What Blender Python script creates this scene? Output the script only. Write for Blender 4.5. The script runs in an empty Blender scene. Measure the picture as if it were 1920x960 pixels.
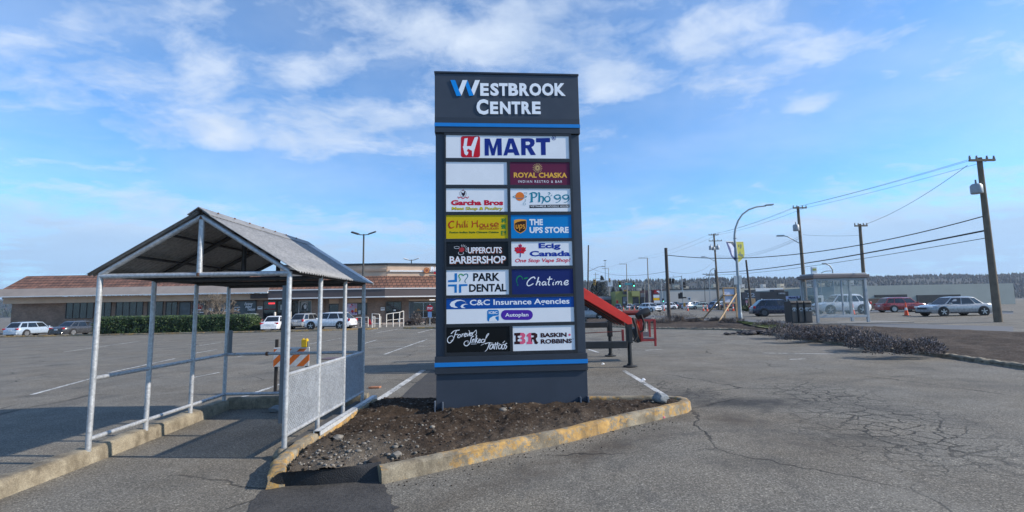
import bpy, bmesh, math, random
from mathutils import Vector, Matrix, noise
from mathutils.geometry import tessellate_polygon
R = math.radians
random.seed(7)
SC = bpy.context.scene
COL = SC.collection

# ------------------------------------------------------------------ camera
CAM_H, FPX, PITCH, ROLL = 1.65, 900.0, 6.03, 1.0
camd = bpy.data.cameras.new("camera"); cam = bpy.data.objects.new("camera", camd); COL.objects.link(cam)
camd.sensor_width = 36; camd.lens = 36*FPX/1920; camd.clip_start = .05; camd.clip_end = 6000
CM = Matrix.Rotation(R(90+PITCH), 4, 'X') @ Matrix.Rotation(R(-ROLL), 4, 'Z')
cam.matrix_world = Matrix.Translation((0, 0, CAM_H)) @ CM
SC.camera = cam

# ------------------------------------------------------------------ light
SUN_EL, SUN_AZ = 30.0, 97.0      # azimuth clockwise from +Y
sv = Vector((math.sin(R(SUN_AZ))*math.cos(R(SUN_EL)), math.cos(R(SUN_AZ))*math.cos(R(SUN_EL)), math.sin(R(SUN_EL))))
sl = bpy.data.lights.new("sun", 'SUN'); so = bpy.data.objects.new("sun", sl); COL.objects.link(so)
sl.energy = 5.0; sl.angle = R(.53); sl.color = (1, .92, .80)
so.rotation_euler = (-sv).to_track_quat('-Z', 'Y').to_euler(); so.location = (30, -10, 40)
SC.view_settings.view_transform = 'Standard'; SC.view_settings.look = 'None'
SC.view_settings.gamma = 1; SC.view_settings.exposure = 0.22; SC.view_settings.use_curve_mapping = False

class NG:
    """small node-graph helper"""
    def __init__(s, nt): s.nt = nt; s.L = nt.links
    def n(s, t, **kw):
        x = s.nt.nodes.new(t)
        for k, v in kw.items(): setattr(x, k, v)
        return x
    def put(s, sock, v):
        if isinstance(v, bpy.types.NodeSocket): s.L.new(v, sock)
        elif v is not None:
            if sock.type == 'RGBA' and isinstance(v, (tuple, list)) and len(v) == 3: v = (*v, 1)
            if sock.type == 'RGBA' and isinstance(v, (int, float)): v = (v, v, v, 1)
            sock.default_value = v
    def tc(s, w='Object'): return s.n('ShaderNodeTexCoord').outputs[w]
    def map(s, vec, scale=(1,1,1), rot=(0,0,0), loc=(0,0,0)):
        m = s.n('ShaderNodeMapping'); s.put(m.inputs['Vector'], vec)
        m.inputs['Scale'].default_value = scale; m.inputs['Rotation'].default_value = rot; m.inputs['Location'].default_value = loc
        return m.outputs[0]
    def noise(s, vec, scale, detail=3, rough=.5, dist=0, col=False):
        m = s.n('ShaderNodeTexNoise'); s.put(m.inputs['Vector'], vec); s.put(m.inputs['Scale'], scale)
        m.inputs['Detail'].default_value = detail; m.inputs['Roughness'].default_value = rough; m.inputs['Distortion'].default_value = dist
        return m.outputs['Color' if col else 'Fac']
    def voro(s, vec, scale, feat='F1', out='Distance', rnd=1):
        m = s.n('ShaderNodeTexVoronoi', feature=feat); s.put(m.inputs['Vector'], vec); s.put(m.inputs['Scale'], scale)
        m.inputs['Randomness'].default_value = rnd
        return m.outputs[out]
    def ramp(s, fac, *st, interp='LINEAR'):
        m = s.n('ShaderNodeValToRGB'); s.put(m.inputs[0], fac); cr = m.color_ramp; cr.interpolation = interp
        while len(cr.elements) < len(st): cr.elements.new(.5)
        for e, (p, c) in zip(cr.elements, st):
            e.position = p; e.color = (c, c, c, 1) if isinstance(c, (int, float)) else (*c[:3], 1)
        return m.outputs[0]
    def math(s, op, a, b=None, c=None, clamp=False):
        m = s.n('ShaderNodeMath', operation=op, use_clamp=clamp); s.put(m.inputs[0], a)
        if b is not None: s.put(m.inputs[1], b)
        if c is not None: s.put(m.inputs[2], c)
        return m.outputs[0]
    def vmath(s, op, a, b=None, out=0):
        m = s.n('ShaderNodeVectorMath', operation=op); s.put(m.inputs[0], a)
        if b is not None: s.put(m.inputs[1], b)
        return m.outputs[out]
    def mix(s, fac, a, b, blend='MIX'):
        m = s.n('ShaderNodeMix', data_type='RGBA', blend_type=blend); s.put(m.inputs[0], fac); s.put(m.inputs[6], a); s.put(m.inputs[7], b)
        return m.outputs[2]
    def sep(s, v):
        m = s.n('ShaderNodeSeparateXYZ'); s.put(m.inputs[0], v); return m.outputs
    def comb(s, x, y, z=0.0):
        m = s.n('ShaderNodeCombineXYZ'); s.put(m.inputs[0], x); s.put(m.inputs[1], y); s.put(m.inputs[2], z); return m.outputs[0]
    def bump(s, h, strength=.3, dist=.01, nrm=None):
        m = s.n('ShaderNodeBump'); s.put(m.inputs['Height'], h); m.inputs['Strength'].default_value = strength; m.inputs['Distance'].default_value = dist
        if nrm: s.put(m.inputs['Normal'], nrm)
        return m.outputs[0]
    def ell(s, xyz, cx, cy, rx, ry, rot=0, soft=.6):
        """0..1 soft ellipse in the ground plane"""
        x = s.math('SUBTRACT', xyz[0], cx); y = s.math('SUBTRACT', xyz[1], cy)
        c, q = math.cos(rot), math.sin(rot)
        u = s.math('ADD', s.math('MULTIPLY', x, c/rx), s.math('MULTIPLY', y, q/rx))
        v = s.math('ADD', s.math('MULTIPLY', x, -q/ry), s.math('MULTIPLY', y, c/ry))
        d = s.math('SQRT', s.math('ADD', s.math('MULTIPLY', u, u), s.math('MULTIPLY', v, v)))
        return s.math('DIVIDE', s.math('SUBTRACT', 1.0, d), soft, clamp=True)

def lin(r, g, b):
    f = lambda c: c/255/12.92 if c/255 <= .04045 else ((c/255+.055)/1.055)**2.4
    return (f(r), f(g), f(b))

# ------------------------------------------------------------------ world: Nishita sky with procedural cloud layers
W = bpy.data.worlds.new("World"); SC.world = W; W.use_nodes = True
g = NG(W.node_tree)
for n_ in list(W.node_tree.nodes): W.node_tree.nodes.remove(n_)
sky = g.n('ShaderNodeTexSky', sky_type='NISHITA', sun_disc=False)
sky.sun_elevation = R(SUN_EL); sky.sun_rotation = R(SUN_AZ); sky.air_density = 1.0; sky.dust_density = .35; sky.ozone_density = 2.2
hs = g.n('ShaderNodeHueSaturation'); hs.inputs['Saturation'].default_value = 1.0; hs.inputs['Value'].default_value = 1.0
g.L.new(sky.outputs[0], hs.inputs['Color'])
D = g.tc('Generated'); dx, dy, dz = g.sep(D)
az = g.math('ARCTAN2', dx, dy); el = g.math('ARCSINE', dz)
zz = g.math('ADD', g.math('MAXIMUM', dz, 0.0), .16)
P = g.comb(g.math('DIVIDE', dx, zz), g.math('DIVIDE', dy, zz))
warp = g.vmath('ADD', P, g.vmath('MULTIPLY', g.vmath('SUBTRACT', g.noise(P, 1.3, 4, .55, col=True), (.5, .5, .5)), (.55, .55, 0)))
Pp = g.map(warp, (1.0, 1.35, 1), (0, 0, R(12)), (3.1, 1.7, 0))
puffs = g.math('ADD', g.math('MULTIPLY', g.noise(Pp, 3.3, 9, .60), .74), g.math('MULTIPLY', g.noise(g.map(P, (1, 1, 1), (0, 0, 0), (5.2, 2.2, 0)), .9, 3, .5), .28))
wisps = g.noise(g.map(warp, (.7, 2.0, 1), (0, 0, R(-16)), (7.7, 4.2, 0)), 2.6, 8, .64, .5)
fine = g.noise(g.map(D, (7, 7, 16)), 2.0, 6, .6, .3)
def blob(px, py, rx, ry, k):
    """a cloud seen in one direction of the sky (azimuth, elevation)"""
    d = CM @ Vector(((px-960)/FPX, -(py-480)/FPX, -1)); d.normalize()
    a0, e0 = math.atan2(d.x, d.y), math.asin(d.z)
    u = g.math('DIVIDE', g.math('SUBTRACT', az, a0), rx/FPX*math.cos(math.atan((px-960)/FPX))**2)
    v = g.math('DIVIDE', g.math('SUBTRACT', el, e0), ry/FPX)
    r2 = g.math('ADD', g.math('MULTIPLY', u, u), g.math('MULTIPLY', v, v))
    return g.math('MULTIPLY', g.math('EXPONENT', g.math('MULTIPLY', r2, -1.0)), k)
acc = None
for b_ in ((1310, 70, 110, 36, .15), (1330, 155, 125, 30, .19), (1140, 150, 60, 34, .19), (1500, 115, 120, 34, .18), (1510, 195, 60, 20, .2),
           (560, 140, 110, 35, .14), (650, 265, 130, 22, .22), (440, 255, 120, 34, .20), (700, 212, 110, 18, .18), (800, 55, 160, 40, .14),
           (390, 130, 70, 50, .12), (1010, 60, 130, 40, .12), (880, 95, 110, 34, .12),
           (960, 345, 700, 26, -.14), (1300, 300, 260, 70, -.16), (520, 330, 220, 34, -.14), (430, 60, 90, 40, -.05), (600, 195, 120, 18, -.10),
           (560, 480, 420, 34, .22), (1330, 478, 430, 36, .26), (1700, 440, 300, 50, .18), (200, 440, 300, 50, .18), (1210, 415, 50, 8, .16), (1545, 418, 45, 9, .16), (720, 420, 110, 12, .12)):
    acc = blob(*b_) if acc is None else g.math('ADD', acc, blob(*b_))
horiz = g.ramp(dz, (0, .42), (.05, .26), (.11, .15), (.2, 0.0))
dens = g.math('ADD', g.math('ADD', g.math('MULTIPLY', puffs, 1.0), acc), g.math('ADD', horiz, g.math('MULTIPLY', g.math('SUBTRACT', fine, .5), .34)))
cov = g.ramp(dens, (.455, 0.0), (.56, .30), (.68, .64), (.86, .92))
wcov = g.math('MULTIPLY', g.ramp(wisps, (.48, 0.0), (.78, .42)), g.ramp(dz, (.1, .35), (.4, 1.0)))
veil = g.ramp(g.noise(g.map(P, (1, 1, 1), (0, 0, 0), (2.1, 8.3, 0)), 1.1, 5, .6), (.35, .04), (.7, .30))
allc = g.math('MULTIPLY', g.math('MAXIMUM', g.math('MAXIMUM', cov, wcov), veil), g.ramp(dy, (.30, .70), (.42, 1.0)))
up = g.ramp(dz, (.0, lin(148, 182, 228)), (.12, lin(178, 206, 238)), (.22, lin(228, 238, 252)), (.45, lin(226, 238, 254)))
grey = g.noise(g.map(Pp, (1, 1, 1), (0, 0, 0), (.09, .16, 0)), 1.9, 6, .55)
cloudc = g.mix(g.ramp(grey, (.42, 0), (.72, .55)), up, lin(168, 194, 228))
bg = g.n('ShaderNodeBackground'); bg.inputs['Strength'].default_value = .128
cc = g.mix(1.0, cloudc, (7.2, 7.2, 7.2), 'MULTIPLY')
skyc = g.mix(1.0, hs.outputs[0], (.67, 1.13, 1.51), 'MULTIPLY')
g.L.new(g.mix(allc, skyc, cc), bg.inputs['Color'])
g.L.new(bg.outputs[0], g.n('ShaderNodeOutputWorld').inputs['Surface'])

# ------------------------------------------------------------------ where things stand
def gz(x): return .75*math.tanh(x/60)             # the lot rises gently to the right
def ray(px, py): return (CM @ Vector(((px-960)/FPX, -(py-480)/FPX, -1, 0))).to_3d()
def G(px, py, h=0.0):
    d = ray(px, py); z = h
    for _ in range(12):
        t = (z-CAM_H)/d.z; z = h+gz(d.x*t)
    return Vector((d.x*t, d.y*t, z))
def At(px, py, Y):
    d = ray(px, py); return Vector((0, 0, CAM_H))+d*(Y/d.y)
def Pl(px, py, o, nrm):
    d = ray(px, py); c = Vector((0, 0, CAM_H)); return c+d*((o-c).dot(nrm)/d.dot(nrm))

# ------------------------------------------------------------------ materials
MATS = {}
def newmat(name):
    m = bpy.data.materials.new(name); m.use_nodes = True; nt = m.node_tree
    bs = nt.nodes['Principled BSDF']; return m, NG(nt), bs
def mat(name, c, rough=.6, metal=0, var=.12, scale=6, bump=0, bscale=60, spec=.5, coat=0, fine=0):
    """painted / plain surface with slight mottling"""
    if name in MATS: return MATS[name]
    m, n, b = newmat(name)
    t = n.tc()
    f = n.noise(t, scale, 5, .6)
    lo = tuple(x*(1-var) for x in c); hi = tuple(min(1, x*(1+var)) for x in c)
    colr = n.ramp(f, (.3, lo), (.7, hi))
    if fine: colr = n.mix(fine, colr, n.ramp(n.noise(t, scale*14, 2), (.3, tuple(x*.4 for x in c)), (.7, tuple(min(1, x*1.5) for x in c))))
    n.put(b.inputs['Base Color'], colr)
    n.put(b.inputs['Roughness'], n.ramp(f, (.3, max(0, rough-.07)), (.7, min(1, rough+.07))))
    b.inputs['Metallic'].default_value = metal; b.inputs['Specular IOR Level'].default_value = spec; b.inputs['Coat Weight'].default_value = coat
    b.inputs['Coat Roughness'].default_value = .08
    if bump: n.put(b.inputs['Normal'], n.bump(n.noise(t, bscale, 4), bump, .01))
    MATS[name] = m; return m
def emat(name, c, s):
    if name in MATS: return MATS[name]
    m, n, b = newmat(name); b.inputs['Base Color'].default_value = (*c, 1); b.inputs['Emission Color'].default_value = (*c, 1); b.inputs['Emission Strength'].default_value = s
    MATS[name] = m; return m
def glass(name, c, rough=.05, alpha=None):
    if name in MATS: return MATS[name]
    m, n, b = newmat(name); b.inputs['Base Color'].default_value = (*c, 1); b.inputs['Roughness'].default_value = rough; b.inputs['Specular IOR Level'].default_value = .8
    if alpha: b.inputs['Alpha'].default_value = alpha
    else: n.put(b.inputs['Base Color'], n.ramp(n.noise(n.tc(), 1.2, 4), (.35, tuple(x*.5 for x in c)), (.7, tuple(x*2 for x in c))))
    MATS[name] = m; return m

# ------------------------------------------------------------------ mesh builder
class MB:
    def __init__(s): s.v = []; s.f = []; s.mi = []; s.k = 0
    def mat(s, k): s.k = k; return s
    def add(s, vs, fs):
        o = len(s.v); s.v += [tuple(v) for v in vs]; s.f += [tuple(o+i for i in f) for f in fs]; s.mi += [s.k]*len(fs); return s
    def box(s, c, d, M=None, taper=1.0):
        x, y, z = (a/2 for a in d); c = Vector(c); vs = []
        for sz in (-1, 1):
            q = taper if sz > 0 else 1
            for sx, sy in ((-1, -1), (1, -1), (1, 1), (-1, 1)):
                p = Vector((sx*x*q, sy*y*q, sz*z)); vs.append(c+(M @ p if M else p))
        return s.add(vs, [(3, 2, 1, 0), (4, 5, 6, 7), (0, 1, 5, 4), (1, 2, 6, 5), (2, 3, 7, 6), (3, 0, 4, 7)])
    def box2(s, a, b): return s.box([(p+q)/2 for p, q in zip(a, b)], [abs(p-q) for p, q in zip(a, b)])
    def tube(s, pts, r, n=10, cap=True):
        pts = [Vector(p) for p in pts]; rs = r if isinstance(r, (list, tuple)) else [r]*len(pts)
        vs = []; prev = None
        for i, p in enumerate(pts):
            t = (pts[min(i+1, len(pts)-1)]-pts[max(i-1, 0)]).normalized()
            if prev is None:
                a = Vector((0, 0, 1)) if abs(t.z) < .9 else Vector((1, 0, 0)); u = t.cross(a).normalized()
            else: u = (prev-t*prev.dot(t)).normalized()
            prev = u; w = t.cross(u)
            for k in range(n):
                an = 2*math.pi*k/n; vs.append(p+(u*math.cos(an)+w*math.sin(an))*rs[i])
        fs = [(i*n+k, i*n+(k+1) % n, (i+1)*n+(k+1) % n, (i+1)*n+k) for i in range(len(pts)-1) for k in range(n)]
        if cap: fs += [tuple(range(n))[::-1], tuple((len(pts)-1)*n+k for k in range(n))]
        return s.add(vs, fs)
    def lathe(s, prof, n=16, c=(0, 0, 0), M=None):
        c = Vector(c); vs = []
        for r, z in prof:
            for k in range(n):
                a = 2*math.pi*k/n; p = Vector((r*math.cos(a), r*math.sin(a), z)); vs.append(c+(M @ p if M else p))
        m = len(prof)
        fs = [(i*n+k, i*n+(k+1) % n, (i+1)*n+(k+1) % n, (i+1)*n+k) for i in range(m-1) for k in range(n)]
        fs += [tuple(range(n))[::-1], tuple((m-1)*n+k for k in range(n))]
        return s.add(vs, fs)
    def prism(s, poly, vec):
        """polygon (3-D points) extruded along vec"""
        n = len(poly); vec = Vector(vec); vs = [Vector(p) for p in poly]; vs += [p+vec for p in vs]
        tri = tessellate_polygon([[Vector(p) for p in poly]])
        fs = [tuple(t) for t in tri]+[tuple(i+n for i in t[::-1]) for t in tri]
        fs += [(i, (i+1) % n, n+(i+1) % n, n+i) for i in range(n)]
        return s.add(vs, fs)
    def grid(s, fn, nu, nv):
        vs = [fn(i/nu, j/nv) for j in range(nv+1) for i in range(nu+1)]
        return s.add(vs, [(j*(nu+1)+i, j*(nu+1)+i+1, (j+1)*(nu+1)+i+1, (j+1)*(nu+1)+i) for j in range(nv) for i in range(nu)])
    def blob(s, c, r, seed=0, amp=.25, sub=2, sq=(1, 1, 1)):
        bm = bmesh.new(); bmesh.ops.create_icosphere(bm, subdivisions=sub, radius=1); c = Vector(c)
        vs = []
        for v in bm.verts:
            k = 1+amp*noise.noise(v.co*1.7+Vector((seed*3.1, seed*1.3, seed)))+amp*.4*noise.noise(v.co*5+Vector((seed, 0, 0)))
            vs.append(c+Vector((v.co.x*sq[0], v.co.y*sq[1], v.co.z*sq[2]))*r*k)
        fs = [tuple(v.index for v in f.verts) for f in bm.faces]; bm.free(); return s.add(vs, fs)
    def build(s, name, m, parent=None, smooth=None, bev=0, normals=False):
        me = bpy.data.meshes.new(name); me.from_pydata(s.v, [], s.f)
        for q in (m if isinstance(m, (list, tuple)) else [m]): me.materials.append(q)
        if max(s.mi or [0]) > 0: me.polygons.foreach_set('material_index', s.mi)
        if normals:
            bm = bmesh.new(); bm.from_mesh(me); bmesh.ops.recalc_face_normals(bm, faces=bm.faces); bm.to_mesh(me); bm.free()
        if smooth is not None:
            me.shade_smooth()
            if smooth < 180: me.set_sharp_from_angle(angle=R(smooth))
        me.update()
        o = bpy.data.objects.new(name, me); COL.objects.link(o)
        if parent: o.parent = parent
        if bev:
            b = o.modifiers.new("bevel", 'BEVEL'); b.width = bev; b.segments = 2; b.limit_method = 'ANGLE'; b.angle_limit = R(40)
        return o

def tag(o, label=None, cat=None, group=None, kind=None):
    for k, v in (('label', label), ('category', cat), ('group', group), ('kind', kind)):
        if v: o[k] = v
    return o
def thing(name, loc, rz, label, cat, group=None):
    o = bpy.data.objects.new(name, None); COL.objects.link(o); o.location = loc; o.rotation_euler = (0, 0, rz); o.empty_display_size = .2
    return tag(o, label, cat, group)
def kids(o): return [c for c in COL.objects if c.parent == o]
def dup(o, parent=None):
    c = o.copy(); COL.objects.link(c)
    if parent: c.parent = parent
    for ch in kids(o): dup(ch, c)
    return c

# text and flat graphics: all laid on a local plane (u right, w up, out = towards the viewer, i.e. -Y)
_tc = {}
def text_shape(body, bold=0, shear=0, space=1.0, res=3):
    key = (body, bold, shear, space)
    if key in _tc: return _tc[key]
    c = bpy.data.curves.new('t', 'FONT'); c.body = body; c.offset = bold; c.shear = shear; c.space_character = space; c.resolution_u = res; c.fill_mode = 'FRONT'
    o = bpy.data.objects.new('t', c); COL.objects.link(o)
    dg = bpy.context.evaluated_depsgraph_get(); me = bpy.data.meshes.new_from_object(o.evaluated_get(dg))
    vs = [tuple(v.co[:2]) for v in me.vertices]; fs = [tuple(p.vertices) for p in me.polygons]
    es = {}
    for p in me.polygons:
        for a, b in zip(p.vertices, list(p.vertices)[1:]+[p.vertices[0]]):
            es[(a, b)] = 1
    edge = [e for e in es if (e[1], e[0]) not in es]
    bpy.data.objects.remove(o); bpy.data.curves.remove(c); bpy.data.meshes.remove(me)
    _tc[key] = (vs, fs, edge); return _tc[key]
def text(mb, body, u0, w0, u1, w1, out=0.0, thick=0.0, bold=0, shear=0, space=1.0, slope=0.0):
    if set(body) <= set('- '):      # a line too small to read in the photo: a broken bar of word-length dashes
        n = len(body); k = 0
        for word in body.split(' '):
            a = u0+(u1-u0)*k/n; b = u0+(u1-u0)*(k+len(word))/n; mb.add([(a, -out, w0), (b, -out, w0), (b, -out, w1), (a, -out, w1)], [(0, 1, 2, 3)]); k += len(word)+1
        return mb
    
    """lettering fitted into the rectangle u0..u1, w0..w1; slope lifts it along u"""
    vs, fs, edge = text_shape(body, bold, shear, space)
    xs = [v[0] for v in vs]; ys = [v[1] for v in vs]; ax, bx, ay, by = min(xs), max(xs), min(ys), max(ys)
    q = [(u0+(x-ax)/(bx-ax)*(u1-u0), w0+(y-ay)/(by-ay)*(w1-w0)+slope*(x-ax)/(bx-ax)) for x, y in vs]
    if thick:
        n = len(q)
        V = [(u, -(out+thick), w) for u, w in q]+[(u, -out, w) for u, w in q]
        F = fs+[(a, a+n, b+n, b) for a, b in edge]
        mb.add(V, F)
    else: mb.add([(u, -out, w) for u, w in q], fs)
    return mb
def poly(mb, pts, out=0.0, thick=0.0):
    tri = tessellate_polygon([[Vector((u, w, 0)) for u, w in pts]])
    fs = []
    for t in tri:
        a, b, c = (Vector(pts[i]) for i in t)
        cr = (b.x-a.x)*(c.y-a.y)-(b.y-a.y)*(c.x-a.x)
        fs.append(tuple(t) if cr > 0 else tuple(t[::-1]))
    if thick:
        n = len(pts); mb.add([(u, -(out+thick), w) for u, w in pts]+[(u, -out, w) for u, w in pts], fs+[(i, (i+1) % n, n+(i+1) % n, n+i) for i in range(n)])
    else: mb.add([(u, -out, w) for u, w in pts], fs)
    return mb
def smooth_path(p, k=5):
    if len(p) < 3: return [Vector(q[:2]) for q in p]
    P = [Vector(q[:2]) for q in p]; P = [P[0]*2-P[1]]+P+[P[-1]*2-P[-2]]; o = []
    for i in range(1, len(P)-2):
        a, b, c, d = P[i-1:i+3]
        for j in range(k):
            t = j/k; o.append(.5*((2*b)+(c-a)*t+(2*a-5*b+4*c-d)*t*t+(3*b-a-3*c+d)*t**3))
    o.append(P[-2]); return o
_so = [0]
def stroke(mb, pts, w0, w1=None, wm=None, out=0.0, conv=None, curve=True):
    """brush stroke of varying width through points; conv maps a point to (u, w)"""
    w1 = w0 if w1 is None else w1; wm = (w0+w1)/2 if wm is None else wm
    q = [conv(*p) if conv else p for p in pts]
    q = smooth_path(q) if curve else [Vector(p) for p in q]
    _so[0] = (_so[0]+1) % 12; o = out+.00012*_so[0]
    V = []; n = len(q)
    for i, p in enumerate(q):
        t = (q[min(i+1, n-1)]-q[max(i-1, 0)]); t = t.normalized() if t.length > 1e-9 else Vector((1, 0)); nn = Vector((-t.y, t.x))
        s = i/(n-1) if n > 1 else 0; w = (1-2*s)*w0+2*s*wm if s < .5 else (2-2*s)*wm+(2*s-1)*w1
        V += [p+nn*w/2, p-nn*w/2]
    mb.add([(a.x, -o, a.y) for a in V], [(2*i, 2*i+1, 2*i+3, 2*i+2) for i in range(n-1)]); return mb
def disc_pts(u, w, ru, rw=None, n=24, a0=0, a1=2*math.pi):
    rw = rw or ru; return [(u+ru*math.cos(a0+(a1-a0)*i/n), w+rw*math.sin(a0+(a1-a0)*i/n)) for i in range(n if a1-a0 > 6.28 else n+1)]
def rrect(u0, w0, u1, w1, r, n=5):
    o = []
    for cx, cy, a in ((u1-r, w1-r, 0), (u0+r, w1-r, 90), (u0+r, w0+r, 180), (u1-r, w0+r, 270)):
        o += [(cx+r*math.cos(R(a+90*i/n)), cy+r*math.sin(R(a+90*i/n))) for i in range(n+1)]
    return o

# ------------------------------------------------------------------ ground
def asphalt_mat():
    m, n, b = newmat('asphalt'); t = n.tc(); xyz = n.sep(t)
    big = n.noise(t, .16, 5, .6); mid = n.noise(t, 1.1, 6, .62)
    base = n.ramp(big, (.34, (.126, .115, .096)), (.5, (.158, .144, .121)), (.66, (.190, .174, .146)))
    col = n.mix(.5, base, n.ramp(mid, (.3, (.094, .086, .072)), (.5, (.154, .141, .119)), (.72, (.218, .201, .168))))
    # aggregate
    agg = n.voro(t, 95, out='Color'); sp = n.sep(agg)[0]
    aggc = n.ramp(sp, (.0, .35), (.45, .85), (.8, 1.2), (1, 2.4))
    fine = n.noise(t, 55, 4, .7)
    col = n.mix(.62, col, n.mix(1, col, aggc, 'MULTIPLY'))
    col = n.mix(1, col, n.ramp(fine, (.3, .48), (.5, 1.0), (.7, 1.5)), 'MULTIPLY')
    warm = n.mix(n.ramp(n.noise(t, .45, 5, .6), (.42, 0), (.72, .8)), (1, 1, 1), (1.08, 1.0, .90))
    col = n.mix(1, col, warm, 'MULTIPLY')
    # meandering cracks
    wv = n.vmath('ADD', t, n.vmath('MULTIPLY', n.noise(t, 1.6, 4, .6, col=True), (.5, .5, 0)))
    cr = n.voro(wv, .30, 'DISTANCE_TO_EDGE')
    crk = n.math('MULTIPLY', n.ramp(cr, (.0015, 1), (.0065, 0)), n.ramp(n.noise(t, .5, 3), (.46, 0), (.6, 1)))
    # alligator cracking where the lot is breaking up
    wv2 = n.vmath('ADD', t, n.vmath('MULTIPLY', n.noise(t, 5, 4, .65, col=True), (.22, .22, 0)))
    al = n.voro(n.map(wv2, (1, 1.25, 1)), 3.1, 'DISTANCE_TO_EDGE')
    al2 = n.voro(wv2, 7.5, 'DISTANCE_TO_EDGE')
    z1 = n.ell(xyz, 4.75, 6.3, 1.5, 2.6, R(-24), .7); z2 = n.ell(xyz, 2.9, 9.5, 1.1, 3.2, R(20), .8); z3 = n.ell(xyz, 5.2, 8.4, 1.3, 2.0, R(-10), .8)
    zone = n.math('MAXIMUM', z1, n.math('MAXIMUM', n.math('MULTIPLY', z2, .75), z3))
    zone = n.math('MULTIPLY', zone, n.ramp(n.noise(t, 1.1, 4), (.30, .35), (.48, 1)))
    cracks = n.math('MULTIPLY', n.math('MAXIMUM', n.ramp(al, (.012, 1), (.06, 0)), n.math('MULTIPLY', n.ramp(al2, (.01, .7), (.07, 0)), n.ramp(n.noise(t, 2.2, 3), (.48, 0), (.6, 1)))), zone)
    crk = n.math('MAXIMUM', crk, cracks)
    # soil tracked off the island, oily stains, old tyre scuffs
    nz = n.noise(t, 2.4, 7, .68)
    soil = n.math('MAXIMUM', n.ell(xyz, 2.95, 6.9, 1.7, .85, R(-18), .9), n.math('MAXIMUM', n.ell(xyz, .8, 5.5, 2.9, .34, R(38.5), .8), n.math('MULTIPLY', n.ell(xyz, 3.4, 5.7, 1.1, .8, R(-35), .9), .7)))
    soil = n.math('MULTIPLY', soil, n.ramp(nz, (.34, .15), (.6, 1)))
    col = n.mix(n.math('MULTIPLY', soil, .8), col, (.062, .047, .034))
    wet = n.math('MULTIPLY', n.math('MAXIMUM', n.ell(xyz, 3.75, 7.95, 1.35, .55, R(-8), .7), n.math('MULTIPLY', n.ell(xyz, 3.1, 8.6, .8, 1.0, R(20), .8), .6)), n.ramp(n.noise(t, 2.6, 6, .65), (.32, .25), (.5, 1)))
    col = n.mix(n.math('MULTIPLY', wet, .85), col, (.030, .029, .029))
    scf = n.noise(n.map(t, (1.4, .55, 1), (0, 0, R(28))), 1.0, 6, .7)
    scuff = n.math('MULTIPLY', n.ramp(scf, (.54, 0), (.66, 1)), n.math('MAXIMUM', n.ell(xyz, .5, 4.2, 1.7, 1.9, 0, .8), n.math('MULTIPLY', n.ramp(big, (.45, 0), (.6, 1)), .5)))
    col = n.mix(n.math('MULTIPLY', scuff, .6), col, (.05, .05, .052))
    def arc(cx, cy, rx, ry, w, rot=0):
        x = n.math('SUBTRACT', xyz[0], cx); y = n.math('SUBTRACT', xyz[1], cy); c, q = math.cos(rot), math.sin(rot)
        u = n.math('ADD', n.math('MULTIPLY', x, c/rx), n.math('MULTIPLY', y, q/rx)); v = n.math('ADD', n.math('MULTIPLY', x, -q/ry), n.math('MULTIPLY', y, c/ry))
        d = n.math('SQRT', n.math('ADD', n.math('MULTIPLY', u, u), n.math('MULTIPLY', v, v)))
        return n.math('SUBTRACT', 1.0, n.math('DIVIDE', n.math('ABSOLUTE', n.math('SUBTRACT', d, 1.0)), w), clamp=True)
    tyre = n.math('MAXIMUM', arc(2.6, 4.6, 1.95, 1.7, .06), n.math('MAXIMUM', arc(2.9, 4.4, 1.95, 1.9, .05), n.math('MAXIMUM', arc(9, 3.5, 8.2, 7.6, .018), n.math('MAXIMUM', arc(9.4, 3.3, 7.0, 6.9, .018), arc(-6, 16, 9, 3, .03)))))
    tyre = n.math('MULTIPLY', tyre, n.ramp(n.noise(t, 1.7, 7, .75), (.44, 0), (.62, 1)))
    col = n.mix(n.math('MULTIPLY', tyre, .6), col, (.050, .047, .044))
    pale = n.ramp(n.noise(n.map(t, (1, .6, 1), (0, 0, R(30))), .85, 6, .7), (.56, 0), (.74, .5)); col = n.mix(pale, col, (.24, .222, .19))
    stain = n.ramp(n.noise(t, .62, 3, .5), (.58, 0), (.72, .5))
    col = n.mix(stain, col, (.055, .053, .05))
    col = n.mix(n.math('MULTIPLY', crk, .88), col, (.012, .011, .010))
    n.put(b.inputs['Base Color'], col); b.inputs['Roughness'].default_value = .88; b.inputs['Specular IOR Level'].default_value = .3
    h = n.math('ADD', n.math('MULTIPLY', sp, .35), n.math('ADD', n.math('MULTIPLY', fine, .9), n.math('MULTIPLY', crk, -2.2)))
    n.put(b.inputs['Normal'], n.bump(h, .55, .006))
    return m
MATS['asphalt'] = asphalt_mat()
xs = [-1700, -900, -400, -200, -150]+[-120+6*i for i in range(10)]+[-60+3*i for i in range(14)]+[-20+i for i in range(41)]+[22+3*i for i in range(13)]+[62+6*i for i in range(10)]+[150, 200, 400, 900, 1700]
ys = [-30, -10, 0, 5, 10, 20, 40, 80, 160, 400, 800, 1200]
mb = MB(); mb.add([(x, y, gz(x)) for y in ys for x in xs], [(j*len(xs)+i, j*len(xs)+i+1, (j+1)*len(xs)+i+1, (j+1)*len(xs)+i) for j in range(len(ys)-1) for i in range(len(xs)-1)])
tag(mb.build('ground', MATS['asphalt'], smooth=180), kind='structure')

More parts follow.
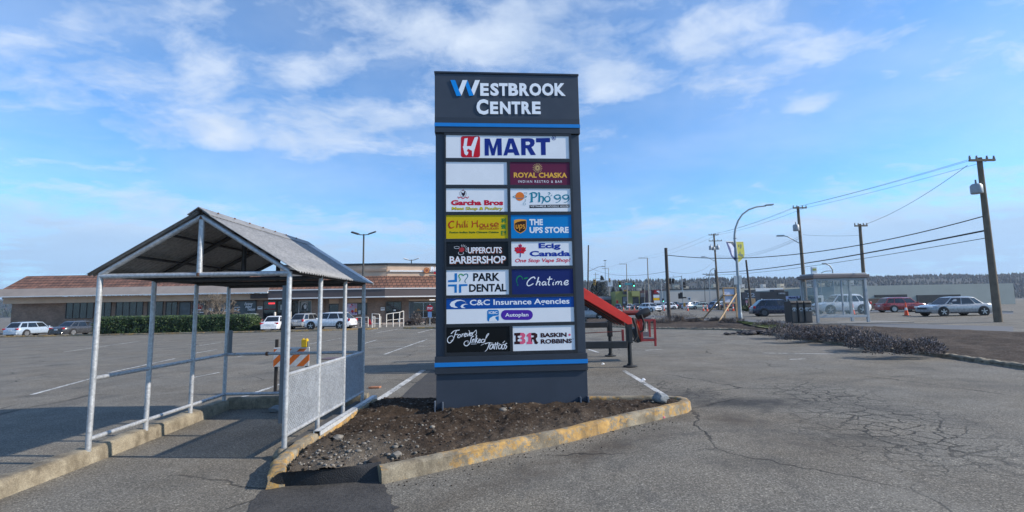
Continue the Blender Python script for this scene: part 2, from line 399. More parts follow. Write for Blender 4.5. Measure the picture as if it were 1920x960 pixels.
def sheet(mb, pts, h):
    """a flat polygon lying h above the sloping ground (points are ground points)"""
    tri = tessellate_polygon([[Vector((p[0], p[1], 0)) for p in pts]])
    fs = []
    for t in tri:
        a, b, c = (pts[i] for i in t)
        cr = (b[0]-a[0])*(c[1]-a[1])-(b[1]-a[1])*(c[0]-a[0]); fs.append(tuple(t) if cr > 0 else tuple(t[::-1]))
    mb.add([(p[0], p[1], gz(p[0])+h) for p in pts], fs)

# worn white paint
def line_mat():
    m, n, b = newmat('worn_line_paint'); t = n.tc()
    w = n.noise(t, 14, 6, .7); w2 = n.noise(t, 1.2, 3)
    k = n.ramp(n.math('ADD', n.math('MULTIPLY', w, .75), n.math('MULTIPLY', w2, .4)), (.49, 0), (.63, .85))
    n.put(b.inputs['Base Color'], n.mix(k, (.13, .128, .12), (.66, .65, .62))); b.inputs['Roughness'].default_value = .8
    n.put(b.inputs['Normal'], n.bump(n.noise(t, 55, 4), .4, .005))
    return m
LM = line_mat()
mb = MB()
def gline(p, q, w=.10, h=.004):
    a, b = G(*p), G(*q); d = (b-a); d.z = 0; k = max(1, int(d.length/3)); n_ = Vector((-d.y, d.x, 0)).normalized()*w/2
    for i in range(k):
        s, e = a+d*(i/k), a+d*((i+1)/k); sheet(mb, [s-n_, e-n_, e+n_, s+n_], h)
for p, q, w in (((707, 752), (794, 694), .15), ((721, 664.5), (801, 636), .10), ((670, 648), (707, 637), .10), ((357, 709), (411, 698.5), .10), ((444, 748), (560, 709), .11),
                ((1170, 695), (1245, 741), .11), ((1103, 655), (1122, 661), .10), ((446, 669), (475, 663), .09),
                ((690, 651.5), (760, 650), .08), ((780, 649), (806, 649), .08), ((357, 651), (420, 641), .09), ((430, 648), (520, 640), .08), ((357, 664), (408, 655), .09), ((575, 646), (640, 634), .09),
                ((696, 620), (708, 617), .12), ((706, 624), (746, 617), .12), ((784, 624), (812, 617), .12), ((696, 640), (707, 637), .1), ((790, 641), (801, 636), .09),
                ((1210, 657), (1240, 655), .1), ((1430, 662), (1564, 664), .08), ((1480, 674), (1510, 673), .08), ((520, 632), (590, 627), .09), ((200, 700), (330, 672), .1), ((60, 740), (200, 702), .1), ((120, 660), (260, 640), .1)):
    gline(p, q, w)
tag(mb.build('lane_markings', LM), kind='structure')

# the road beyond the verge, its far pavement and verges
ROAD = mat('road_asphalt', (.115, .115, .12), .85, var=.2, scale=.8, fine=.25)
mb = MB(); A = [G(1100, 590), G(1240, 596), G(1420, 605), G(1600, 611), G(1900, 622)]; B = [G(1100, 578), G(1240, 579), G(1420, 583), G(1600, 583), G(1900, 586)]
sheet(mb, A+B[::-1], .004); tag(mb.build('road', ROAD), kind='structure')
mb = MB(); far = G(1100, 575)
for i in range(len(B)-1):
    a, b = B[i], B[i+1]; n_ = Vector((0, 2.2, 0)); sheet(mb, [a, b, b+n_, a+n_], .10)
    mb.add([(*a[:2], gz(a.x)), (*b[:2], gz(b.x)), (*b[:2], gz(b.x)+.10), (*a[:2], gz(a.x)+.10)], [(0, 1, 2, 3)])
tag(mb.build('far_pavement', mat('pavement_concrete', (.42, .40, .36), .85, var=.12, scale=2, fine=.2)), kind='structure')
mb = MB()
for i in range(len(B)-1):
    a, b = B[i]+Vector((0, 2.2, 0)), B[i+1]+Vector((0, 2.2, 0)); n_ = Vector((0, 3.2, 0)); sheet(mb, [a, b, b+n_, a+n_], .09)
GRASS = mat('turf', (.10, .12, .035), .95, var=.35, scale=3, bump=.6, bscale=40, fine=.5)
tag(mb.build('grass_verge', GRASS), kind='structure')
mb = MB()
for f_ in (.35, .62):
    for i in range(len(A)-1):
        for k in range(5):
            if k % 2: continue
            p = A[i].lerp(A[i+1], k/5).lerp(B[i].lerp(B[i+1], k/5), f_); q = A[i].lerp(A[i+1], (k+1)/5).lerp(B[i].lerp(B[i+1], (k+1)/5), f_)
            n_ = Vector((0, .07, 0)); sheet(mb, [p-n_, q-n_, q+n_, p+n_], .008)
tag(mb.build('road_markings', LM), kind='structure')

# dark fresh asphalt: the ramp between the kerb ends and the trench behind the sign
FRESH = mat('fresh_asphalt', (.022, .022, .024), .75, var=.3, scale=9, bump=.8, bscale=90, fine=.35)
DUSTY = mat('dusty_fresh_asphalt', (.052, .048, .045), .85, var=.6, scale=2.6, bump=.8, bscale=70, fine=.6)
def ragged(P, amp, seed):
    o = []
    for a, b in zip(P, P[1:]+P[:1]):
        k = max(1, int((b-a).length/.03))
        for i in range(k):
            p = a.lerp(b, i/k); q = Vector((p.x*6, p.y*6, seed)); o.append(Vector((p.x+amp*noise.noise(q)+amp*.5*noise.noise(q*3.7), p.y+amp*noise.noise(q+Vector((9, 0, 0)))+amp*.5*noise.noise(q*3.7+Vector((0, 5, 0))), 0)))
    return o
mb = MB(); pts = [(494, 915), (520, 905), (600, 906), (712, 899), (720, 915), (733, 935), (742, 962), (745, 1010), (470, 1010), (466, 965), (476, 935)]
sheet(mb, ragged([G(*p) for p in pts], .05, 5), .004); tag(mb.build('asphalt_patch', DUSTY), kind='structure')
mb = MB(); sheet(mb, [G(*p) for p in ((740, 757), (770, 727), (808, 695), (836, 690), (900, 700), (900, 757))], .004)
tag(mb.build('trench_patch', DUSTY), kind='structure')
# ramp: slopes from the ground up to the soil, between the two kerb ends
mb = MB(); lo = [G(*p) for p in ((497, 918), (540, 912), (590, 911), (650, 906), (716, 903))]; hi = [G(*p, .15) for p in ((530, 886), (565, 884), (610, 881), (660, 875), (714, 866))]
def ramp_pt(u, v):
    k = u*4; i = min(3, int(k)); a = lo[i].lerp(lo[i+1], k-i); b = hi[i].lerp(hi[i+1], k-i); p = a.lerp(b, v)
    p.z += .035*math.sin(math.pi*v)+.010*noise.noise(p*14)+.004; return p
mb.grid(ramp_pt, 40, 10); tag(mb.build('asphalt_ramp', FRESH, smooth=180), kind='structure')

# ------------------------------------------------------------------ kerbs
def kerb_mat(name, yellow):
    m, n, b = newmat(name); t = n.tc(); xyz = n.sep(t)
    conc = n.ramp(n.noise(t, 5, 7, .65), (.3, (.115, .092, .062)), (.47, (.225, .188, .132)), (.72, (.34, .295, .215)))
    conc = n.mix(.5, conc, n.mix(1, conc, n.ramp(n.noise(t, 90, 3), (.3, .5), (.7, 1.5)), 'MULTIPLY'))
    if yellow:
        p = n.noise(n.map(t, (1, 1, 1.2)), 9.0, 8, .78); p2 = n.noise(t, .9, 3)
        k = n.ramp(n.math('ADD', n.math('MULTIPLY', p, .8), n.math('MULTIPLY', p2, .5)), (.64, 0), (.69, .88))
        conc = n.mix(k, conc, n.ramp(n.noise(t, 16, 5), (.3, (.34, .19, .05)), (.7, (.54, .32, .095))))
    grime = n.ramp(n.noise(n.map(t, (1, 1, .35)), 3.3, 8, .72), (.50, 0), (.66, .7)); conc = n.mix(grime, conc, (.085, .068, .048))
    n.put(b.inputs['Base Color'], conc); b.inputs['Roughness'].default_value = .9
    n.put(b.inputs['Normal'], n.bump(n.noise(t, 28, 7, .7), .6, .012)); return m
KY, KC = kerb_mat('worn_yellow_kerb', True), kerb_mat('bare_concrete_kerb', False)
def sweep_kerb(name, path, w=.16, h=.15, m=KY, side=1, rough=.006):
    """kerb along outer base line; the body lies on the side given; rounded top edges"""
    P = [Vector((p[0], p[1], 0)) for p in path]; Q = [P[0]]
    for a, b in zip(P, P[1:]):
        k = max(1, int((b-a).length/.06)); Q += [a.lerp(b, i/k) for i in range(1, k+1)]
    prof = [(0, 0), (.012, h*.55), (.018, h*.82), (.045, h*.97), (.075, h), (w-.04, h), (w-.012, h*.95), (w, h*.8), (w, 0)]
    V = []; n = len(prof)
    for i, p in enumerate(Q):
        t = (Q[min(i+1, len(Q)-1)]-Q[max(0, i-1)]).normalized(); nn = Vector((-t.y, t.x, 0))*side
        for u, z in prof:
            q = p+nn*u; k = noise.noise(Vector((q.x*7, q.y*7, z*20)))*rough*(2 if z > h*.5 else 1)
            k -= max(0, noise.noise(Vector((q.x*2.3, q.y*2.3, 9.1)))-.35)*.06*(z/h)
            V.append((q.x+nn.x*-k, q.y+nn.y*-k, gz(q.x)+z+(k if z > .02 else -.01)))
    F = [(i*n+j, i*n+j+1, (i+1)*n+j+1, (i+1)*n+j) for i in range(len(Q)-1) for j in range(n-1)]
    F += [tuple(range(n)), tuple((len(Q)-1)*n+j for j in range(n))[::-1]]
    mb = MB().add(V, F); o = mb.build(name, m, smooth=50, normals=True); tag(o, kind='structure'); return Q
front = [G(*p) for p in ((716, 908.4), (852.5, 878), (927, 860), (1065, 830.5), (1171, 802), (1242, 786))]
nose = [G(1290, 774)]
c0 = G(1297, 768)
back_in = [G(1262, 745, .15), G(1105, 746, .15)]
path = front+nose+[c0]+[Vector((c0.x+.02, c0.y+.16, 0)), Vector((c0.x-.05, c0.y+.36, 0)), Vector((c0.x-.25, c0.y+.50, 0)), Vector((back_in[1].x, c0.y+.62, 0)), Vector((back_in[1].x-1.2, c0.y+.66, 0))]
sweep_kerb('kerb', path, side=1)
lk = [G(497, 919), G(505, 889), G(548, 850), G(627, 802), G(690, 764)]
sweep_kerb('kerb', lk, w=.17, side=-1)

# ------------------------------------------------------------------ soil of the island
def soil_mat(name, dark, mid_, light):
    m, n, b = newmat(name); t = n.tc(); xyz = n.sep(t)
    f = n.noise(t, 2.2, 8, .7); f2 = n.noise(t, 22, 5, .7)
    col = n.ramp(n.math('ADD', n.math('MULTIPLY', f, .6), n.math('MULTIPLY', f2, .4)), (.34, dark), (.5, mid_), (.68, light))
    st = n.voro(t, 42, out='Color'); k = n.ramp(n.sep(st)[0], (.955, 0), (.97, 1), interp='LINEAR')
    sand = n.math('MAXIMUM', n.ell(xyz, -1.7, 5.0, .9, 1.3, R(20), .9), n.math('MULTIPLY', n.ell(xyz, .2, 5.9, 2.0, .5, R(38), .9), .35))
    col = n.mix(n.math('MULTIPLY', sand, .75), col, n.mix(f2, (.10, .082, .062), (.27, .235, .19)))
    col = n.mix(n.math('MULTIPLY', k, .5), col, (.24, .215, .185))
    n.put(b.inputs['Base Color'], col); b.inputs['Roughness'].default_value = .95; b.inputs['Specular IOR Level'].default_value = .2
    n.put(b.inputs['Normal'], n.bump(n.math('ADD', f2, n.noise(t, 60, 4, .7)), .9, .02)); return m
SOIL = soil_mat('island_soil', (.024, .016, .011), (.052, .036, .025), (.096, .068, .048))
from mathutils.geometry import intersect_point_tri_2d
def in_poly(x, y, P):
    r = False; j = len(P)-1
    for i in range(len(P)):
        if (P[i][1] > y) != (P[j][1] > y) and x < (P[j][0]-P[i][0])*(y-P[i][1])/(P[j][1]-P[i][1])+P[i][0]: r = not r
        j = i
    return r
isl = [Vector((p.x, p.y)) for p in [G(535, 884, .12), G(714, 868, .12)]+[f_+Vector((-.05, .09, 0)) for f_ in front[1:]]+[c0+Vector((-.10, .1, 0)), c0+Vector((-.28, .36, 0)), back_in[0]+Vector((0, .03, 0)), Vector((back_in[1].x-1.3, c0.y+.55, 0)), G(806, 751, .08), G(720, 751, .06), G(700, 757, .1), G(640, 797, .12), G(572, 838, .12)]]
def dist_edge(x, y, P):
    d = 9
    for a, b in zip(P, P[1:]+P[:1]):
        ab = b-a; t = max(0, min(1, (Vector((x, y))-a).dot(ab)/max(1e-9, ab.length_squared))); d = min(d, (Vector((x, y))-a-ab*t).length)
    return d
def soil_h(x, y):
    p = Vector((x, y, 0)); d = dist_edge(x, y, isl)
    h = .105+.05*min(1, d/.5)+.034*noise.noise(p*2.3)+.032*noise.noise(p*6)+.026*abs(noise.noise(p*13))+.018*noise.noise(p*24)+.014*noise.noise(p*39)
    # hole dug beside the sign's left foot, loose ridge along its front
    q = Vector((x, y)); h -= .13*math.exp(-((x+1.55)/.42)**2-((y-7.25)/.28)**2)
    h += .05*math.exp(-((y-(6.88+.08*x))/.14)**2)*(1 if -1.2 < x < 1.4 else .3)*(.6+.8*noise.noise(p*7))
    h += .07*math.exp(-((x+1.7)/.6)**2-((y-7.55)/.10)**2)
    return gz(x)+max(h, -.02)
step = .025
x0, x1, y0, y1 = min(p.x for p in isl), max(p.x for p in isl), min(p.y for p in isl), max(p.y for p in isl)
nx, ny = int((x1-x0)/step)+2, int((y1-y0)/step)+2; idx = {}; V = []; F = []
for j in range(ny):
    for i in range(nx):
        x, y = x0+i*step, y0+j*step
        if in_poly(x, y, isl): idx[i, j] = len(V); V.append((x, y, soil_h(x, y)))
for (i, j) in idx:
    q = [(i, j), (i+1, j), (i+1, j+1), (i, j+1)]
    if all(k in idx for k in q): F.append(tuple(idx[k] for k in q))
tag(MB().add(V, F).build('soil', SOIL, smooth=180), kind='structure')
# an earth core under the rim so that no gap shows at the edges
mb = MB(); mb.add([(p.x, p.y, gz(p.x)+.09) for p in isl], [tuple(t) for t in tessellate_polygon([[Vector((p.x, p.y, 0)) for p in isl]])])
tag(mb.build('subsoil', SOIL), kind='structure')
# loose pebbles: uncountable
PEB = mat('pebble', (.19, .17, .145), .8, var=.5, scale=1.3, fine=.2)
DIRT = mat('clod', (.05, .038, .028), .95, var=.4, scale=3)
rnd = random.Random(3); mb = MB()
def icos(c, r, sq, seed): mb.blob(c, r, seed, .35, 1, sq)
cnt = 0
while cnt < 900:
    x, y = rnd.uniform(x0, x1), rnd.uniform(y0, y1)
    if not in_poly(x, y, isl): continue
    sandy = math.exp(-((x+1.75)/.8)**2-((y-5.0)/1.0)**2)
    if rnd.random() > .07+.9*sandy: continue
    r = rnd.choice((.005, .006, .008, .010, .012, .017)) if rnd.random() < .975 else rnd.uniform(.022, .034)
    mb.mat(0 if rnd.random() < .2+.55*sandy else 1)
    icos((x, y, soil_h(x, y)+r*.3), r*1.15, (rnd.uniform(.8, 1.4), rnd.uniform(.8, 1.3), rnd.uniform(.5, .8)), cnt); cnt += 1
for k in range(260):          # crumbs spilled over the kerb
    s = rnd.random(); a = front[0].lerp(front[-1], s); x, y = a.x+rnd.gauss(.1, .14), a.y-abs(rnd.gauss(.02, .16)); r = rnd.choice((.004, .005, .007, .010))
    mb.mat(rnd.random() < .7); icos((x, y, gz(x)+r*.4), r, (1, 1, .7), k)
tag(mb.build('pebbles', [PEB, DIRT], smooth=180), 'loose pebbles and clods scattered over the dark soil island', 'pebbles', kind='stuff')
# single stones
def stone(c, r, sq, seed, label, m, group=None):
    o = MB().blob((0, 0, 0), r, seed, .32, 3, sq).build('rock', m, smooth=35); o.location = c; tag(o, label, 'rock', group); return o
ROCK = mat('grey_rock', (.20, .215, .225), .85, var=.45, scale=9, bump=.7, bscale=40, fine=.35)
p = G(1240, 752, .16); stone((p.x, p.y+.06, p.z+.03), .115, (1.05, .85, .72), 4, 'pale grey boulder lying on the soil beside the rounded kerb end', ROCK)
p = G(519, 772, .0); stone((p.x, p.y, gz(p.x)+.04), .10, (1.3, .8, .55), 9, 'grey stone lying against the back kerb under the shelter', ROCK)
for (px, py, r, s, lb) in ((705, 862, .07, 2, 'dark brown stone by the broken end of the yellow kerb'), (744, 852, .045, 12, 'small grey stone on the soil behind the yellow kerb end'), (634, 824, .045, 21, 'buff flat stone in the gravelly corner of the island'), (943, 770, .045, 5, 'pale stone at the foot of the dark pylon sign')):
    p = G(px, py, .15); stone((p.x, p.y, soil_h(p.x, p.y)+r*.3), r, (1.3, 1, .7), s, lb, PEB if s != 2 else DIRT)
BRK = mat('broken_brick', (.36, .16, .09), .9, var=.3, scale=8)
for (px, py, w_, rz_, lb) in ((703, 728, .26, .1, 'broken orange brick slab lying on the asphalt by the shelter'), (763, 754, .2, -.1, 'orange brick shard at the back edge of the soil')):
    p = G(px, py); o = MB().prism([(-w_/2, -.05, 0), (w_*.4, -.06, 0), (w_/2, .03, 0), (-w_*.2, .06, 0)], (0, 0, .035)).build('brick_shard', BRK, bev=.004, normals=True); o.location = (p.x, p.y, gz(p.x)+.006); o.rotation_euler = (0, 0, rz_); tag(o, lb, 'brick')
LIT = mat('litter_paper', (.75, .75, .75), .7)
for (px, py, lb, c) in ((1130, 684, 'crumpled white paper scrap on the asphalt behind the sign', LIT), (1241, 785, 'pink scrap of tape below the yellow kerb', mat('pink_tape', (.55, .10, .14), .6)), (1206, 714, 'small white scrap on the worn white line', LIT)):
    p = G(px, py); o = MB().add([(-.06, -.02, 0), (.05, -.03, .01), (.07, .03, .03), (0, .01, .07), (-.05, .04, .012)], [(0, 1, 3), (1, 2, 3), (2, 4, 3), (4, 0, 3)]).build('litter', c); o.location = (p.x, p.y, gz(p.x)+.004); o.scale = (.8,)*3; tag(o, lb, 'litter')

# ------------------------------------------------------------------ the pylon sign
CHAR = mat('charcoal_panel', lin(62, 69, 80), .42, var=.08, scale=2.2, spec=.28)
CHARD = mat('dark_charcoal_trim', lin(44, 50, 60), .45, var=.07, scale=3)
BLACKF = mat('black_frame', lin(30, 32, 38), .4, var=.1)
BLUES = mat('blue_stripe_paint', lin(4, 122, 200), .4, var=.03)
def flat(name, rgb, rough=.35): return mat(name, lin(*rgb), rough, var=.025, scale=3, spec=.22)
PW = flat('white_acrylic', (228, 231, 236), .25)
s_l = G(814, 771, .12); A_S = R(4.5)
s_n = Vector((math.sin(A_S), -math.cos(A_S), 0)); s_u = Vector((math.cos(A_S), math.sin(A_S), 0))
s_r = Pl(1102.5, 759, s_l, s_n); s_o = (s_l+s_r)/2; s_o.z = gz(s_o.x)
sign = thing('pylon_sign', s_o, A_S, 'tall charcoal pylon sign with shop panels standing on the soil island', 'sign')
def F(px, py):
    p = Pl(px, py, s_o, s_n)-s_o; return (p.dot(s_u), p.z)
W2 = (s_r-s_l).dot(s_u)/2
ft = (F(816, 136)[1]+F(1085, 136)[1])/2; fb = (F(816, 250)[1]+F(1087, 249)[1])/2
lt = (F(813.5, 669.5)[1]+F(1101, 661.5)[1])/2; lb_ = (F(814, 702.6)[1]+F(1102, 693.8)[1])/2
ul, ur = (F(816, 190)[0]+F(814, 690)[0])/2, (F(1086, 190)[0]+F(1102, 690)[0])/2
DEP = .62
# base, lower band, shaft, header
MB().box2((ul+.02, .035, -.25), (ur-.005, DEP-.03, lb_+.01)).build('base', CHAR, sign, bev=.004)
MB().box2((ul, 0, lb_), (ur, DEP, lt)).build('lower_band', CHARD, sign, bev=.004)
mb = MB(); sw = F(836, 254)[0]-ul
mb.box2((ul+.012, .045, lt+.001), (ul+sw-.03, DEP-.03, fb-.001)); mb.box2((ur-sw+.03, .045, lt+.001), (ur-.012, DEP-.03, fb-.001)); mb.box2((ul+sw-.03, .12, lt+.001), (ur-sw+.03, DEP-.03, fb-.001))
mb.build('shaft', CHAR, sign, bev=.004)
mb = MB(); st_t = (F(816, 233)[1]+F(1086, 231)[1])/2; st_b = (F(816, 239.5)[1]+F(1086, 237.5)[1])/2
hb_t = F(950, 221)[1]
mb.box2((ul, .012, hb_t), (ur, DEP, ft-.03)); mb.build('header', CHAR, sign, bev=.004)
MB().box2((ul-.008, -.004, ft-.03), (ur+.008, DEP+.01, ft)).build('header_cap', CHARD, sign, bev=.003)
MB().box2((ul, -.002, fb), (ur, DEP, hb_t)).build('header_band', CHARD, sign, bev=.004)
MB().box2((ul-.003, -.010, st_b), (ur+.003, -.002, st_t)).build('blue_stripe', BLUES, sign)
bt = (F(814, 680.5)[1]+F(1101, 673)[1])/2; bb = (F(814, 688.5)[1]+F(1101, 681)[1])/2
MB().box2((ul-.003, -.008, bb), (ur+.003, 0, bt)).build('blue_stripe', BLUES, sign)
# black surround
fl, fr = F(833, 400)[0], F(1072, 400)[0]
MB().box2((ul+sw-.028, .024, lt+.004), (ur-sw+.028, .119, fb-.004)).build('backing', BLACKF, sign)
RECTS = []
# base plates
for px, py in ((815.8, 760), (830.2, 762), (1088, 752), (1102.5, 751)):
    u = F(px, py)[0]; zt = F(px, py-8)[1]; MB().box2((u-.010, -.055, -.1), (u+.010, .034, zt)).build('base_plate', mat('steel_fin', lin(96, 106, 120), .45, .3), sign, bev=.003)
# header lettering: thick letters on stand-offs
WL = flat('letter_white', (236, 240, 246), .3); WB = flat('letter_blue', (20, 138, 220), .3)
K5 = lambda x, y: F(810+x/6.737, 130+y/6.737)
LO, LT = .003, .009
def hl(body, x0, y0, x1, y1, bold=.028):
    a, b = K5(x0, y1), K5(x1, y0); mb = MB(); text(mb, body, a[0], a[1], b[0], b[1], -.012+LO, LT, bold); mb.build('letter', WL, hdr_grp)
hdr_grp = bpy.data.objects['header']
for ch, x0, x1 in (('E', 610, 716), ('S', 738, 842), ('T', 848, 955), ('B', 968, 1088), ('R', 1105, 1225), ('O', 1232, 1378), ('O', 1392, 1534), ('K', 1550, 1684)): hl(ch, x0, 176 if ch != 'S' else 174, x1, 333, .042)
for ch, x0, x1, y0 in (('C', 562, 710, 378), ('E', 735, 835, 408), ('N', 860, 992, 408), ('T', 1006, 1116, 408), ('R', 1132, 1250, 408), ('E', 1266, 1370, 408)): hl(ch, x0, y0, x1, 570 if ch == 'C' else 564, .042)
mb = MB()
for q in (((232, 136), (292, 136), (368, 336), (310, 336)), ((425, 200), (447, 136), (524, 330), (470, 336))): poly(mb, [K5(*p) for p in q][::-1], -.012+LO+.001, LT)
mb.build('letter', WB, hdr_grp)
mb = MB()
for q in (((386, 136), (446, 136), (372, 330), (338, 258)), ((545, 136), (603, 136), (528, 328), (497, 258))): poly(mb, [K5(*p) for p in q][::-1], -.012+LO, LT)
mb.build('letter', WL, hdr_grp)

# the shop panels
def zoomconv(ox, oy, s): return lambda x, y: F(ox+x/s, oy+y/s)
Z1, Z2, Z3, Z4 = zoomconv(830, 245, 7.837), zoomconv(830, 345, 7.837), zoomconv(830, 448, 7.68), zoomconv(830, 550, 7.385)
POUT = .008
def panel(label, m, x0, y0, x1, y1, Z):
    a, b, c, d = Z(x0, y0), Z(x1, y0), Z(x0, y1), Z(x1, y1)
    u0, u1 = LX if x0 < 500 else RX, (RX1 if x1 > 1200 else LX1)
    w1, w0 = (Z((x0+x1)/2, (y0))[1]), (Z((x0+x1)/2, y1)[1])
    RECTS.append((u0, w0, u1, w1)); o = MB().box2((u0-.004, -POUT+.02, w0-.004), (u1+.004, .023, w1+.004)).build('sign_panel', m, sign); o['label'] = label; return o
LX, LX1 = (F(837, 254)[0]+F(836, 636)[0])/2, (F(951, 325)[0]+F(956, 636)[0])/2
RX, RX1 = (F(957, 325)[0]+F(961, 634)[0])/2, (F(1068, 325)[0]+F(1079, 634)[0])/2
OUT = POUT-.02+.0015
def tx(p, body, Z, x0, y0, x1, y1, m, bold=0, shear=0, space=1, dout=0, lift=0, name='lettering'):
    """lettering in the box x0..y1 (as read off the photo); lift = rise of the baseline left to right in those units"""
    a, b = Z(x0, y1), Z(x1, y0); mid = (x0+x1)/2
    ca = Z(mid, y1-lift/2); cb = Z(mid, y0+lift/2)
    w0, w1 = ca[1], cb[1]
    mb = MB(); text(mb, body, a[0], w0, b[0], w1, OUT+dout, 0, bold, shear, space); return mb.build(name, m, p)
def fx(p, Z, m, polys=(), strokes=(), dout=0, name='emblem'):
    mb = MB()
    for q in polys: poly(mb, [Z(*a) for a in q], OUT+dout)
    for s in strokes: stroke(mb, s[0], *s[1:4], out=OUT+dout, conv=Z)
    return mb.build(name, m, p)
def circ(x, y, r, n=24, ry=None): return [(x+r*math.cos(2*math.pi*i/n), y+(ry or r)*math.sin(2*math.pi*i/n)) for i in range(n)]
def pixrr(x0, y0, x1, y1, r): return rrect(x0, y0, x1, y1, r)
px_ = lambda n: n*.00103        # zoom units to metres on the sign

NAVY = flat('print_navy', (24, 44, 128)); RED = flat('print_red', (196, 24, 44)); WHT = flat('print_white', (232, 234, 240)); BLK = flat('print_black', (18, 18, 22))
# 1 wide top panel
p = panel('white wide panel with red square emblem and navy lettering', PW, 55, 70, 1865, 405, Z1)
fx(p, Z1, RED, [pixrr(268, 76, 550, 390, 34)])
fx(p, Z1, WHT, [((320, 112), (368, 104), (352, 225), (418, 224), (470, 96), (512, 84), (520, 100), (462, 300), (448, 380), (432, 372), (430, 292), (372, 262), (352, 300), (378, 310), (372, 340), (350, 362), (322, 340), (304, 262), (294, 232), (306, 222))], dout=.0008)
fx(p, Z1, NAVY, [((616, 112), (692, 112), (744, 262), (794, 110), (866, 110), (872, 360), (808, 361), (803, 196), (764, 361), (720, 361), (678, 200), (680, 363), (618, 364)),
    ((968, 110), (1040, 109), (1134, 358), (1062, 359), (1046, 320), (960, 321), (948, 360), (894, 361)), ((1152, 109), (1270, 106), (1318, 112), (1350, 138), (1354, 186), (1336, 220), (1306, 240), (1372, 354), (1296, 356), (1240, 256), (1220, 256), (1222, 357), (1158, 358)), ((1372, 106), (1580, 104), (1580, 166), (1514, 167), (1518, 355), (1448, 356), (1444, 168), (1374, 168))], name='lettering')
fx(p, Z1, PW, [((1003, 180), (1030, 266), (980, 267)), ((1220, 160), (1262, 158), (1284, 172), (1284, 194), (1264, 208), (1222, 208))], dout=.0008, name='lettering')
fx(p, Z1, NAVY, strokes=[(circ(1635, 105, 29)+[(1664, 105)], px_(7))])
tx(p, 'R', Z1, 1620, 88, 1652, 122, NAVY, .03)
# 2 blank
p = panel('blank white panel', PW, 55, 460, 950, 800, Z1)
# 3 maroon
MAR = flat('maroon_panel', (98, 32, 62)); GOLD = flat('print_gold', (232, 178, 70))
p = panel('maroon panel with gold lettering and sunburst', MAR, 995, 455, 1865, 790, Z1)
ps = []
for k in range(16):
    a = 2*math.pi*k/16; c, s_ = math.cos(a), math.sin(a); ps.append(((1395+14*c, 545+14*s_), (1395+46*c, 545+46*s_)))
    ps.append(((1395+52*math.cos(a+.1), 545+52*math.sin(a+.1)), (1395+70*math.cos(a+.1), 545+70*math.sin(a+.1))))
fx(p, Z1, flat('print_pale_gold', (226, 196, 130)), strokes=[(q, px_(6)) for q in ps])
tx(p, 'ROYAL CHASKA', Z1, 1046, 610, 1828, 692, GOLD, .03, lift=6)
tx(p, 'INDIAN RESTRO & BAR', Z1, 1112, 724, 1758, 766, WHT, .004, 0, 1.35, lift=6)
# 4 butcher
CRI = flat('print_crimson', (196, 20, 54)); OLV = flat('print_yellow_green', (214, 196, 30))
p = panel('white panel with crimson lettering and rooster badge', PW, 58, 66, 955, 412, Z2)
fx(p, Z2, flat('print_dark_plum', (40, 22, 40)), [((272, 112), (290, 128), (312, 128), (322, 98), (334, 108), (330, 150), (312, 176), (296, 172), (280, 150))], [(circ(300, 140, 48)+[(348, 140)], px_(4)), (((300, 172), (300, 192)), px_(5))])
fx(p, Z2, CRI, [((282, 98), (300, 76), (320, 98), (300, 92))], [(((222, 182), (236, 206), (262, 190), (300, 212), (338, 190), (364, 206), (382, 182)), px_(12))])
tx(p, 'Garcha Bros', Z2, 122, 226, 890, 318, CRI, .05, lift=14)
tx(p, 'Meat Shop & Poultry', Z2, 134, 332, 886, 398, mat('print_olive_dark', lin(96, 92, 30), .4), .03, .12, lift=6)
tx(p, 'Meat Shop & Poultry', Z2, 130, 330, 882, 395, OLV, .022, .12, dout=.0006, lift=6)
# 5 noodle house
TEAL = flat('print_teal', (12, 128, 150)); ORG = flat('print_orange', (226, 120, 44))
p = panel('white panel with teal lettering and orange ringed planet', PW, 1002, 58, 1888, 398, Z2)
fx(p, Z2, ORG, [circ(1134, 180, 65, 32)])
fx(p, Z2, TEAL, strokes=[(((1076, 168), (1034, 184), (1066, 200), (1134, 208), (1204, 200), (1234, 182), (1196, 168)), px_(9)), (((1196, 128), (1206, 122), (1212, 136), (1204, 146)), px_(4)), (((1218, 128), (1232, 122), (1240, 136), (1226, 152)), px_(4)),
   (((1214, 222), (1222, 240), (1206, 262)), px_(5)), (((1192, 268), (1186, 290), (1198, 312)), px_(5)), (((1206, 270), (1222, 288), (1210, 310)), px_(4))], dout=.0008)
S = []
S += [(((1278, 146), (1292, 136), (1310, 146), (1312, 200), (1310, 262)), px_(10), px_(30), px_(26)), (((1282, 140), (1320, 124), (1366, 130), (1384, 160), (1362, 190), (1324, 196)), px_(10), px_(12), px_(24)), (((1284, 262), (1330, 258)), px_(14))]
S += [(((1398, 132), (1422, 128), (1424, 190), (1420, 262)), px_(10), px_(28), px_(24)), (((1424, 196), (1452, 180), (1478, 192), (1486, 226), (1472, 262), (1462, 286)), px_(10), px_(10), px_(26))]
S += [(((1540, 178), (1510, 196), (1508, 238), (1540, 258), (1574, 240), (1576, 200), (1548, 178), (1530, 190)), px_(14), px_(10), px_(22)), (((1548, 132), (1566, 122), (1580, 136), (1564, 150), (1566, 164)), px_(8), px_(6), px_(12)), (((1582, 176), (1604, 166), (1602, 154)), px_(8))]
for dx_ in (0, 122): S += [(((1742+dx_-12, 196), (1722+dx_, 164), (1676+dx_, 160), (1650+dx_-6, 186), (1668+dx_, 214), (1706+dx_, 216), (1738+dx_-10, 190), (1738+dx_-4, 226), (1700+dx_, 262), (1664+dx_, 268)), px_(16), px_(6), px_(22))]
fx(p, Z2, TEAL, strokes=S, name='lettering')
fx(p, Z2, BLK, [((1278, 306), (1866, 298), (1866, 344), (1278, 352))])
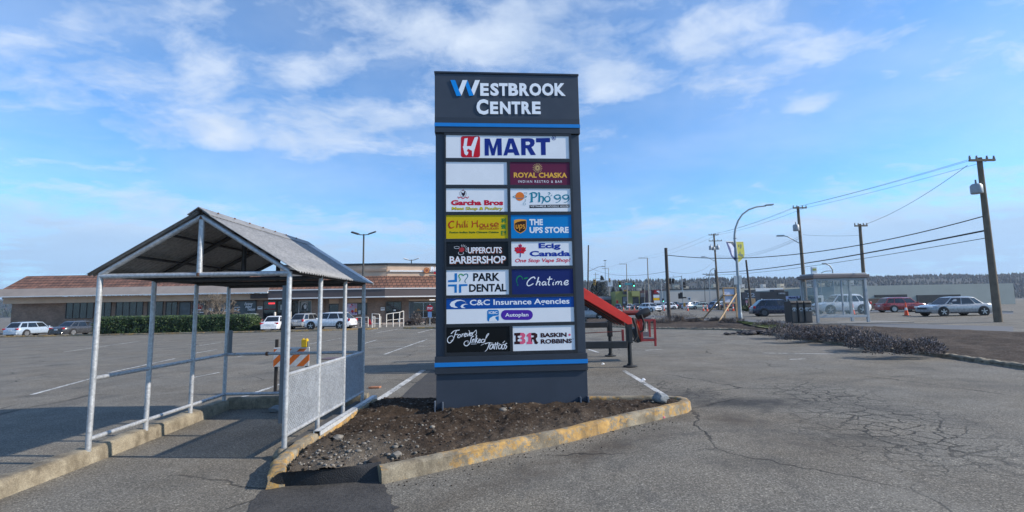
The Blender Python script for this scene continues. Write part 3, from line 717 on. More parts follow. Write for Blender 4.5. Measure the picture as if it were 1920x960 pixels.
tx(p, 'VIETNAMESE NOODLE HOUSE', Z2, 1290, 308, 1852, 342, WHT, .01, 0, 1.1, dout=.0007, lift=6)
# 6 yellow
YEL = flat('yellow_panel', (206, 178, 0)); BRK_ = flat('print_brick_red', (180, 36, 22)); GRN = flat('print_green', (14, 120, 62))
p = panel('yellow panel with brushed red lettering and green characters', YEL, 58, 458, 958, 805, Z2)
S = [(((168, 560), (150, 544), (110, 560), (90, 600), (110, 640), (150, 640), (170, 622)), px_(14), px_(8), px_(22)), (((218, 534), (214, 590), (208, 640)), px_(10), px_(16)), (((212, 600), (236, 584), (254, 600), (262, 640)), px_(8), px_(16)),
     (((290, 580), (288, 610), (296, 638)), px_(10), px_(15)), (((300, 556), (306, 562)), px_(13)), (((330, 532), (326, 590), (330, 638)), px_(10), px_(16)), (((360, 578), (358, 610), (366, 636)), px_(10), px_(15)), (((366, 548), (372, 554)), px_(13)),
     (((432, 540), (440, 590), (432, 636)), px_(14), px_(18), px_(12)), (((436, 592), (470, 574), (508, 572)), px_(10), px_(16)), (((512, 530), (508, 590), (518, 634)), px_(10), px_(18)),
     (((566, 582), (546, 600), (552, 628), (580, 632), (598, 612), (590, 588), (562, 584)), px_(10), px_(8), px_(15)), (((616, 580), (616, 616), (640, 630), (662, 612)), px_(10), px_(8), px_(15)), (((666, 576), (664, 606), (674, 630)), px_(10), px_(15)),
     (((740, 582), (712, 580), (704, 598), (736, 608), (738, 626), (704, 628)), px_(8), px_(8), px_(15)), (((762, 604), (816, 598), (812, 576), (782, 570), (762, 592), (770, 620), (800, 628), (824, 614)), px_(9), px_(7), px_(14))]
fx(p, Z2, BRK_, strokes=S, name='lettering')
tx(p, 'RESTAURANT', Z2, 542, 642, 828, 670, BRK_, .02, 0, 1.15, lift=4)
tx(p, 'Fusion Indian Style Chinese Cuisine', Z2, 102, 686, 824, 736, flat('print_dark_green', (30, 84, 30)), .032, lift=14)
for ch, y in (('利', 500), ('强', 592), ('園', 686)): tx(p, ch, Z2, 860, y, 930, y+68, GRN, .03, name='character')
# 7 blue
p = panel('bright blue panel with brown shield and white lettering', flat('cyan_panel', (0, 122, 190)), 1004, 445, 1895, 792, Z2)
BRN = flat('print_brown', (58, 30, 14)); SG = flat('print_shield_gold', (224, 154, 52))
sh = lambda k: [(1050+k, 530+k), (1090, 518+k), (1142, 514+k), (1196, 518+k), (1232-k, 526+k), (1232-k, 640), (1222-k, 672), (1196, 698-k), (1144, 726-k), (1090, 700-k), (1062+k, 672), (1050+k, 640)]
fx(p, Z2, SG, [sh(0)]); fx(p, Z2, BRN, [[(1059, 580), (1100, 556), (1160, 542), (1224, 540), (1224, 640), (1214, 666), (1190, 690), (1144, 714), (1096, 692), (1070, 666), (1059, 640)]], dout=.0006)
S = [(((1080, 596), (1080, 638), (1094, 650), (1110, 638), (1112, 596)), px_(13)), (((1132, 600), (1132, 686)), px_(13)), (((1134, 606), (1154, 596), (1166, 620), (1154, 646), (1134, 640)), px_(12)), (((1208, 602), (1188, 598), (1182, 614), (1206, 630), (1200, 648), (1180, 646)), px_(12))]
fx(p, Z2, SG, strokes=S, dout=.0012)
tx(p, 'THE', Z2, 1276, 512, 1472, 606, WHT, .04, lift=4); tx(p, 'UPS STORE', Z2, 1278, 624, 1852, 724, WHT, .04, lift=10)
# 8 barber
p = panel('black panel with white shadowed lettering and razor fist emblem', flat('black_panel', (20, 21, 26)), 56, 40, 948, 396, Z3)
SHD = flat('print_copper', (150, 82, 56))
for d_, m_, do in ((9, SHD, 0), (0, WHT, .0008)):
    for w_, xs_, y0_, y1_ in (('UPPERCUTS', (362, 850), 110, 212), ('BARBERSHOP', (100, 908), 238, 360)):
        tx(p, w_, Z3, xs_[0]+d_, y0_+d_, xs_[1]+d_, y1_+d_, m_, .02, 0, .95, dout=do, lift=14)
fx(p, Z3, flat('print_dull_red', (170, 52, 58)), [((236, 140), (280, 116), (312, 134), (310, 168), (280, 190), (240, 182))])
fx(p, Z3, WHT, strokes=[(((166, 112), (230, 108), (232, 134), (172, 134), (166, 112)), px_(4))]+[(((290+40*math.cos(a), 150-40*math.sin(a)), (290+72*math.cos(a), 150-72*math.sin(a))), px_(5)) for a in (1.9, 1.5, 1.1, .7, .3, -.1, -.5)]+[(((232, 186), (226, 210), (262, 228), (300, 210), (296, 190)), px_(5))], dout=.0006)
# 9 vape
p = panel('white panel with red maple leaf and blue lettering', PW, 992, 32, 1868, 384, Z3)
LEAF = [(0, -1), (.12, -.78), (.3, -.84), (.24, -.42), (.5, -.58), (.56, -.46), (.98, -.44), (.84, -.2), (.98, -.06), (.62, .16), (.66, .32), (.08, .30), (-.08, .30), (-.66, .32), (-.62, .16), (-.98, -.06), (-.84, -.2), (-.98, -.44), (-.56, -.46), (-.5, -.58), (-.24, -.42), (-.3, -.84), (-.12, -.78)]
fx(p, Z3, flat('print_leaf_red', (206, 30, 50)), [[(1118+88*a, 172+112*b) for a, b in LEAF]])
fx(p, Z3, NAVY, strokes=[(((1120, 200), (1120, 262)), px_(13))])
for ch, x, y in (('E', 1120, 104), ('C', 1078, 158), ('S', 1118, 158), ('O', 1160, 158)): tx(p, ch, Z3, x-12, y-14, x+12, y+14, flat('print_violet', (70, 60, 130)) if ch != 'O' else flat('print_dark_red', (120, 16, 30)), .03, dout=.0008)
VB = flat('print_royal_blue', (22, 52, 150))
tx(p, 'Ecig', Z3, 1384, 54, 1698, 160, VB, .038, lift=8); tx(p, 'Canada', Z3, 1254, 164, 1836, 254, VB, .04, lift=10)
tx(p, 'One Stop Vape Shop!', Z3, 1046, 272, 1842, 356, flat('print_signal_red', (212, 30, 60)), .02, .22, lift=14)
# 10 dental
p = panel('white panel with blue cross, green tooth outline and black lettering', PW, 54, 445, 952, 808, Z3)
DB = flat('print_azure', (20, 118, 190))
fx(p, Z3, DB, [((172, 494), (208, 492), (208, 618), (78, 622), (78, 594), (172, 588)), ((78, 656), (204, 652), (204, 774), (170, 774), (170, 684), (78, 684)), ((236, 652), (358, 648), (358, 676), (268, 680), (268, 774), (236, 774))])
fx(p, Z3, flat('print_leaf_green', (44, 150, 60)), strokes=[(((240, 612), (254, 580), (234, 540), (246, 510), (276, 508), (300, 528)), px_(10), px_(16))])
fx(p, Z3, flat('print_deep_teal', (14, 112, 130)), strokes=[(((296, 528), (324, 506), (354, 508), (362, 540), (338, 574), (320, 606), (336, 632)), px_(16), px_(8))])
tx(p, 'PARK', Z3, 440, 484, 822, 610, BLK, .03, lift=10); tx(p, 'DENTAL', Z3, 382, 640, 918, 766, BLK, .03, lift=14)
# 11 tea
p = panel('dark blue panel with white script and green leaf', flat('indigo_panel', (24, 38, 100)), 1000, 430, 1878, 790, Z3)
fx(p, Z3, flat('print_emerald', (24, 128, 84)), [((1166, 572), (1186, 556), (1236, 550), (1216, 572), (1180, 580)), ((1080, 646), (1090, 664), (1082, 676), (1072, 664))], [(((1074, 640), (1064, 590), (1084, 548), (1118, 534), (1144, 552), (1158, 590)), px_(10), px_(6), px_(20))])
S = [(((1332, 574), (1318, 550), (1276, 562), (1226, 612), (1216, 654), (1240, 674), (1282, 658), (1308, 640)), 16, 10), (((1384, 548), (1366, 610), (1346, 668)), 15), (((1354, 640), (1384, 612), (1404, 622), (1394, 660), (1408, 664)), 12), (((1490, 624), (1456, 616), (1432, 644), (1444, 664), (1472, 650), (1488, 624), (1484, 660), (1500, 660)), 12),
     (((1546, 540), (1530, 610), (1524, 654), (1546, 664)), 14), (((1506, 580), (1580, 576)), 12), (((1598, 620), (1586, 654), (1602, 662)), 12), (((1608, 590), (1612, 594)), 12), (((1636, 616), (1624, 662)), 12), (((1630, 640), (1656, 612), (1672, 622), (1662, 660)), 11), (((1666, 640), (1696, 610), (1714, 622), (1706, 656), (1724, 660)), 11), (((1752, 640), (1796, 626), (1808, 602), (1780, 598), (1752, 630), (1758, 656), (1788, 660), (1816, 642)), 12)]
fx(p, Z3, WHT, strokes=[(s[0],)+tuple(px_(k+3) for k in s[1:]) for s in S], name='lettering')
# 12 insurance
p = panel('wide white panel with a blue top band and purple pill badge', PW, 46, 55, 1828, 408, Z4)
BL = flat('print_band_blue', (10, 76, 156))
a, b = F(950, 557)[1], F(950, 578.0)[1]; top = Z4(940, 55)[1]
poly_m = MB(); poly(poly_m, [(LX, b), (RX1, b), (RX1, top-.002), (LX, top-.002)], OUT); poly_m.build('colour_band', BL, p)
fx(p, Z4, WHT, [((330, 132), (300, 104), (250, 88), (190, 90), (120, 118), (98, 156), (116, 186), (170, 200), (214, 198), (172, 176), (164, 144), (196, 112), (250, 100), (300, 112)), ((356, 152), (310, 144), (268, 156), (246, 180), (262, 202), (300, 206), (320, 204), (288, 192), (284, 172), (310, 156))], dout=.0007)
tx(p, 'C&C Insurance Agencies', Z4, 376, 66, 1756, 190, WHT, .02, dout=.0007, lift=24)
fx(p, Z4, DB, [pixrr(618, 228, 778, 388, 26)])
fx(p, Z4, PW, [((640, 392), (652, 346), (700, 316), (782, 306), (782, 312), (736, 322), (728, 344), (764, 386), (764, 392))], dout=.0006)
tx(p, 'ICBC', Z4, 638, 248, 760, 286, WHT, .03, dout=.0008, lift=2)
fx(p, Z4, flat('print_purple', (78, 42, 160)), [pixrr(808, 230, 1250, 368, 68)])
tx(p, 'Autoplan', Z4, 866, 270, 1188, 340, WHT, .02, dout=.0007, lift=4)
# 13 tattoo
p = panel('black panel with white flourished script', flat('jet_panel', (12, 12, 14)), 46, 470, 918, 815, Z4)
S = [(((230, 510), (190, 520), (160, 600), (140, 650), (96, 688), (66, 660), (80, 610), (130, 590), (150, 630), (110, 660)), 8, 3, 9), (((116, 560), (160, 520), (236, 506)), 10, 4), (((166, 576), (214, 566)), 7),
     (((246, 570), (218, 580), (208, 612), (232, 612), (250, 586), (244, 568)), 9, 6), (((272, 560), (262, 604)), 9), (((264, 580), (290, 556)), 7), (((302, 580), (326, 566), (316, 552), (296, 576), (304, 600), (330, 588)), 8), (((336, 552), (346, 592), (372, 540), (360, 510)), 9, 5), (((374, 570), (400, 556), (392, 544), (372, 564), (378, 590), (404, 576)), 8), (((416, 540), (408, 584)), 9), (((410, 560), (440, 532), (464, 510), (466, 560), (448, 580)), 6),
     (((432, 592), (400, 610), (376, 690), (330, 728), (296, 706), (310, 668), (352, 660), (350, 694)), 9, 4, 9), (((392, 704), (470, 700)), 4), (((418, 636), (404, 688)), 9), (((408, 660), (436, 632), (432, 684)), 8), (((470, 580), (452, 686)), 10), (((456, 650), (490, 620)), 7), (((462, 646), (488, 690)), 9), (((498, 664), (524, 648), (514, 634), (494, 660), (504, 684), (530, 670)), 8), (((580, 640), (546, 640), (536, 676), (564, 678), (600, 620), (640, 560), (610, 580), (580, 680)), 9, 6),
     (((530, 720), (600, 690), (690, 690)), 4), (((588, 700), (640, 684), (700, 690)), 9, 4), (((650, 690), (620, 770), (584, 808)), 12, 4), (((700, 706), (662, 720), (652, 768), (682, 762), (704, 706), (700, 766)), 9), (((734, 680), (716, 776)), 9), (((704, 710), (750, 700)), 5), (((764, 676), (744, 776)), 9), (((738, 708), (790, 696)), 5), (((804, 706), (778, 724), (776, 766), (804, 762), (816, 724), (800, 704)), 8), (((846, 704), (824, 724), (822, 768), (848, 764), (860, 720), (842, 702)), 8), (((830, 690), (862, 660)), 6), (((890, 690), (864, 712), (888, 740), (864, 774)), 9)]
fx(p, Z4, WHT, strokes=[(s[0],)+tuple(px_(k*1.35) for k in s[1:]) for s in S], name='lettering')
# 14 ice cream
p = panel('white panel with pink and brown initials', PW, 968, 440, 1842, 790, Z4)
DBR = flat('print_chocolate', (56, 26, 28)); PNK = flat('print_pink', (226, 96, 130))
fx(p, Z4, DBR, [((992, 550), (1078, 546), (1070, 586), (1040, 590), (1040, 610), (1072, 624), (1040, 640), (1040, 664), (1074, 668), (1078, 704), (992, 706), (992, 672), (1012, 668), (1012, 586), (992, 582)),
    ((1228, 548), (1280, 546), (1312, 566), (1312, 606), (1292, 628), (1308, 668), (1328, 676), (1310, 704), (1276, 700), (1258, 640), (1240, 640), (1240, 700), (1228, 704), (1228, 612), (1264, 606), (1264, 584), (1228, 580))])
fx(p, Z4, PNK, [((1078, 546), (1122, 548), (1146, 572), (1142, 604), (1124, 622), (1148, 646), (1146, 684), (1116, 704), (1078, 704), (1068, 690), (1072, 668), (1100, 664), (1102, 640), (1076, 630), (1076, 612), (1098, 604), (1098, 586), (1070, 584)), ((1196, 548), (1226, 546), (1226, 668), (1244, 670), (1244, 702), (1164, 704), (1164, 672), (1186, 668), (1186, 600), (1164, 602), (1164, 576))], dout=.0004)
tx(p, 'BASKIN', Z4, 1358, 544, 1718, 610, DBR, .045, lift=4); tx(p, 'ROBBINS', Z4, 1360, 628, 1790, 698, DBR, .045, lift=6); tx(p, 'TM', Z4, 1798, 628, 1816, 638, DBR, .02)
fx(p, Z4, PNK, [circ(1760, 574, 16)])
# 15/16: glass-box lip on the right edge of each white face is left plain

# grid frame standing a centimetre proud of the panels
fu0, fu1, fz0, fz1 = ul+sw-.028, ur-sw+.028, lt+.004, fb-.004
mb = MB(); bar = lambda a, b, c, d: mb.box2((a, .001, b), (c, .0235, d)) if c-a > .002 and d-b > .002 else None
bar(fu0, fz0, LX, fz1); bar(RX1, fz0, fu1, fz1)
rows = []
for r_ in sorted(RECTS, key=lambda q: -q[3]):
    if rows and abs(rows[-1][0][3]-r_[3]) < .06: rows[-1].append(r_)
    else: rows.append([r_])
prev = fz1
for rw_ in rows:
    top = sum(q[3] for q in rw_)/len(rw_); bot = sum(q[1] for q in rw_)/len(rw_)
    bar(LX+.0005, top, RX1-.0005, prev)
    if len(rw_) == 2: bar(LX1, bot+.0005, RX, top-.0005)
    prev = bot
bar(LX+.0005, fz0, RX1-.0005, prev)
mb.build('panel_frame', BLACKF, sign)

# ------------------------------------------------------------------ cart shelter
def galv_mat(name, c, r=.42, metal=.75):
    m, n, b = newmat(name); t = n.tc()
    sp = n.voro(n.vmath('ADD', t, n.vmath('MULTIPLY', n.noise(t, 30, 3, col=True), (.03, .03, .03))), 38, out='Color'); f = n.noise(t, 3.5, 5, .6)
    k = n.mix(.35, n.ramp(n.sep(sp)[0], (0, tuple(x*.72 for x in c)), (1, tuple(min(1, x*1.2) for x in c))), n.ramp(f, (.3, tuple(x*.7 for x in c)), (.7, tuple(min(1, x*1.15) for x in c))))
    rust = n.ramp(n.noise(t, 5.5, 7, .7), (.66, 0), (.74, .55))
    n.put(b.inputs['Base Color'], n.mix(rust, k, (.13, .065, .03))); b.inputs['Metallic'].default_value = metal
    n.put(b.inputs['Roughness'], n.ramp(f, (.3, r-.08), (.7, r+.12))); return m
GALV = galv_mat('galvanised_tube', (.46, .47, .485), .47, .45)
GALVD = galv_mat('galvanised_channel', (.62, .63, .64), .5, .4)
SHEET = galv_mat('roof_sheet', (.27, .27, .275), .6, .25)
INNER = galv_mat('shade_toned_galvanised', (.055, .056, .06), .6, .3)  # darker copy of the tube metal: shade under the roof put into its colour
XR, XC, XL0, XL1 = -2.66, -3.74, -4.92, -5.08
Y0, Y1 = 5.72, 8.62; EZ, RZ = 2.115, 2.80; TR = .030
def xl(y): return XL0+(XL1-XL0)*(y-Y0)/(Y1-Y0)
sh_ = thing('cart_shelter', (XC, (Y0+Y1)/2, gz(XC)), 0, 'galvanised pipe cart shelter with corrugated gable roof left of the sign', 'shelter')
SO = sh_.location.copy(); L = lambda x, y, z: (x-SO.x, y-SO.y, z-SO.z)
PY = [5.72, 6.66, 7.64, 8.60]
for i, y in enumerate(PY):
    for x in (XR, xl(y)):
        b = MB().tube([L(x, y, gz(x)+(.0 if i == 0 else .05)), L(x, y, EZ)], TR, 14).build('post', GALV, sh_, smooth=50)
    l_, r_ = xl(y), XR
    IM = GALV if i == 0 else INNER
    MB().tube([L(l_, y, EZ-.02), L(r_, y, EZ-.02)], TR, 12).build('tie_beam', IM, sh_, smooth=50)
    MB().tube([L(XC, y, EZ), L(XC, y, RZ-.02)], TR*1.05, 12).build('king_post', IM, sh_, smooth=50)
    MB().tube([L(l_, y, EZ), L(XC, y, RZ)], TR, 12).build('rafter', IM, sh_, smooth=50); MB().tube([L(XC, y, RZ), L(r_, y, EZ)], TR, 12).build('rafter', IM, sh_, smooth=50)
for x0_, x1_ in ((XR, XR), (xl(Y0), xl(Y1))):
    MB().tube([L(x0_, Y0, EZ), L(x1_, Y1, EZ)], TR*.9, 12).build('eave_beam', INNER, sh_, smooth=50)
    for z in (.90, .215): MB().tube([L(x0_, Y0, z), L(x1_, Y1-.02, z)], TR*.85, 12).build('side_rail', GALV, sh_, smooth=50)
for z in (.90, .215): MB().tube([L(XL1, Y1-.02, z), L(XR, Y1-.02, z)], TR*.85, 12).build('back_rail', GALV, sh_, smooth=50)
mb = MB()
for x in (-4.35, -3.0): mb.lathe([(.030, -.02), (.036, -.02), (.036, .02), (.030, .02)], 12, L(x, Y1-.02, .90), Matrix.Rotation(R(90), 3, 'Y'))
mb.build('pipe_clamp', mat('rusty_clamp', (.17, .085, .05), .8, .3, var=.4), sh_)
mb = MB()     # joints: small weld collars, a little rusty
for y in (Y0,):
    for q in ((XC, EZ-.02), (XC, RZ-.02)): MB().lathe([(.032, -.02), (.034, 0), (.032, .02)], 12, L(q[0], y, q[1])).build('weld_collar', mat('rusty_clamp', (.17, .085, .05)), sh_, smooth=60)
# corrugated roof: two slopes with real corrugations running from ridge to eave
def slope(xe0, xe1, ze, side):
    mb = MB(); N = 41*6
    def fn(u, v):
        y = Y0-.06+(Y1+.10-Y0+.06)*u; xe = xe0+(xe1-xe0)*u; x = XC+side*.03+(xe-XC)*v; z = RZ+.055+(ze-RZ)*v+.013*math.sin(2*math.pi*41*u); return L(x, y, z)
    mb.grid(fn, N, 6); o = mb.build('roof_sheet', SHEET, sh_, smooth=180); s = o.modifiers.new('thick', 'SOLIDIFY'); s.thickness = .002; return o
ov = .10; k_ = (EZ-RZ)/(XR-XC)
slope(XR+ov, XR+ov, RZ+k_*(XR+ov-XC), 1)
kl0 = (EZ-RZ)/(xl(Y0)-XC); slope(xl(Y0)-ov, xl(Y1)-ov, RZ+kl0*(xl(Y0)-ov-XC), -1)
mb = MB(); mb.prism([L(XC-.13, Y0-.08, RZ+.065+.13*kl0*-1*-1 if False else RZ-.005), L(XC, Y0-.08, RZ+.085), L(XC+.13, Y0-.08, RZ-.005), L(XC+.13, Y0-.08, RZ+.004), L(XC, Y0-.08, RZ+.094), L(XC-.13, Y0-.08, RZ+.004)], (0, Y1+.12-Y0+.08, 0))
mb.build('ridge_cap', SHEET, sh_, normals=True).location = (0, 0, .012)
mb = MB()
for k in range(7): mb.lathe([(.012, 0), (.012, .012), (.004, .02)], 8, L(XC+.10, Y0+.15+k*.36, RZ+.058))
mb.build('roof_screw', mat('rusty_clamp', (.1, .1, .1)), sh_)
# broad flashing closing the far gable edge of the right slope
a, b = Vector(L(XC, Y1+.12, RZ+.085)), Vector(L(XR+ov+.03, Y1+.12, RZ+k_*(XR+ov+.03-XC)+.085))
mb = MB(); dwn = Vector((0, 0, -.035)); mb.prism([a, b, b+dwn, a+dwn], (0, .012, 0)); up_ = Vector((0, -.34, 0)); mb.prism([a, b, b+up_, a+up_], (0, 0, .008))
mb.build('gable_flashing', GALV, sh_, normals=True)
# purlins under the sheets
for s_, xe in ((1, XR), (-1, xl(Y0))):
    for t_ in (.33, .7):
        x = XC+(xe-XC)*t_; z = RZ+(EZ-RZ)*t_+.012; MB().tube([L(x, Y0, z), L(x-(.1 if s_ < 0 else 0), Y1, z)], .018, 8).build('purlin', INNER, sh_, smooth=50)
# expanded-metal infill panels between the right posts
EXP = galv_mat('expanded_metal', (.36, .38, .41), .5, .35)
def mesh_panel(y0, y1, z0, z1, x):
    mb = MB(); pit = .030; hw = .0075; th = .004
    w, h = y1-y0, z1-z0
    for sgn in (1, -1):
        k = -h
        while k < w+h:
            # line y = k + s, z = s (or mirrored) clipped to the panel
            t0, t1 = (max(0, -k), min(h, w-k)) if sgn > 0 else (max(0, k-w), min(h, k))
            if t1-t0 > .01:
                p, q = ((k+t0, t0), (k+t1, t1)) if sgn > 0 else ((k-t0, t0), (k-t1, t1))
                a, b = Vector(L(x, y0+p[0], z0+p[1])), Vector(L(x, y0+q[0], z0+q[1])); d = (b-a).normalized(); nn = Vector((0, -d.z, d.y))*hw; ex = Vector((th*(1 if sgn > 0 else .3), 0, 0))
                mb.add([a-nn-ex, b-nn-ex, b+nn-ex, a+nn-ex, a-nn+ex, b-nn+ex, b+nn+ex, a+nn+ex], [(0, 1, 2, 3), (7, 6, 5, 4), (0, 4, 5, 1), (2, 6, 7, 3)])
            k += pit*1.5
    for (ya, za, yb, zb) in ((0, 0, w, 0), (0, h, w, h), (0, 0, 0, h), (w, 0, w, h)):
        mb.tube([L(x, y0+ya, z0+za), L(x, y0+yb, z0+zb)], .007, 6)
    return mb.build('mesh_panel', EXP, sh_)
for a, b in zip(PY, PY[1:]): mesh_panel(a+.05, b-.05, .235, .875, XR+.012)
# black uprights bolted behind the near and back posts (flat steel)
for (px, y) in (((XR-.06, Y0+.03)), (XL1+.07, Y1-.02), (XR-.06, Y1-.03)):
    MB().box2(L(px-.03, y-.008, .9 if y > 7 else .35), L(px+.03, y+.008, 1.32 if y > 7 else 1.95)).build('flat_bar', mat('dull_steel_strap', (.16, .17, .18), .6, .3), sh_)
# concrete nub under the near post, loose steel channel, kerbs of the bay
o = MB().blob((0, 0, .03), .13, 3, .3, 3, (1.1, .9, .75)).build('footing', KC, smooth=60); o.location = (XR+.02, Y0, gz(XR)); tag(o, 'rough concrete footing around the near shelter post', 'footing')
a, b = G(594, 820, .10), G(702, 750, .10); d_ = (b-a).normalized(); n_ = Vector((-d_.y, d_.x, 0))
mb = MB()
for q in ((-.045, 0, -.035, .06), (-.045, .052, .045, .06), (.035, 0, .045, .06)):
    c4 = [a+n_*q[0]+Vector((0, 0, q[1])), a+n_*q[2]+Vector((0, 0, q[1])), a+n_*q[2]+Vector((0, 0, q[3])), a+n_*q[0]+Vector((0, 0, q[3]))]; mb.prism(c4, b-a)
o = mb.build('steel_channel', GALVD, normals=True); o.location.z = .02; tag(o, 'loose galvanised steel channel lying beside the shelter mesh panels', 'channel')
sweep_kerb('kerb', [(XR+.05, Y1+.06), (XL1-.0, Y1+.06)], w=.17, h=.19, m=KC, side=-1)
sweep_kerb('kerb', [(xl(Y1)+.07, Y1+.04), (xl(7.6)+.07, 7.6), (xl(Y0)+.07, Y0-.4), (xl(Y0)+.15, 2.8)], w=.24, h=.17, m=KC, side=-1)
STRIP = mat('old_asphalt_fill', (.085, .082, .078), .9, var=.35, scale=3, bump=.6, bscale=50, fine=.3)
mb = MB(); strip = [Vector((XR-.14, 6.1)), G(575, 838), G(640, 800), G(700, 762), Vector((XR+.32, Y1+.1)), Vector((XR-.14, Y1+.1))]
strip = [Vector((p.x, p.y)) for p in strip]
sheet(mb, strip, .075); n0 = len(mb.v)
mb.add([(p.x, p.y, gz(p.x)+z) for p in strip for z in (0, .075)], [(2*i, 2*((i+1) % 6), 2*((i+1) % 6)+1, 2*i+1) for i in range(6)])
tag(mb.build('shelter_strip', STRIP, normals=False), kind='structure')

# ------------------------------------------------------------------ barricade board with lamp, behind the shelter
def barricade_mat():
    m, n, b = newmat('barricade_stripes'); x, y, z = n.sep(n.tc())
    s = n.math('FRACT', n.math('DIVIDE', n.math('SUBTRACT', x, z), .30))
    k = n.math('GREATER_THAN', s, .5)
    dirt = n.ramp(n.noise(n.tc(), 9, 6, .7), (.35, .72), (.65, 1.0))
    n.put(b.inputs['Base Color'], n.mix(1, n.mix(k, (.60, .62, .64), (.62, .14, .012)), dirt, 'MULTIPLY')); b.inputs['Roughness'].default_value = .5; return m
BM_ = barricade_mat()
g0 = G(521, 744); bz = gz(g0.x); by = g0.y+.35
bl = At(514, 670, by); br = At(579, 670, by); bt_ = At(545, 654, by).z; bb_ = At(545, 687, by).z
br_ = thing('barricade', ((bl.x+br.x)/2, by, bz), R(3), 'orange and white striped barricade board on dark posts behind the shelter', 'barricade')
w_ = (br.x-bl.x)/2
MB().box2((-w_, -.012, bb_-bz), (w_, .012, bt_-bz)).build('board', BM_, br_, bev=.003)
MB().box2((-w_, -.014, bt_-bz), (w_, .02, bt_-bz+.03)).build('top_edge', mat('faded_white_plastic', (.6, .62, .65), .5), br_, bev=.003)
DK = mat('dark_weathered_post', (.028, .024, .022), .7, var=.4)
MB().box2((-w_+.01, .014, -.01), (-w_+.075, .05, bt_-bz+.20)).build('post', DK, br_, bev=.006); MB().box2((w_-.085, .014, -.01), (w_-.02, .05, bt_-bz-.02)).build('post', DK, br_, bev=.006)
MB().box2((-w_-.01, -.05, .0), (-w_+.1, .5, .03)).build('foot', DK, br_); MB().box2((w_-.1, -.05, .0), (w_+.01, .5, .03)).build('foot', DK, br_)
yl = thing('warning_lamp', (At(572, 652, by).x, by, bt_+.03), 0, 'yellow battery warning lamp sitting on the striped barricade', 'lamp')
YP = mat('yellow_plastic', (.62, .40, .01), .4, var=.12); hgt = At(572, 636, by).z-(bt_+.03)
mb = MB().box2((-.065, -.05, 0), (.055, .05, hgt)); mb.build('housing', YP, yl, bev=.012)
MB().box2((.056, -.04, .01), (.075, .04, hgt*.75)).build('side_clip', mat('grey_clip', (.12, .13, .12), .6), yl, bev=.004)
mb = MB(); mb.box2((-.05, -.03, hgt), (-.03, .03, hgt+.015)); mb.box2((.02, -.03, hgt), (.04, .03, hgt+.015)); mb.build('handle_lug', YP, yl)
p = G(640, 672); sheetm = MB().box2((-.62, -.3, 0), (.62, .3, .02)); o = sheetm.build('road_plate', mat('maroon_grating', (.13, .09, .10), .7, .2, var=.35, scale=40), bev=.004); o.location = (p.x, p.y, gz(p.x)); tag(o, 'dull maroon flat grating lying on the asphalt behind the barricade', 'grating')

# ------------------------------------------------------------------ boom truck behind the sign
RED_ = mat('boom_red', (.95, .042, .024), .42, var=.14, scale=3, coat=.15)
DRED = mat('dark_red_steel', (.16, .018, .016), .55, var=.35, scale=6)
BLKS = mat('black_steel', (.02, .021, .023), .5, var=.4, scale=5, fine=.2)
BLKR = mat('black_rubber', (.015, .015, .016), .75, var=.3)
f1, f2 = G(1182, 688), G(1145, 668)
bt = thing('boom_truck', (0, 0, 0), 0, 'red boom lift rig on black outriggers standing behind the pylon sign', 'truck')
def yat(px, py, y): return At(px, py, y)
for (ft_, topy, beam) in ((f1, 606, (640, 653)), (f2, 600, (604, 614))):
    zt = At(1175, topy, ft_.y).z; g_ = gz(ft_.x)
    lg = MB().box2((ft_.x-.075, ft_.y-.075, g_+.62), (ft_.x+.075, ft_.y+.075, zt)).build('outrigger_leg', BLKS, bt, bev=.008)
    MB().tube([(ft_.x, ft_.y, g_+.03), (ft_.x, ft_.y, zt-.1)], .058, 12).build('ram', BLKS, lg, smooth=50)
    MB().lathe([(.18, 0), (.18, .03), (.09, .045), (.075, .09)], 16, (ft_.x, ft_.y, g_)).build('foot_pad', BLKR, lg, smooth=40)
    MB().box2((ft_.x-.02, ft_.y-.085, g_+.64), (ft_.x+.07, ft_.y-.076, zt-.12)).build('rack', mat('rack_steel', (.05, .05, .052), .45, .5), lg)
    z1, z0 = At(1140, beam[0], ft_.y).z, At(1140, beam[1], ft_.y).z
    MB().box2((-1.9, ft_.y-.09, z0), (ft_.x-.07, ft_.y+.09, z1)).build('outrigger_beam', BLKS, bt, bev=.01)
    xl_ = -1.75
    lg = MB().box2((xl_-.075, ft_.y-.075, .5), (xl_+.075, ft_.y+.075, zt)).build('outrigger_leg', BLKS, bt, bev=.008)
    MB().tube([(xl_, ft_.y, .02), (xl_, ft_.y, zt-.1)], .058, 12).build('ram', BLKS, lg, smooth=50); MB().lathe([(.18, 0), (.18, .03), (.09, .045)], 16, (xl_, ft_.y, gz(xl_))).build('foot_pad', BLKR, lg, smooth=40)
# chassis deck hidden behind the sign
MB().box2((-1.5, 12.9, .75), (.75, 14.9, 1.0)).build('chassis', BLKS, bt, bev=.02)
for x, y in ((-1.1, 13.05), (-1.1, 14.75), (.35, 13.05), (.35, 14.75)):
    w = MB().lathe([(.25, -.12), (.40, -.11), (.42, -.06), (.42, .06), (.40, .11), (.25, .12)], 24, (x, y, .42+gz(x)), Matrix.Rotation(R(90), 3, 'X')).build('wheel', BLKR, bt, smooth=40)
    MB().lathe([(.24, -.125), (.24, .125)], 20, (x, y, .42+gz(x)), Matrix.Rotation(R(90), 3, 'X')).build('rim', GALVD, w, smooth=40)
MB().box2((-1.3, 13.4, 1.0), (.1, 14.4, 1.62)).build('turret', RED_, bt, bev=.03)
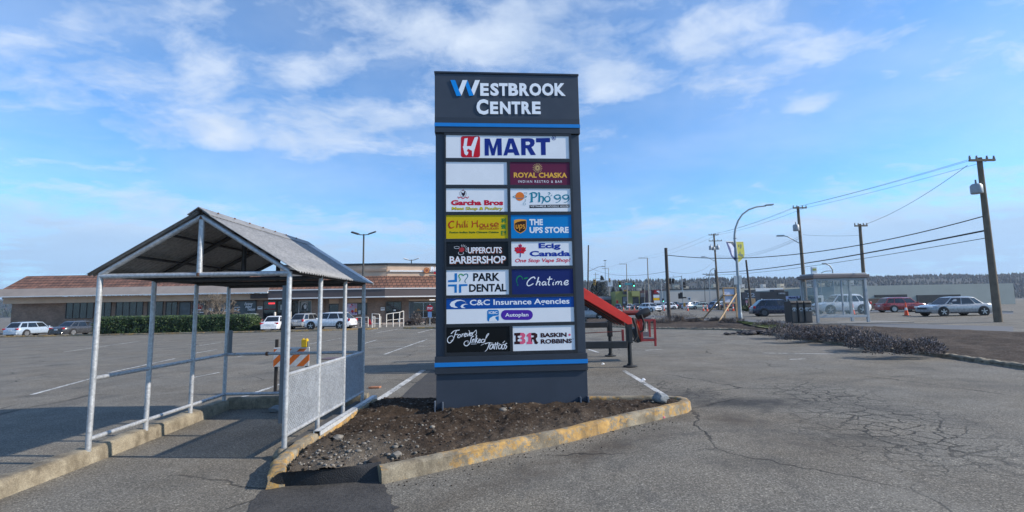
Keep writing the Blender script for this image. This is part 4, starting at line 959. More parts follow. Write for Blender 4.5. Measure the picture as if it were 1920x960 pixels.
# tilted boom deck: two side plates and a ribbed underside
yf, yb_ = 12.55, 14.3
q = [At(1097, 541, yf), At(1184, 595.5, yf), At(1185.5, 607, yf), At(1178, 608.5, yf), At(1097, 561, yf)]
sl_ = (q[0]-q[1]); sl_ = sl_/sl_.x; ex = -.35-q[0].x
a, b = q[0]+sl_*ex, q[4]+sl_*ex
def plate(y): return [Vector((v.x, y, v.z)) for v in (a, q[0], q[1], q[2], q[3], q[4], b)]
for y in (yf, yb_-.05): MB().prism(plate(y), (0, .05, 0)).build('side_plate', RED_, bt, bev=.006, normals=True)
nrm = Vector((-sl_.z, 0, sl_.x)).normalized()
mb = MB(); u0, u1 = b+Vector((0, 0, .05)), q[3]+Vector((-.05, 0, .05)); mb.prism([Vector((v.x, yf+.05, v.z)) for v in (u0, u1, u1+Vector((0, 0, .03)), u0+Vector((0, 0, .03)))], (0, yb_-yf-.1, 0)); mb.build('deck_pan', DRED, bt, normals=True)
for k in range(4):
    y = yf+.2+k*.4; c0_, c1_ = u0+Vector((0, 0, -.01)), u1+Vector((0, 0, -.01)); MB().prism([Vector((v.x, y, v.z)) for v in (c0_, c1_, c1_+Vector((0, 0, -.09)), c0_+Vector((0, 0, -.09)))], (0, .07, 0)).build('stiffener', BLKS if k % 2 else DRED, bt, normals=True)
# knuckle, hoses, winch and arm beyond the deck end
yk = 14.0
mb = MB(); mb.tube([At(1168, 587, yk), At(1204, 586, yk)], .075, 10); mb.build('jib', DRED, bt, smooth=50)
MB().lathe([(.05, -.22), (.11, -.2), (.13, -.1), (.13, .1), (.11, .2), (.05, .22)], 16, At(1205, 588, yk), Matrix.Rotation(R(70), 3, 'Y')).build('motor', BLKS, bt, smooth=50)
OR = mat('faded_orange_red', (.50, .07, .025), .5, var=.3)
MB().tube([At(1190, 602, yk), At(1196, 622, yk), At(1203, 640, yk)], .06, 10).build('hydraulic_arm', OR, bt, smooth=50)
MB().tube([At(1197, 600, yk+.2), At(1200, 618, yk+.2), At(1203, 636, yk+.2)], .045, 10).build('hydraulic_arm', RED_, bt, smooth=50)
MB().tube([At(1186, 596, yk-.2), At(1192, 612, yk-.2), At(1195, 630, yk-.2), At(1188, 640, yk-.2)], .035, 8).build('hose', BLKR, bt, smooth=60)
MB().tube([At(1202, 590, yk-.2), At(1208, 606, yk-.2), At(1206, 620, yk-.2), At(1200, 622, yk-.2)], .03, 8).build('hose', BLKR, bt, smooth=60)
MB().tube([At(1090, 625, 13.9), At(1168, 621, 13.9)], .012, 6).build('cable', mat('red_cable', (.25, .05, .04), .6), bt)
mb = MB(); c = At(1192, 628, yk+.1); mb.box(c, (.16, .3, .42), Matrix.Rotation(R(-22), 3, 'Y')); mb.build('valve_block', BLKS, bt, bev=.02)
# man basket
yb = 13.9; bl_, tr_ = At(1204, 640, yb), At(1227, 599, yb); bx0, bx1, bz0, bz1 = bl_.x, tr_.x, bl_.z, tr_.z; dpt = .55
bk = bpy.data.objects.new('basket', None); COL.objects.link(bk); bk.parent = bt
FRM = mat('basket_red', (.33, .03, .03), .5, var=.25)
mb = MB()
for y in (yb, yb+dpt):
    for x in (bx0, bx1): mb.box2((x-.028, y-.028, bz0), (x+.028, y+.028, bz1))
    for z in (bz0+.03, bz1-.02): mb.box2((bx0+.028, y-.024, z-.03), (bx1-.028, y+.024, z+.03))
for x in (bx0, bx1):
    for z in (bz0+.03, bz1-.02): mb.box2((x-.024, yb+.028, z-.03), (x+.024, yb+dpt-.028, z+.03))
mb.build('basket_frame', FRM, bk)
mb = MB(); mb.box2((bx0+.03, yb+.05, bz0+.06), (bx1-.03, yb+dpt-.05, bz0+.09)); mb.box2((bx0+.03, yb+dpt-.03, bz0+.1), (bx1-.03, yb+dpt-.02, bz0+.24)); mb.build('basket_floor', mat('basket_plate', (.17, .17, .18), .5, .3), bk)
mb = MB()
for k in range(1, 4): x = bx0+(bx1-bx0)*k/4; mb.tube([(x, yb+dpt-.02, bz0+.1), (x, yb+dpt-.02, bz1-.05)], .008, 6)
mb.build('basket_bar', GALVD, bk)
MB().box2((bx1-.03, yb-.03, bz0-.14), (bx1+.02, yb+.03, bz0+.02)).build('basket_foot', FRM, bk)
MB().box2((At(1168, 624, yb).x-.03, yb, At(1168, 640, yb).z), (At(1168, 624, yb).x+.03, yb+.06, At(1168, 618, yb).z)).build('bracket', FRM, bk)
MB().box2((bx0+.05, yb+.1, bz1), (bx1-.05, yb+.35, bz1+.06)).build('control_box', mat('control_grey', (.18, .18, .19), .5), bk, bev=.01)
def rebase(o, loc):
    """move a thing's Empty to its base while its parts stay where they are"""
    loc = Vector(loc)
    for c in kids(o): c.location = c.location-loc
    o.location = loc
rebase(bt, (-.2, 13.6, 0))

# ------------------------------------------------------------------ the plaza building on the left
def brick_mat(name, c1, c2, mort, bw=.22, bh=.075):
    m, n, b = newmat(name); t = n.tc(); x, y, z = n.sep(t)
    br = n.n('ShaderNodeTexBrick'); n.put(br.inputs['Vector'], n.comb(x, z, 0)); br.inputs['Scale'].default_value = 1; br.inputs['Brick Width'].default_value = bw; br.inputs['Row Height'].default_value = bh; br.inputs['Mortar Size'].default_value = .008
    n.put(br.inputs['Color1'], c1); n.put(br.inputs['Color2'], c2); n.put(br.inputs['Mortar'], mort)
    n.put(b.inputs['Base Color'], n.mix(1, br.outputs[0], n.ramp(n.noise(t, .7, 6, .65), (.3, .7), (.7, 1.25)), 'MULTIPLY')); b.inputs['Roughness'].default_value = .9
    return m
BRICK = brick_mat('brown_brick', (.20, .122, .082), (.28, .18, .125), (.25, .21, .18))
def tile_mat():
    m, n, b = newmat('roof_tiles'); t = n.tc(); x, y, z = n.sep(t)
    br = n.n('ShaderNodeTexBrick'); n.put(br.inputs['Vector'], n.comb(x, z, 0)); br.inputs['Scale'].default_value = 1; br.inputs['Brick Width'].default_value = .5; br.inputs['Row Height'].default_value = .36; br.inputs['Mortar Size'].default_value = .04; br.inputs['Mortar Smooth'].default_value = .4
    n.put(br.inputs['Color1'], (.235, .108, .068)); n.put(br.inputs['Color2'], (.145, .070, .046)); n.put(br.inputs['Mortar'], (.035, .02, .016))
    n.put(b.inputs['Base Color'], n.mix(1, br.outputs[0], n.ramp(n.noise(t, .8, 7, .7), (.3, .6), (.7, 1.45)), 'MULTIPLY')); b.inputs['Roughness'].default_value = .85
    fz = n.math('FRACT', n.math('DIVIDE', z, .36)); n.put(b.inputs['Normal'], n.bump(n.math('ADD', n.math('SUBTRACT', 1.0, fz), br.outputs[1]), .8, .05)); return m
TILE = tile_mat()
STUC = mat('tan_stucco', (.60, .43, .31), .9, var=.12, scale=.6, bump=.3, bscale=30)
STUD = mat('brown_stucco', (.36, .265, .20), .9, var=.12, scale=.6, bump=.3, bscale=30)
CAPM = mat('dark_cap_metal', (.045, .042, .042), .5, .3)
FASC = mat('plum_brown_fascia', (.105, .082, .080), .75, var=.1, scale=1)
FASL = mat('taupe_awning', (.28, .235, .205), .8, var=.12, scale=.8)
WTRM = mat('white_gutter', (.72, .70, .68), .5, var=.08)
DGL = glass('shop_glass', (.012, .014, .016), .06)
ALU = mat('bronze_frame', (.05, .045, .04), .5, .3); SIL = mat('silver_frame', (.45, .46, .47), .4, .5)
YB = 60.0; cz = At(725, 607, YB)
ba = thing('plaza_building', (cz.x, YB, gz(cz.x)), 0, 'long brown brick shopping plaza with tiled mansard roof across the lot', 'building')
BO = ba.location.copy(); AR = R(17.0)
nL = Vector((0, -1, 0)); oL = Vector((0, YB, 0)); nR = Vector((math.sin(AR), -math.cos(AR), 0)); oR = Vector((cz.x, YB, 0)); uR = Vector((math.cos(AR), math.sin(AR), 0))
# facade coordinates: s along the wall from the bend (negative = left wing), z height
def fl_(px, py): p = Pl(px, py, oL, nL); return (p.x-cz.x, p.z-BO.z)
def fr_(px, py): p = Pl(px, py, oR, nR); return ((p-oR).dot(uR), p.z-BO.z)
def wing(s, out, z, right):
    """point on a wing: out = distance in front of the wall"""
    if right: v = uR*s+nR*out
    else: v = Vector((s, -out, 0))
    return Vector((v.x, v.y, z))
def slab(mb, s0, s1, z0, z1, o0, o1, right=False):
    vs = [wing(s, o, z, right) for z in (z0, z1) for s, o in ((s0, o1), (s1, o1), (s1, o0), (s0, o0))]
    mb.add(vs, [(3, 2, 1, 0), (4, 5, 6, 7), (0, 1, 5, 4), (1, 2, 6, 5), (2, 3, 7, 6), (3, 0, 4, 7)]); return mb
def bpart(name, m, parent=None, bev=0):
    class X: pass
    x = X(); x.mb = MB(); x.done = lambda: x.mb.build(name, m, parent or ba, bev=bev); return x
SL, SRE = fl_(20, 600)[0], 17.0
zt = fl_(725, 493.5)[1]; zcap = fl_(725, 497)[1]; zp0 = fl_(725, 517.5)[1]; zt0 = fl_(728, 541)[1]; zf1 = fl_(728, 543)[1]; zf0 = fl_(728, 556)[1]; zs = fl_(728, 558.5)[1]
sPar = fl_(521, 500)[0]
OV = 2.2                       # depth of the covered walk
# wall core
mb = MB(); slab(mb, SL, 0, -.3, zs+.2, -14, 0); slab(mb, 0, SRE, -.3, zs+.2, -14, 0, True); mb.build('wall', BRICK, ba)
mb = MB(); slab(mb, sPar, .0, zp0-.35, zcap, -9, .15); slab(mb, 0, SRE, zp0-.35, zcap, -9, .15, True); mb.build('parapet', STUC, ba)
mb = MB(); slab(mb, sPar-.1, .05, zcap, zt, -9, .28); slab(mb, .0, SRE+.1, zcap, zt, -9, .28, True); mb.build('parapet_cap', CAPM, ba)
mb = MB(); z1 = fl_(700, 505.5)[1]; z0_ = fl_(700, 509.5)[1]; slab(mb, sPar, 0, z0_, z1, .15, .30); mb.build('trim_band', STUD, ba)
mb = MB(); z1 = fr_(770, 507)[1]; z0_ = fr_(770, 510)[1]; slab(mb, .3, SRE, z0_, z1, .15, .32, True); mb.build('trim_band', WTRM, ba)
# tiled mansard (left wing low part and both sides of the bend)
def mansard(s0, s1, zlo, zhi, olo, ohi, right, m, name, hip=0):
    a, b, c, d = wing(s0, olo, zlo, right), wing(s1, olo, zlo, right), wing(s1, ohi, zhi, right), wing(s0, ohi, zhi, right)
    if hip == 1: b = hipp
    if hip == 2: a = hipp
    th = Vector((0, 0, -.12)); mb = MB().add([a, b, c, d, a+th, b+th, c+th, d+th], [(0, 1, 2, 3), (7, 6, 5, 4), (0, 4, 5, 1), (1, 5, 6, 2), (2, 6, 7, 3), (3, 7, 4, 0)]); return mb.build(name, m, ba)
hb = (nL+nR).normalized()/math.cos(AR/2)*OV; hipp = Vector((hb.x, hb.y, zt0))
sT = fl_(540, 530)[0]
mansard(SL, sPar, zt0+.5, fl_(480, 508.5)[1], OV-.6, -1.5, False, TILE, 'tiled_roof')
mansard(sPar, 0, zt0, zp0, OV, .16, False, TILE, 'tiled_roof', 1); mansard(0, SRE, zt0, zp0, OV, .16, True, TILE, 'tiled_roof', 2)
# awning band on the far-left shops, gutter and fascia of the walk
sA = fl_(520, 545)[0]
mansard(SL, sA, fl_(430, 550)[1], fl_(430, 536)[1], OV+.25, OV-.5, False, FASL, 'awning')
mb = MB(); slab(mb, SL, sA, fl_(430, 551.5)[1], fl_(430, 550)[1], OV-.1, OV+.3); mb.build('gutter', WTRM, ba)
mb = MB()
def walk(mb, z0, z1, o0, o1):
    # a strip that follows the bend
    k = lambda o: (nL+nR).normalized()/math.cos(AR/2)*o
    pts = [wing(sA, o1, 0, False), k(o1), wing(SRE, o1, 0, True), wing(SRE, o0, 0, True), k(o0), wing(sA, o0, 0, False)]
    n = 6; V = [Vector((p.x, p.y, z)) for z in (z0, z1) for p in pts]
    mb.add(V, [(0, 1, 7, 6), (1, 2, 8, 7), (2, 3, 9, 8), (3, 4, 10, 9), (4, 5, 11, 10), (5, 0, 6, 11), (6, 7, 10, 11), (7, 8, 9, 10), (1, 0, 5, 4), (2, 1, 4, 3)]); return mb
walk(mb, zf0, zf1, OV-.25, OV-.02).build('fascia', FASC, ba)
mb = MB(); walk(mb, zf1, zt0-.01, OV-.3, OV+.05); walk(mb, zf0-.14, zf0, OV-.25, OV); mb.build('gutter', WTRM, ba)
mb = MB(); slab(mb, SL, sA, fl_(430, 563)[1], fl_(430, 551.5)[1]-.01, .9, 1.1); mb.build('fascia', STUC, ba)
mb = MB(); slab(mb, fl_(480, 556)[0], sA+.0, zf0, fl_(490, 551.5)[1]-.01, 1.2, 1.3); mb.build('fascia', FASC, ba)
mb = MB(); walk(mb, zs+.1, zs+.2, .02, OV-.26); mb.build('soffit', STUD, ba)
# sidewalk
mb = MB(); slab(mb, SL, .0, -.2, .14, 0, 3.2); slab(mb, -.6, SRE, -.2, .15, 0, 3.2, True); mb.build('walkway', mat('walk_concrete', (.36, .30, .26), .9, var=.15, scale=.7, fine=.2), ba)
# shopfront openings: every window has a frame and a pane
def win(conv, x0, y0, x1, y1, right=False, kind='window', frame=ALU, mull=0, pane=DGL):
    a, b = conv(x0, y1), conv(x1, y0); s0, z0, s1, z1 = a[0], max(a[1], .18), b[0], b[1]; f = .07
    mb = MB(); slab(mb, s0, s1, z1-f, z1, .002, .09, right); slab(mb, s0, s1, z0, z0+f, .002, .09, right); slab(mb, s0, s0+f, z0+f, z1-f, .002, .09, right); slab(mb, s1-f, s1, z0+f, z1-f, .002, .09, right)
    for k in range(mull): s = s0+(s1-s0)*(k+1)/(mull+1); slab(mb, s-.03, s+.03, z0+f, z1-f, .002, .085, right)
    o = mb.build(kind, frame, ba); slab(MB(), s0+f*.5, s1-f*.5, z0+f*.5, z1-f*.5, .003, .04, right).build('pane', pane, o); return o
Zc = lambda x, y: (357+x/6.4, 490+y/6.4); Zd = lambda x, y: (540+x/6, 480+y/6); Ze = lambda x, y: (680+x/12, 560+y/12)
def wz(Zx, conv, x0, y0, x1, y1, **k): a, b = Zx(x0, y0), Zx(x1, y1); return win(conv, a[0], a[1], b[0], b[1], **k)
def plaque(Zx, conv, x0, y0, x1, y1, m, name='notice', right=False, o0=.09, o1=.12, parent=None):
    a, b = conv(*Zx(x0, y1)), conv(*Zx(x1, y0)); return slab(MB(), a[0], b[0], a[1], b[1], o0, o1, right).build(name, m, parent or ba)
def btext(parent, body, Zx, conv, x0, y0, x1, y1, m, out, right=False, bold=.02, shear=0, name='lettering'):
    a, b = conv(*Zx(x0, y1)), conv(*Zx(x1, y0)); mb = MB(); text(mb, body, a[0], a[1], b[0], b[1], 0, 0, bold, shear)
    mb.v = [tuple(wing(v[0], out, v[2], right)) for v in mb.v]; return mb.build(name, m, parent)
def bpoly(parent, pts, Zx, conv, m, out, right=False, name='emblem'):
    mb = MB(); poly(mb, [conv(*Zx(*p)) for p in pts], 0); mb.v = [tuple(wing(v[0], out, v[2], right)) for v in mb.v]; return mb.build(name, m, parent)
GREYP = glass('slate_window_film', (.035, .042, .05), .35)
w = wz(Zc, fl_, -300, 485, -150, 680, mull=1); w = wz(Zc, fl_, -140, 485, 10, 680, pane=GREYP); w = wz(Zc, fl_, -900, 480, -560, 690, mull=3); w = wz(Zc, fl_, -520, 480, -320, 690, kind='door', mull=1)
wz(Zc, fl_, -1500, 480, -1150, 690, mull=3); wz(Zc, fl_, -1120, 480, -940, 690, mull=1)
w = wz(Zc, fl_, 18, 484, 186, 690, pane=GREYP)
bpoly(w, [(90+66*a, 556+62*b) for a, b in LEAF], Zc, fl_, flat('decal_red', (160, 26, 40)), .05); bpoly(w, [(84, 570), (94, 570), (78, 648), (68, 648)], Zc, fl_, WHT, .052)
btext(w, '--- ----', Zc, fl_, 46, 574, 132, 588, WHT, .054); btext(w, '------ ----', Zc, fl_, 30, 606, 160, 620, WHT, .05)
for x0, x1 in ((330, 505), (512, 798)):
    w = wz(Zc, fl_, x0, 470, x1, 690, pane=GREYP)
    if x0 == 330: btext(w, 'Tattoos', Zc, fl_, 380, 560, 482, 606, WHT, .05, shear=.3)
    else:
        btext(w, 'Forever', Zc, fl_, 650, 490, 756, 528, WHT, .05, shear=.35); btext(w, 'Inked', Zc, fl_, 660, 528, 742, 558, WHT, .05, shear=.35); btext(w, 'Tattoos', Zc, fl_, 686, 556, 780, 592, WHT, .05, shear=.3); btext(w, '-----', Zc, fl_, 522, 548, 598, 555, WHT, .05)
        bpoly(w, [(522, 580), (540, 570), (560, 584), (578, 570), (596, 580), (580, 594), (560, 588), (538, 594)], Zc, fl_, WHT, .05)
for q in ((216, 560, 276, 598), (806, 540, 866, 576)):
    o = plaque(Zc, fl_, *q, WTRM, o0=.0, o1=.04); btext(o, '------', Zc, fl_, q[0]+10, q[1]+6, q[2]-10, q[1]+16, BLK, .045)
w = wz(Zc, fl_, 872, 472, 1036, 690); o = plaque(Zc, fl_, 940, 496, 1016, 514, emat('neon_red', (1, .05, .06), 1.3), 'neon_sign', parent=w, o0=.05, o1=.07)
btext(w, '---- -----', Zc, fl_, 890, 568, 1020, 582, flat('decal_dull_red', (120, 30, 34)), .05)
w = wz(Zc, fl_, 1040, 470, 1148, 720, kind='door'); plaque(Zc, fl_, 1080, 520, 1120, 580, mat('paper_notice', (.5, .52, .52), .7), 'notice', parent=w, o0=.045, o1=.05)
wz(Zc, fl_, 1152, 470, 1300, 690)
w = wz(Zd, fl_, 120, 500, 270, 690, frame=WTRM); o = plaque(Zd, fl_, 146, 516, 228, 612, mat('poster_grey', (.33, .33, .33), .5, var=.5, scale=1.2), 'poster', parent=w, o0=.045, o1=.05)
bpoly(w, [(150, 612), (158, 560), (186, 530), (216, 545), (222, 580), (206, 612)], Zd, fl_, mat('poster_black', (.02, .02, .02), .5), .054, name='print'); bpoly(w, [(176, 560), (196, 540), (212, 556), (208, 590), (188, 600)], Zd, fl_, mat('poster_pale', (.6, .6, .6), .5), .057, name='print')
mb = MB(); a, b = fl_(*Zd(278, 700)), fl_(*Zd(420, 488)); slab(mb, a[0], b[0], .14, zs+.1, .002, .5); mb.build('pier', BRICK, ba)
mb = MB(); a, b = fl_(*Zd(578, 700)), fl_(*Zd(636, 488)); slab(mb, a[0], b[0], .14, zs+.1, .002, .35); mb.build('pier', BRICK, ba)
for q in ((465, 482, 577, 536), (640, 480, 892, 526)): plaque(Zd, fl_, *q, STUC, 'panel', o0=.002, o1=.06)
wz(Zd, fl_, 462, 540, 576, 640); w = wz(Zd, fl_, 640, 530, 892, 664, mull=1)
o = plaque(Zd, fl_, 642, 534, 782, 664, mat('poster_lilac', (.50, .40, .52), .5, var=.5, scale=1.5), 'poster', parent=w, o0=.088, o1=.095)
rr = random.Random(5)
for k in range(14):
    x, y, r = rr.uniform(655, 770), rr.uniform(545, 650), rr.uniform(7, 18); bpoly(w, circ(x, y, r, 10), Zd, fl_, [flat('poster_red', (190, 50, 50)), flat('poster_orange', (220, 140, 60)), flat('poster_white', (235, 230, 235)), flat('poster_violet', (110, 60, 120)), flat('poster_pink', (220, 130, 160))][k % 5], .098+.001*k, name='print')
plaque(Zd, fl_, 792, 612, 822, 656, mat('paper_notice', (.5, .5, .5)), 'notice', parent=w, o0=.088, o1=.092)
# right wing: door with a notice, brick, window to the restaurant
o = plaque(Ze, fr_, 405, 195, 498, 270, WTRM, right=True, o0=0, o1=.04); btext(o, '---- ---', Ze, fr_, 418, 215, 486, 232, BLK, .045, True)
w = wz(Ze, fr_, 515, 65, 875, 540, right=True, kind='door', mull=1); plaque(Ze, fr_, 694, 244, 742, 278, WTRM, 'notice', True, parent=w, o0=.088, o1=.092); plaque(Ze, fr_, 800, 450, 845, 515, WTRM, 'notice', True, parent=w, o0=.06, o1=.066)
w = wz(Ze, fr_, 1040, 62, 2600, 440, right=True, mull=4, frame=SIL); plaque(Ze, fr_, 1044, 66, 1150, 436, mat('grey_spandrel', (.07, .08, .085), .4), 'panel', True, parent=w, o0=.05, o1=.09)
plaque(Ze, fr_, 1180, 262, 1600, 280, mat('counter_wood', (.30, .15, .06), .5), 'counter', True, parent=w, o0=.045, o1=.06); o = bpoly(w, circ(1255, 250, 34, 14, 26), Ze, fr_, mat('counter_wood', (.30, .15, .06)), .062, True, 'lamp_shade')
plaque(Ze, fr_, 1500, 14, 1620, 36, emat('lit_sign', (.9, .9, .88), .8), 'lit_sign', True, parent=w, o0=.1, o1=.12)
plaque(Ze, fr_, 1040, 0, 2600, 50, STUC, 'panel', True, o0=.002, o1=.07)
# signs on the parapet
o = bpoly(ba, circ(1555, 165, 34, 20), Zd, fr_, mat('emblem_rust', (.25, .06, .03), .5), .40, True, 'sign_disc')
for k in range(10):
    a = 2*math.pi*k/10; bpoly(o, circ(1555+22*math.cos(a), 165+22*math.sin(a), 7, 8), Zd, fr_, mat('emblem_orange', (.55, .22, .06), .5), .41, True, 'petal')
btext(ba, 'ROYAL CHASKA', Zd, fr_, 1602, 126, 2120, 170, WHT, .42, True, .05); btext(ba, '------ ------ - ---', Zd, fr_, 1636, 182, 2080, 206, flat('decal_red', (160, 26, 40)), .42, True, .02)
bpoly(ba, circ(242, 216, 25, 20), Zd, fl_, WHT, .40, False, 'sign_disc'); o = bpoly(ba, circ(292, 198, 24, 20), Zd, fl_, flat('sign_pale', (225, 215, 215)), .40, False, 'sign_disc')
bpoly(o, circ(292, 198, 14, 16), Zd, fl_, flat('decal_red', (160, 26, 40)), .41); btext(ba, '---- ---', Zd, fl_, 322, 196, 440, 210, flat('decal_red', (160, 26, 40)), .40, False, .04)

# ------------------------------------------------------------------ near-building furniture
WPOST = mat('cream_paint', (.66, .60, .53), .5, var=.15)
def along(px, py): g_ = G(px, py); return g_
# kerb line in front of the parked cars
kl = [G(*p) for p in ((-200, 636), (357, 626), (480, 623.5), (600, 621), (707, 617.5))]
sweep_kerb('kerb', [(p.x, p.y) for p in kl], w=.25, h=.14, m=KY, side=1)
kl = [G(*p) for p in ((756, 616.5), (815, 616.5), (900, 615.5))]; sweep_kerb('kerb', [(p.x, p.y) for p in kl], w=.25, h=.14, m=KY, side=1)
for i, (x, y0p, y1p, lb) in enumerate(((515.6, 585, 605, 'white steel bollard left of the barber shop door'), (544.5, 583.5, 606, 'white steel bollard right of the barber shop door'))):
    yb_ = 56.0; z0p, z1p = gz(-28), At(x, y0p, yb_).z; o = MB().lathe([(.12, 0), (.12, z1p-z0p-.06), (.06, z1p-z0p)], 14).build('bollard', WPOST, smooth=40); o.location = (At(x, y0p, yb_).x, yb_, z0p); tag(o, lb, 'bollard', 'bollards at the shop door')
def railing(label, pts, hts, group='ramp railings by the plaza door', mid=True):
    t = thing('railing', pts[0], 0, label, 'railing', group); o0 = pts[0]
    for p, h in zip(pts, hts): MB().tube([p-o0, p-o0+Vector((0, 0, h))], .05, 8).build('post', WPOST, t, smooth=50)
    MB().tube([p-o0+Vector((0, 0, h)) for p, h in zip(pts, hts)], .04, 8).build('top_rail', WPOST, t, smooth=50)
    MB().tube([p-o0+Vector((0, 0, h*.52)) for p, h in zip(pts, hts)], .03, 8).build('middle_rail', WPOST, t, smooth=50)
def gy(px, py, Y): p = At(px, py, Y); return Vector((p.x, Y, gz(p.x)))
railing('cream ramp railing in front of the dark glass door', [gy(724.5, 610, 48.5), gy(737, 610, 48.7), gy(749, 610, 49.0), gy(756.5, 610, 49.3)], [1.28, 1.36, 1.42, 1.55])
railing('cream railing left of the framed gate hoop', [gy(697, 610, 50), gy(699.5, 610, 50), gy(702.5, 610, 50)], [1.05, 1.05, 1.05])
railing('low cream railing behind the near lamp post', [gy(667, 610, 51), gy(677.5, 610, 51), gy(690, 610, 51)], [1.0, 1.0, 1.0])
t = thing('railing', gy(704.5, 610, 48), 0, 'square cream hoop gate with two cross bars by the ramp', 'railing', 'ramp railings by the plaza door'); w_ = .36
MB().tube([(-w_, 0, 0), (-w_, 0, 1.38), (w_, 0, 1.3), (w_, 0, 0)], .055, 8).build('hoop', WPOST, t, smooth=60)
for z in (.42, .92): MB().tube([(-w_, 0, z), (w_, 0, z-.04)], .04, 8).build('cross_bar', WPOST, t)
t = thing('railing', gy(713.5, 610, 48.4), 0, 'single cream post between hoop gate and ramp railing', 'post', 'ramp railings by the plaza door'); MB().tube([(0, 0, 0), (0, 0, 1.1)], .05, 8).build('post', WPOST, t, smooth=50)
q = gy(693.5, 604, 49.5); o = MB().prism([(-.14, 0, 0), (.22, 0, 0), (-.02, 0, .55), (-.14, 0, .55)], (0, .1, 0)).build('marker', mat('signal_red', (.50, .02, .03), .5), normals=True); o.location = q+Vector((0, 0, .25)); tag(o, 'small red wedge marker beside the ramp railing', 'marker')
# stop sign
sp = gy(806, 608, 50); t = thing('stop_sign', sp, 0, 'red octagonal stop sign with blue tab near the restaurant window', 'sign')
MB().tube([(0, 0, 0), (0, 0, 2.2)], .04, 8).build('post', SIL, t); zc = At(805, 578, 50).z-sp.z; r_ = .36
o = MB(); poly(o, disc_pts(0, zc, r_, r_, 8, R(22.5), 2*math.pi+R(22.5)), .05, .02); o = o.build('plate', flat('stop_red', (170, 24, 44)), t)
mb = MB(); text(mb, 'STOP', -r_*.74, zc-.12, r_*.74, zc+.12, .072, 0, .03); mb.build('lettering', WHT, o)
zb_ = At(805, 590, 50).z-sp.z; MB().box2((-.2, -.07, zb_-.28), (.2, -.05, zb_+.28)).build('tab', flat('tab_blue', (120, 150, 190)), t)
# shrubs and planters before the restaurant
def twig_clump(name, loc, w, h, d, m, n, seed, label, cat='shrub', group=None, leaf=.06, kind=None, thin=.38):
    """an irregular shrub: many short twigs and leaf flecks filling a low volume"""
    r = random.Random(seed); mb = MB(); lumps = [(r.uniform(-.32, .32)*w, r.uniform(-.3, .3)*d, r.uniform(.22, .36)) for _ in range(5)]
    for k in range(n):
        lx, ly, lr = r.choice(lumps); a = r.uniform(0, 6.28); e = math.acos(r.uniform(-.1, 1)); rr_ = (r.uniform(.55, 1))**.5
        x = lx+math.cos(a)*math.sin(e)*lr*w*rr_; y = ly+math.sin(a)*math.sin(e)*lr*d*rr_; z = h*(.12+.85*math.cos(e)*rr_*r.uniform(.7, 1.05)*(lr/.36))
        dv = Vector((math.cos(a)*math.sin(e), math.sin(a)*math.sin(e), math.cos(e)+.4)).normalized()+Vector((r.gauss(0, .4), r.gauss(0, .4), r.gauss(0, .4))); dv.normalize()
        s_ = leaf*r.uniform(.6, 1.6); u = dv.cross(Vector((r.gauss(0, 1), r.gauss(0, 1), r.gauss(0, 1)))).normalized()*s_*thin
        p = Vector((x, y, max(.01, z))); mb.mat(0 if r.random() < .6 else 1); mb.add([p-u*.4, p+dv*s_-u*.1, p+dv*s_*1.3, p+dv*s_*.5+u, p+u*.4], [(0, 1, 2, 3, 4)])
    o = mb.build(name, m); o.location = loc; tag(o, label, cat, group, kind); return o
SHB = [mat('dry_brown_shrub', (.07, .055, .048), .9, var=.4), mat('dry_grey_shrub', (.16, .135, .125), .9, var=.4)]
LAV = [mat('dusky_shrub', (.085, .070, .062), .9, var=.4), mat('lavender_grey_shrub', (.25, .215, .21), .9, var=.4)]
LGR = [mat('hedge_leaf_dark', (.020, .042, .012), .6, var=.4), mat('hedge_leaf_light', (.055, .095, .022), .55, var=.4)]
for i, (px, w_, h_, lb) in enumerate(((784, 1.6, 1.7, 'tall dry brown shrub left of the stop sign'), (768, 1.8, .6, 'low dry shrub beside the ramp railing end'), (811, 1.2, 1.0, 'dry shrub at the foot of the stop sign'))):
    twig_clump('shrub', gy(px, 610, 51.2), w_, h_, .9, SHB, 420, 40+i, lb, leaf=.14)

# lamp posts of the lot
DPM = mat('dark_pole_paint', (.055, .052, .048), .55, .2)
def lot_lamp(px, py, ptop, Y, label, light=False):
    p = At(px, py, Y); z0 = gz(p.x); zt_ = At(px, ptop, Y).z-z0; t = thing('lamp_post', (p.x, Y, z0), 0, label, 'lamp post')
    MB().tube([(0, 0, 0), (0, 0, zt_)], [.13, .085], 12).build('pole', DPM, t, smooth=50); MB().lathe([(.3, 0), (.3, .7), (.26, .75)], 16).build('base', mat('lamp_concrete', (.14, .13, .12), .9), t, smooth=40)
    for s_ in (-1, 1):
        MB().tube([(0, 0, zt_-.1), (s_*.55, 0, zt_-.05)], .05, 8).build('arm', DPM, t); h = MB().box((s_*.95, -.05, zt_+.12), (.85, .42, .16), Matrix.Rotation(R(-18*s_), 3, 'Y') @ Matrix.Rotation(R(15), 3, 'X')).build('lamp_head', mat('lamp_white', (.55, .54, .52), .5) if light else DPM, t, bev=.03)
    return t
lot_lamp(679.5, 612, 439, 53, 'dark twin-headed parking lot lamp in front of the plaza')
lot_lamp(771, 560, 487, 85, 'pale twin-headed lamp rising behind the plaza parapet', True)

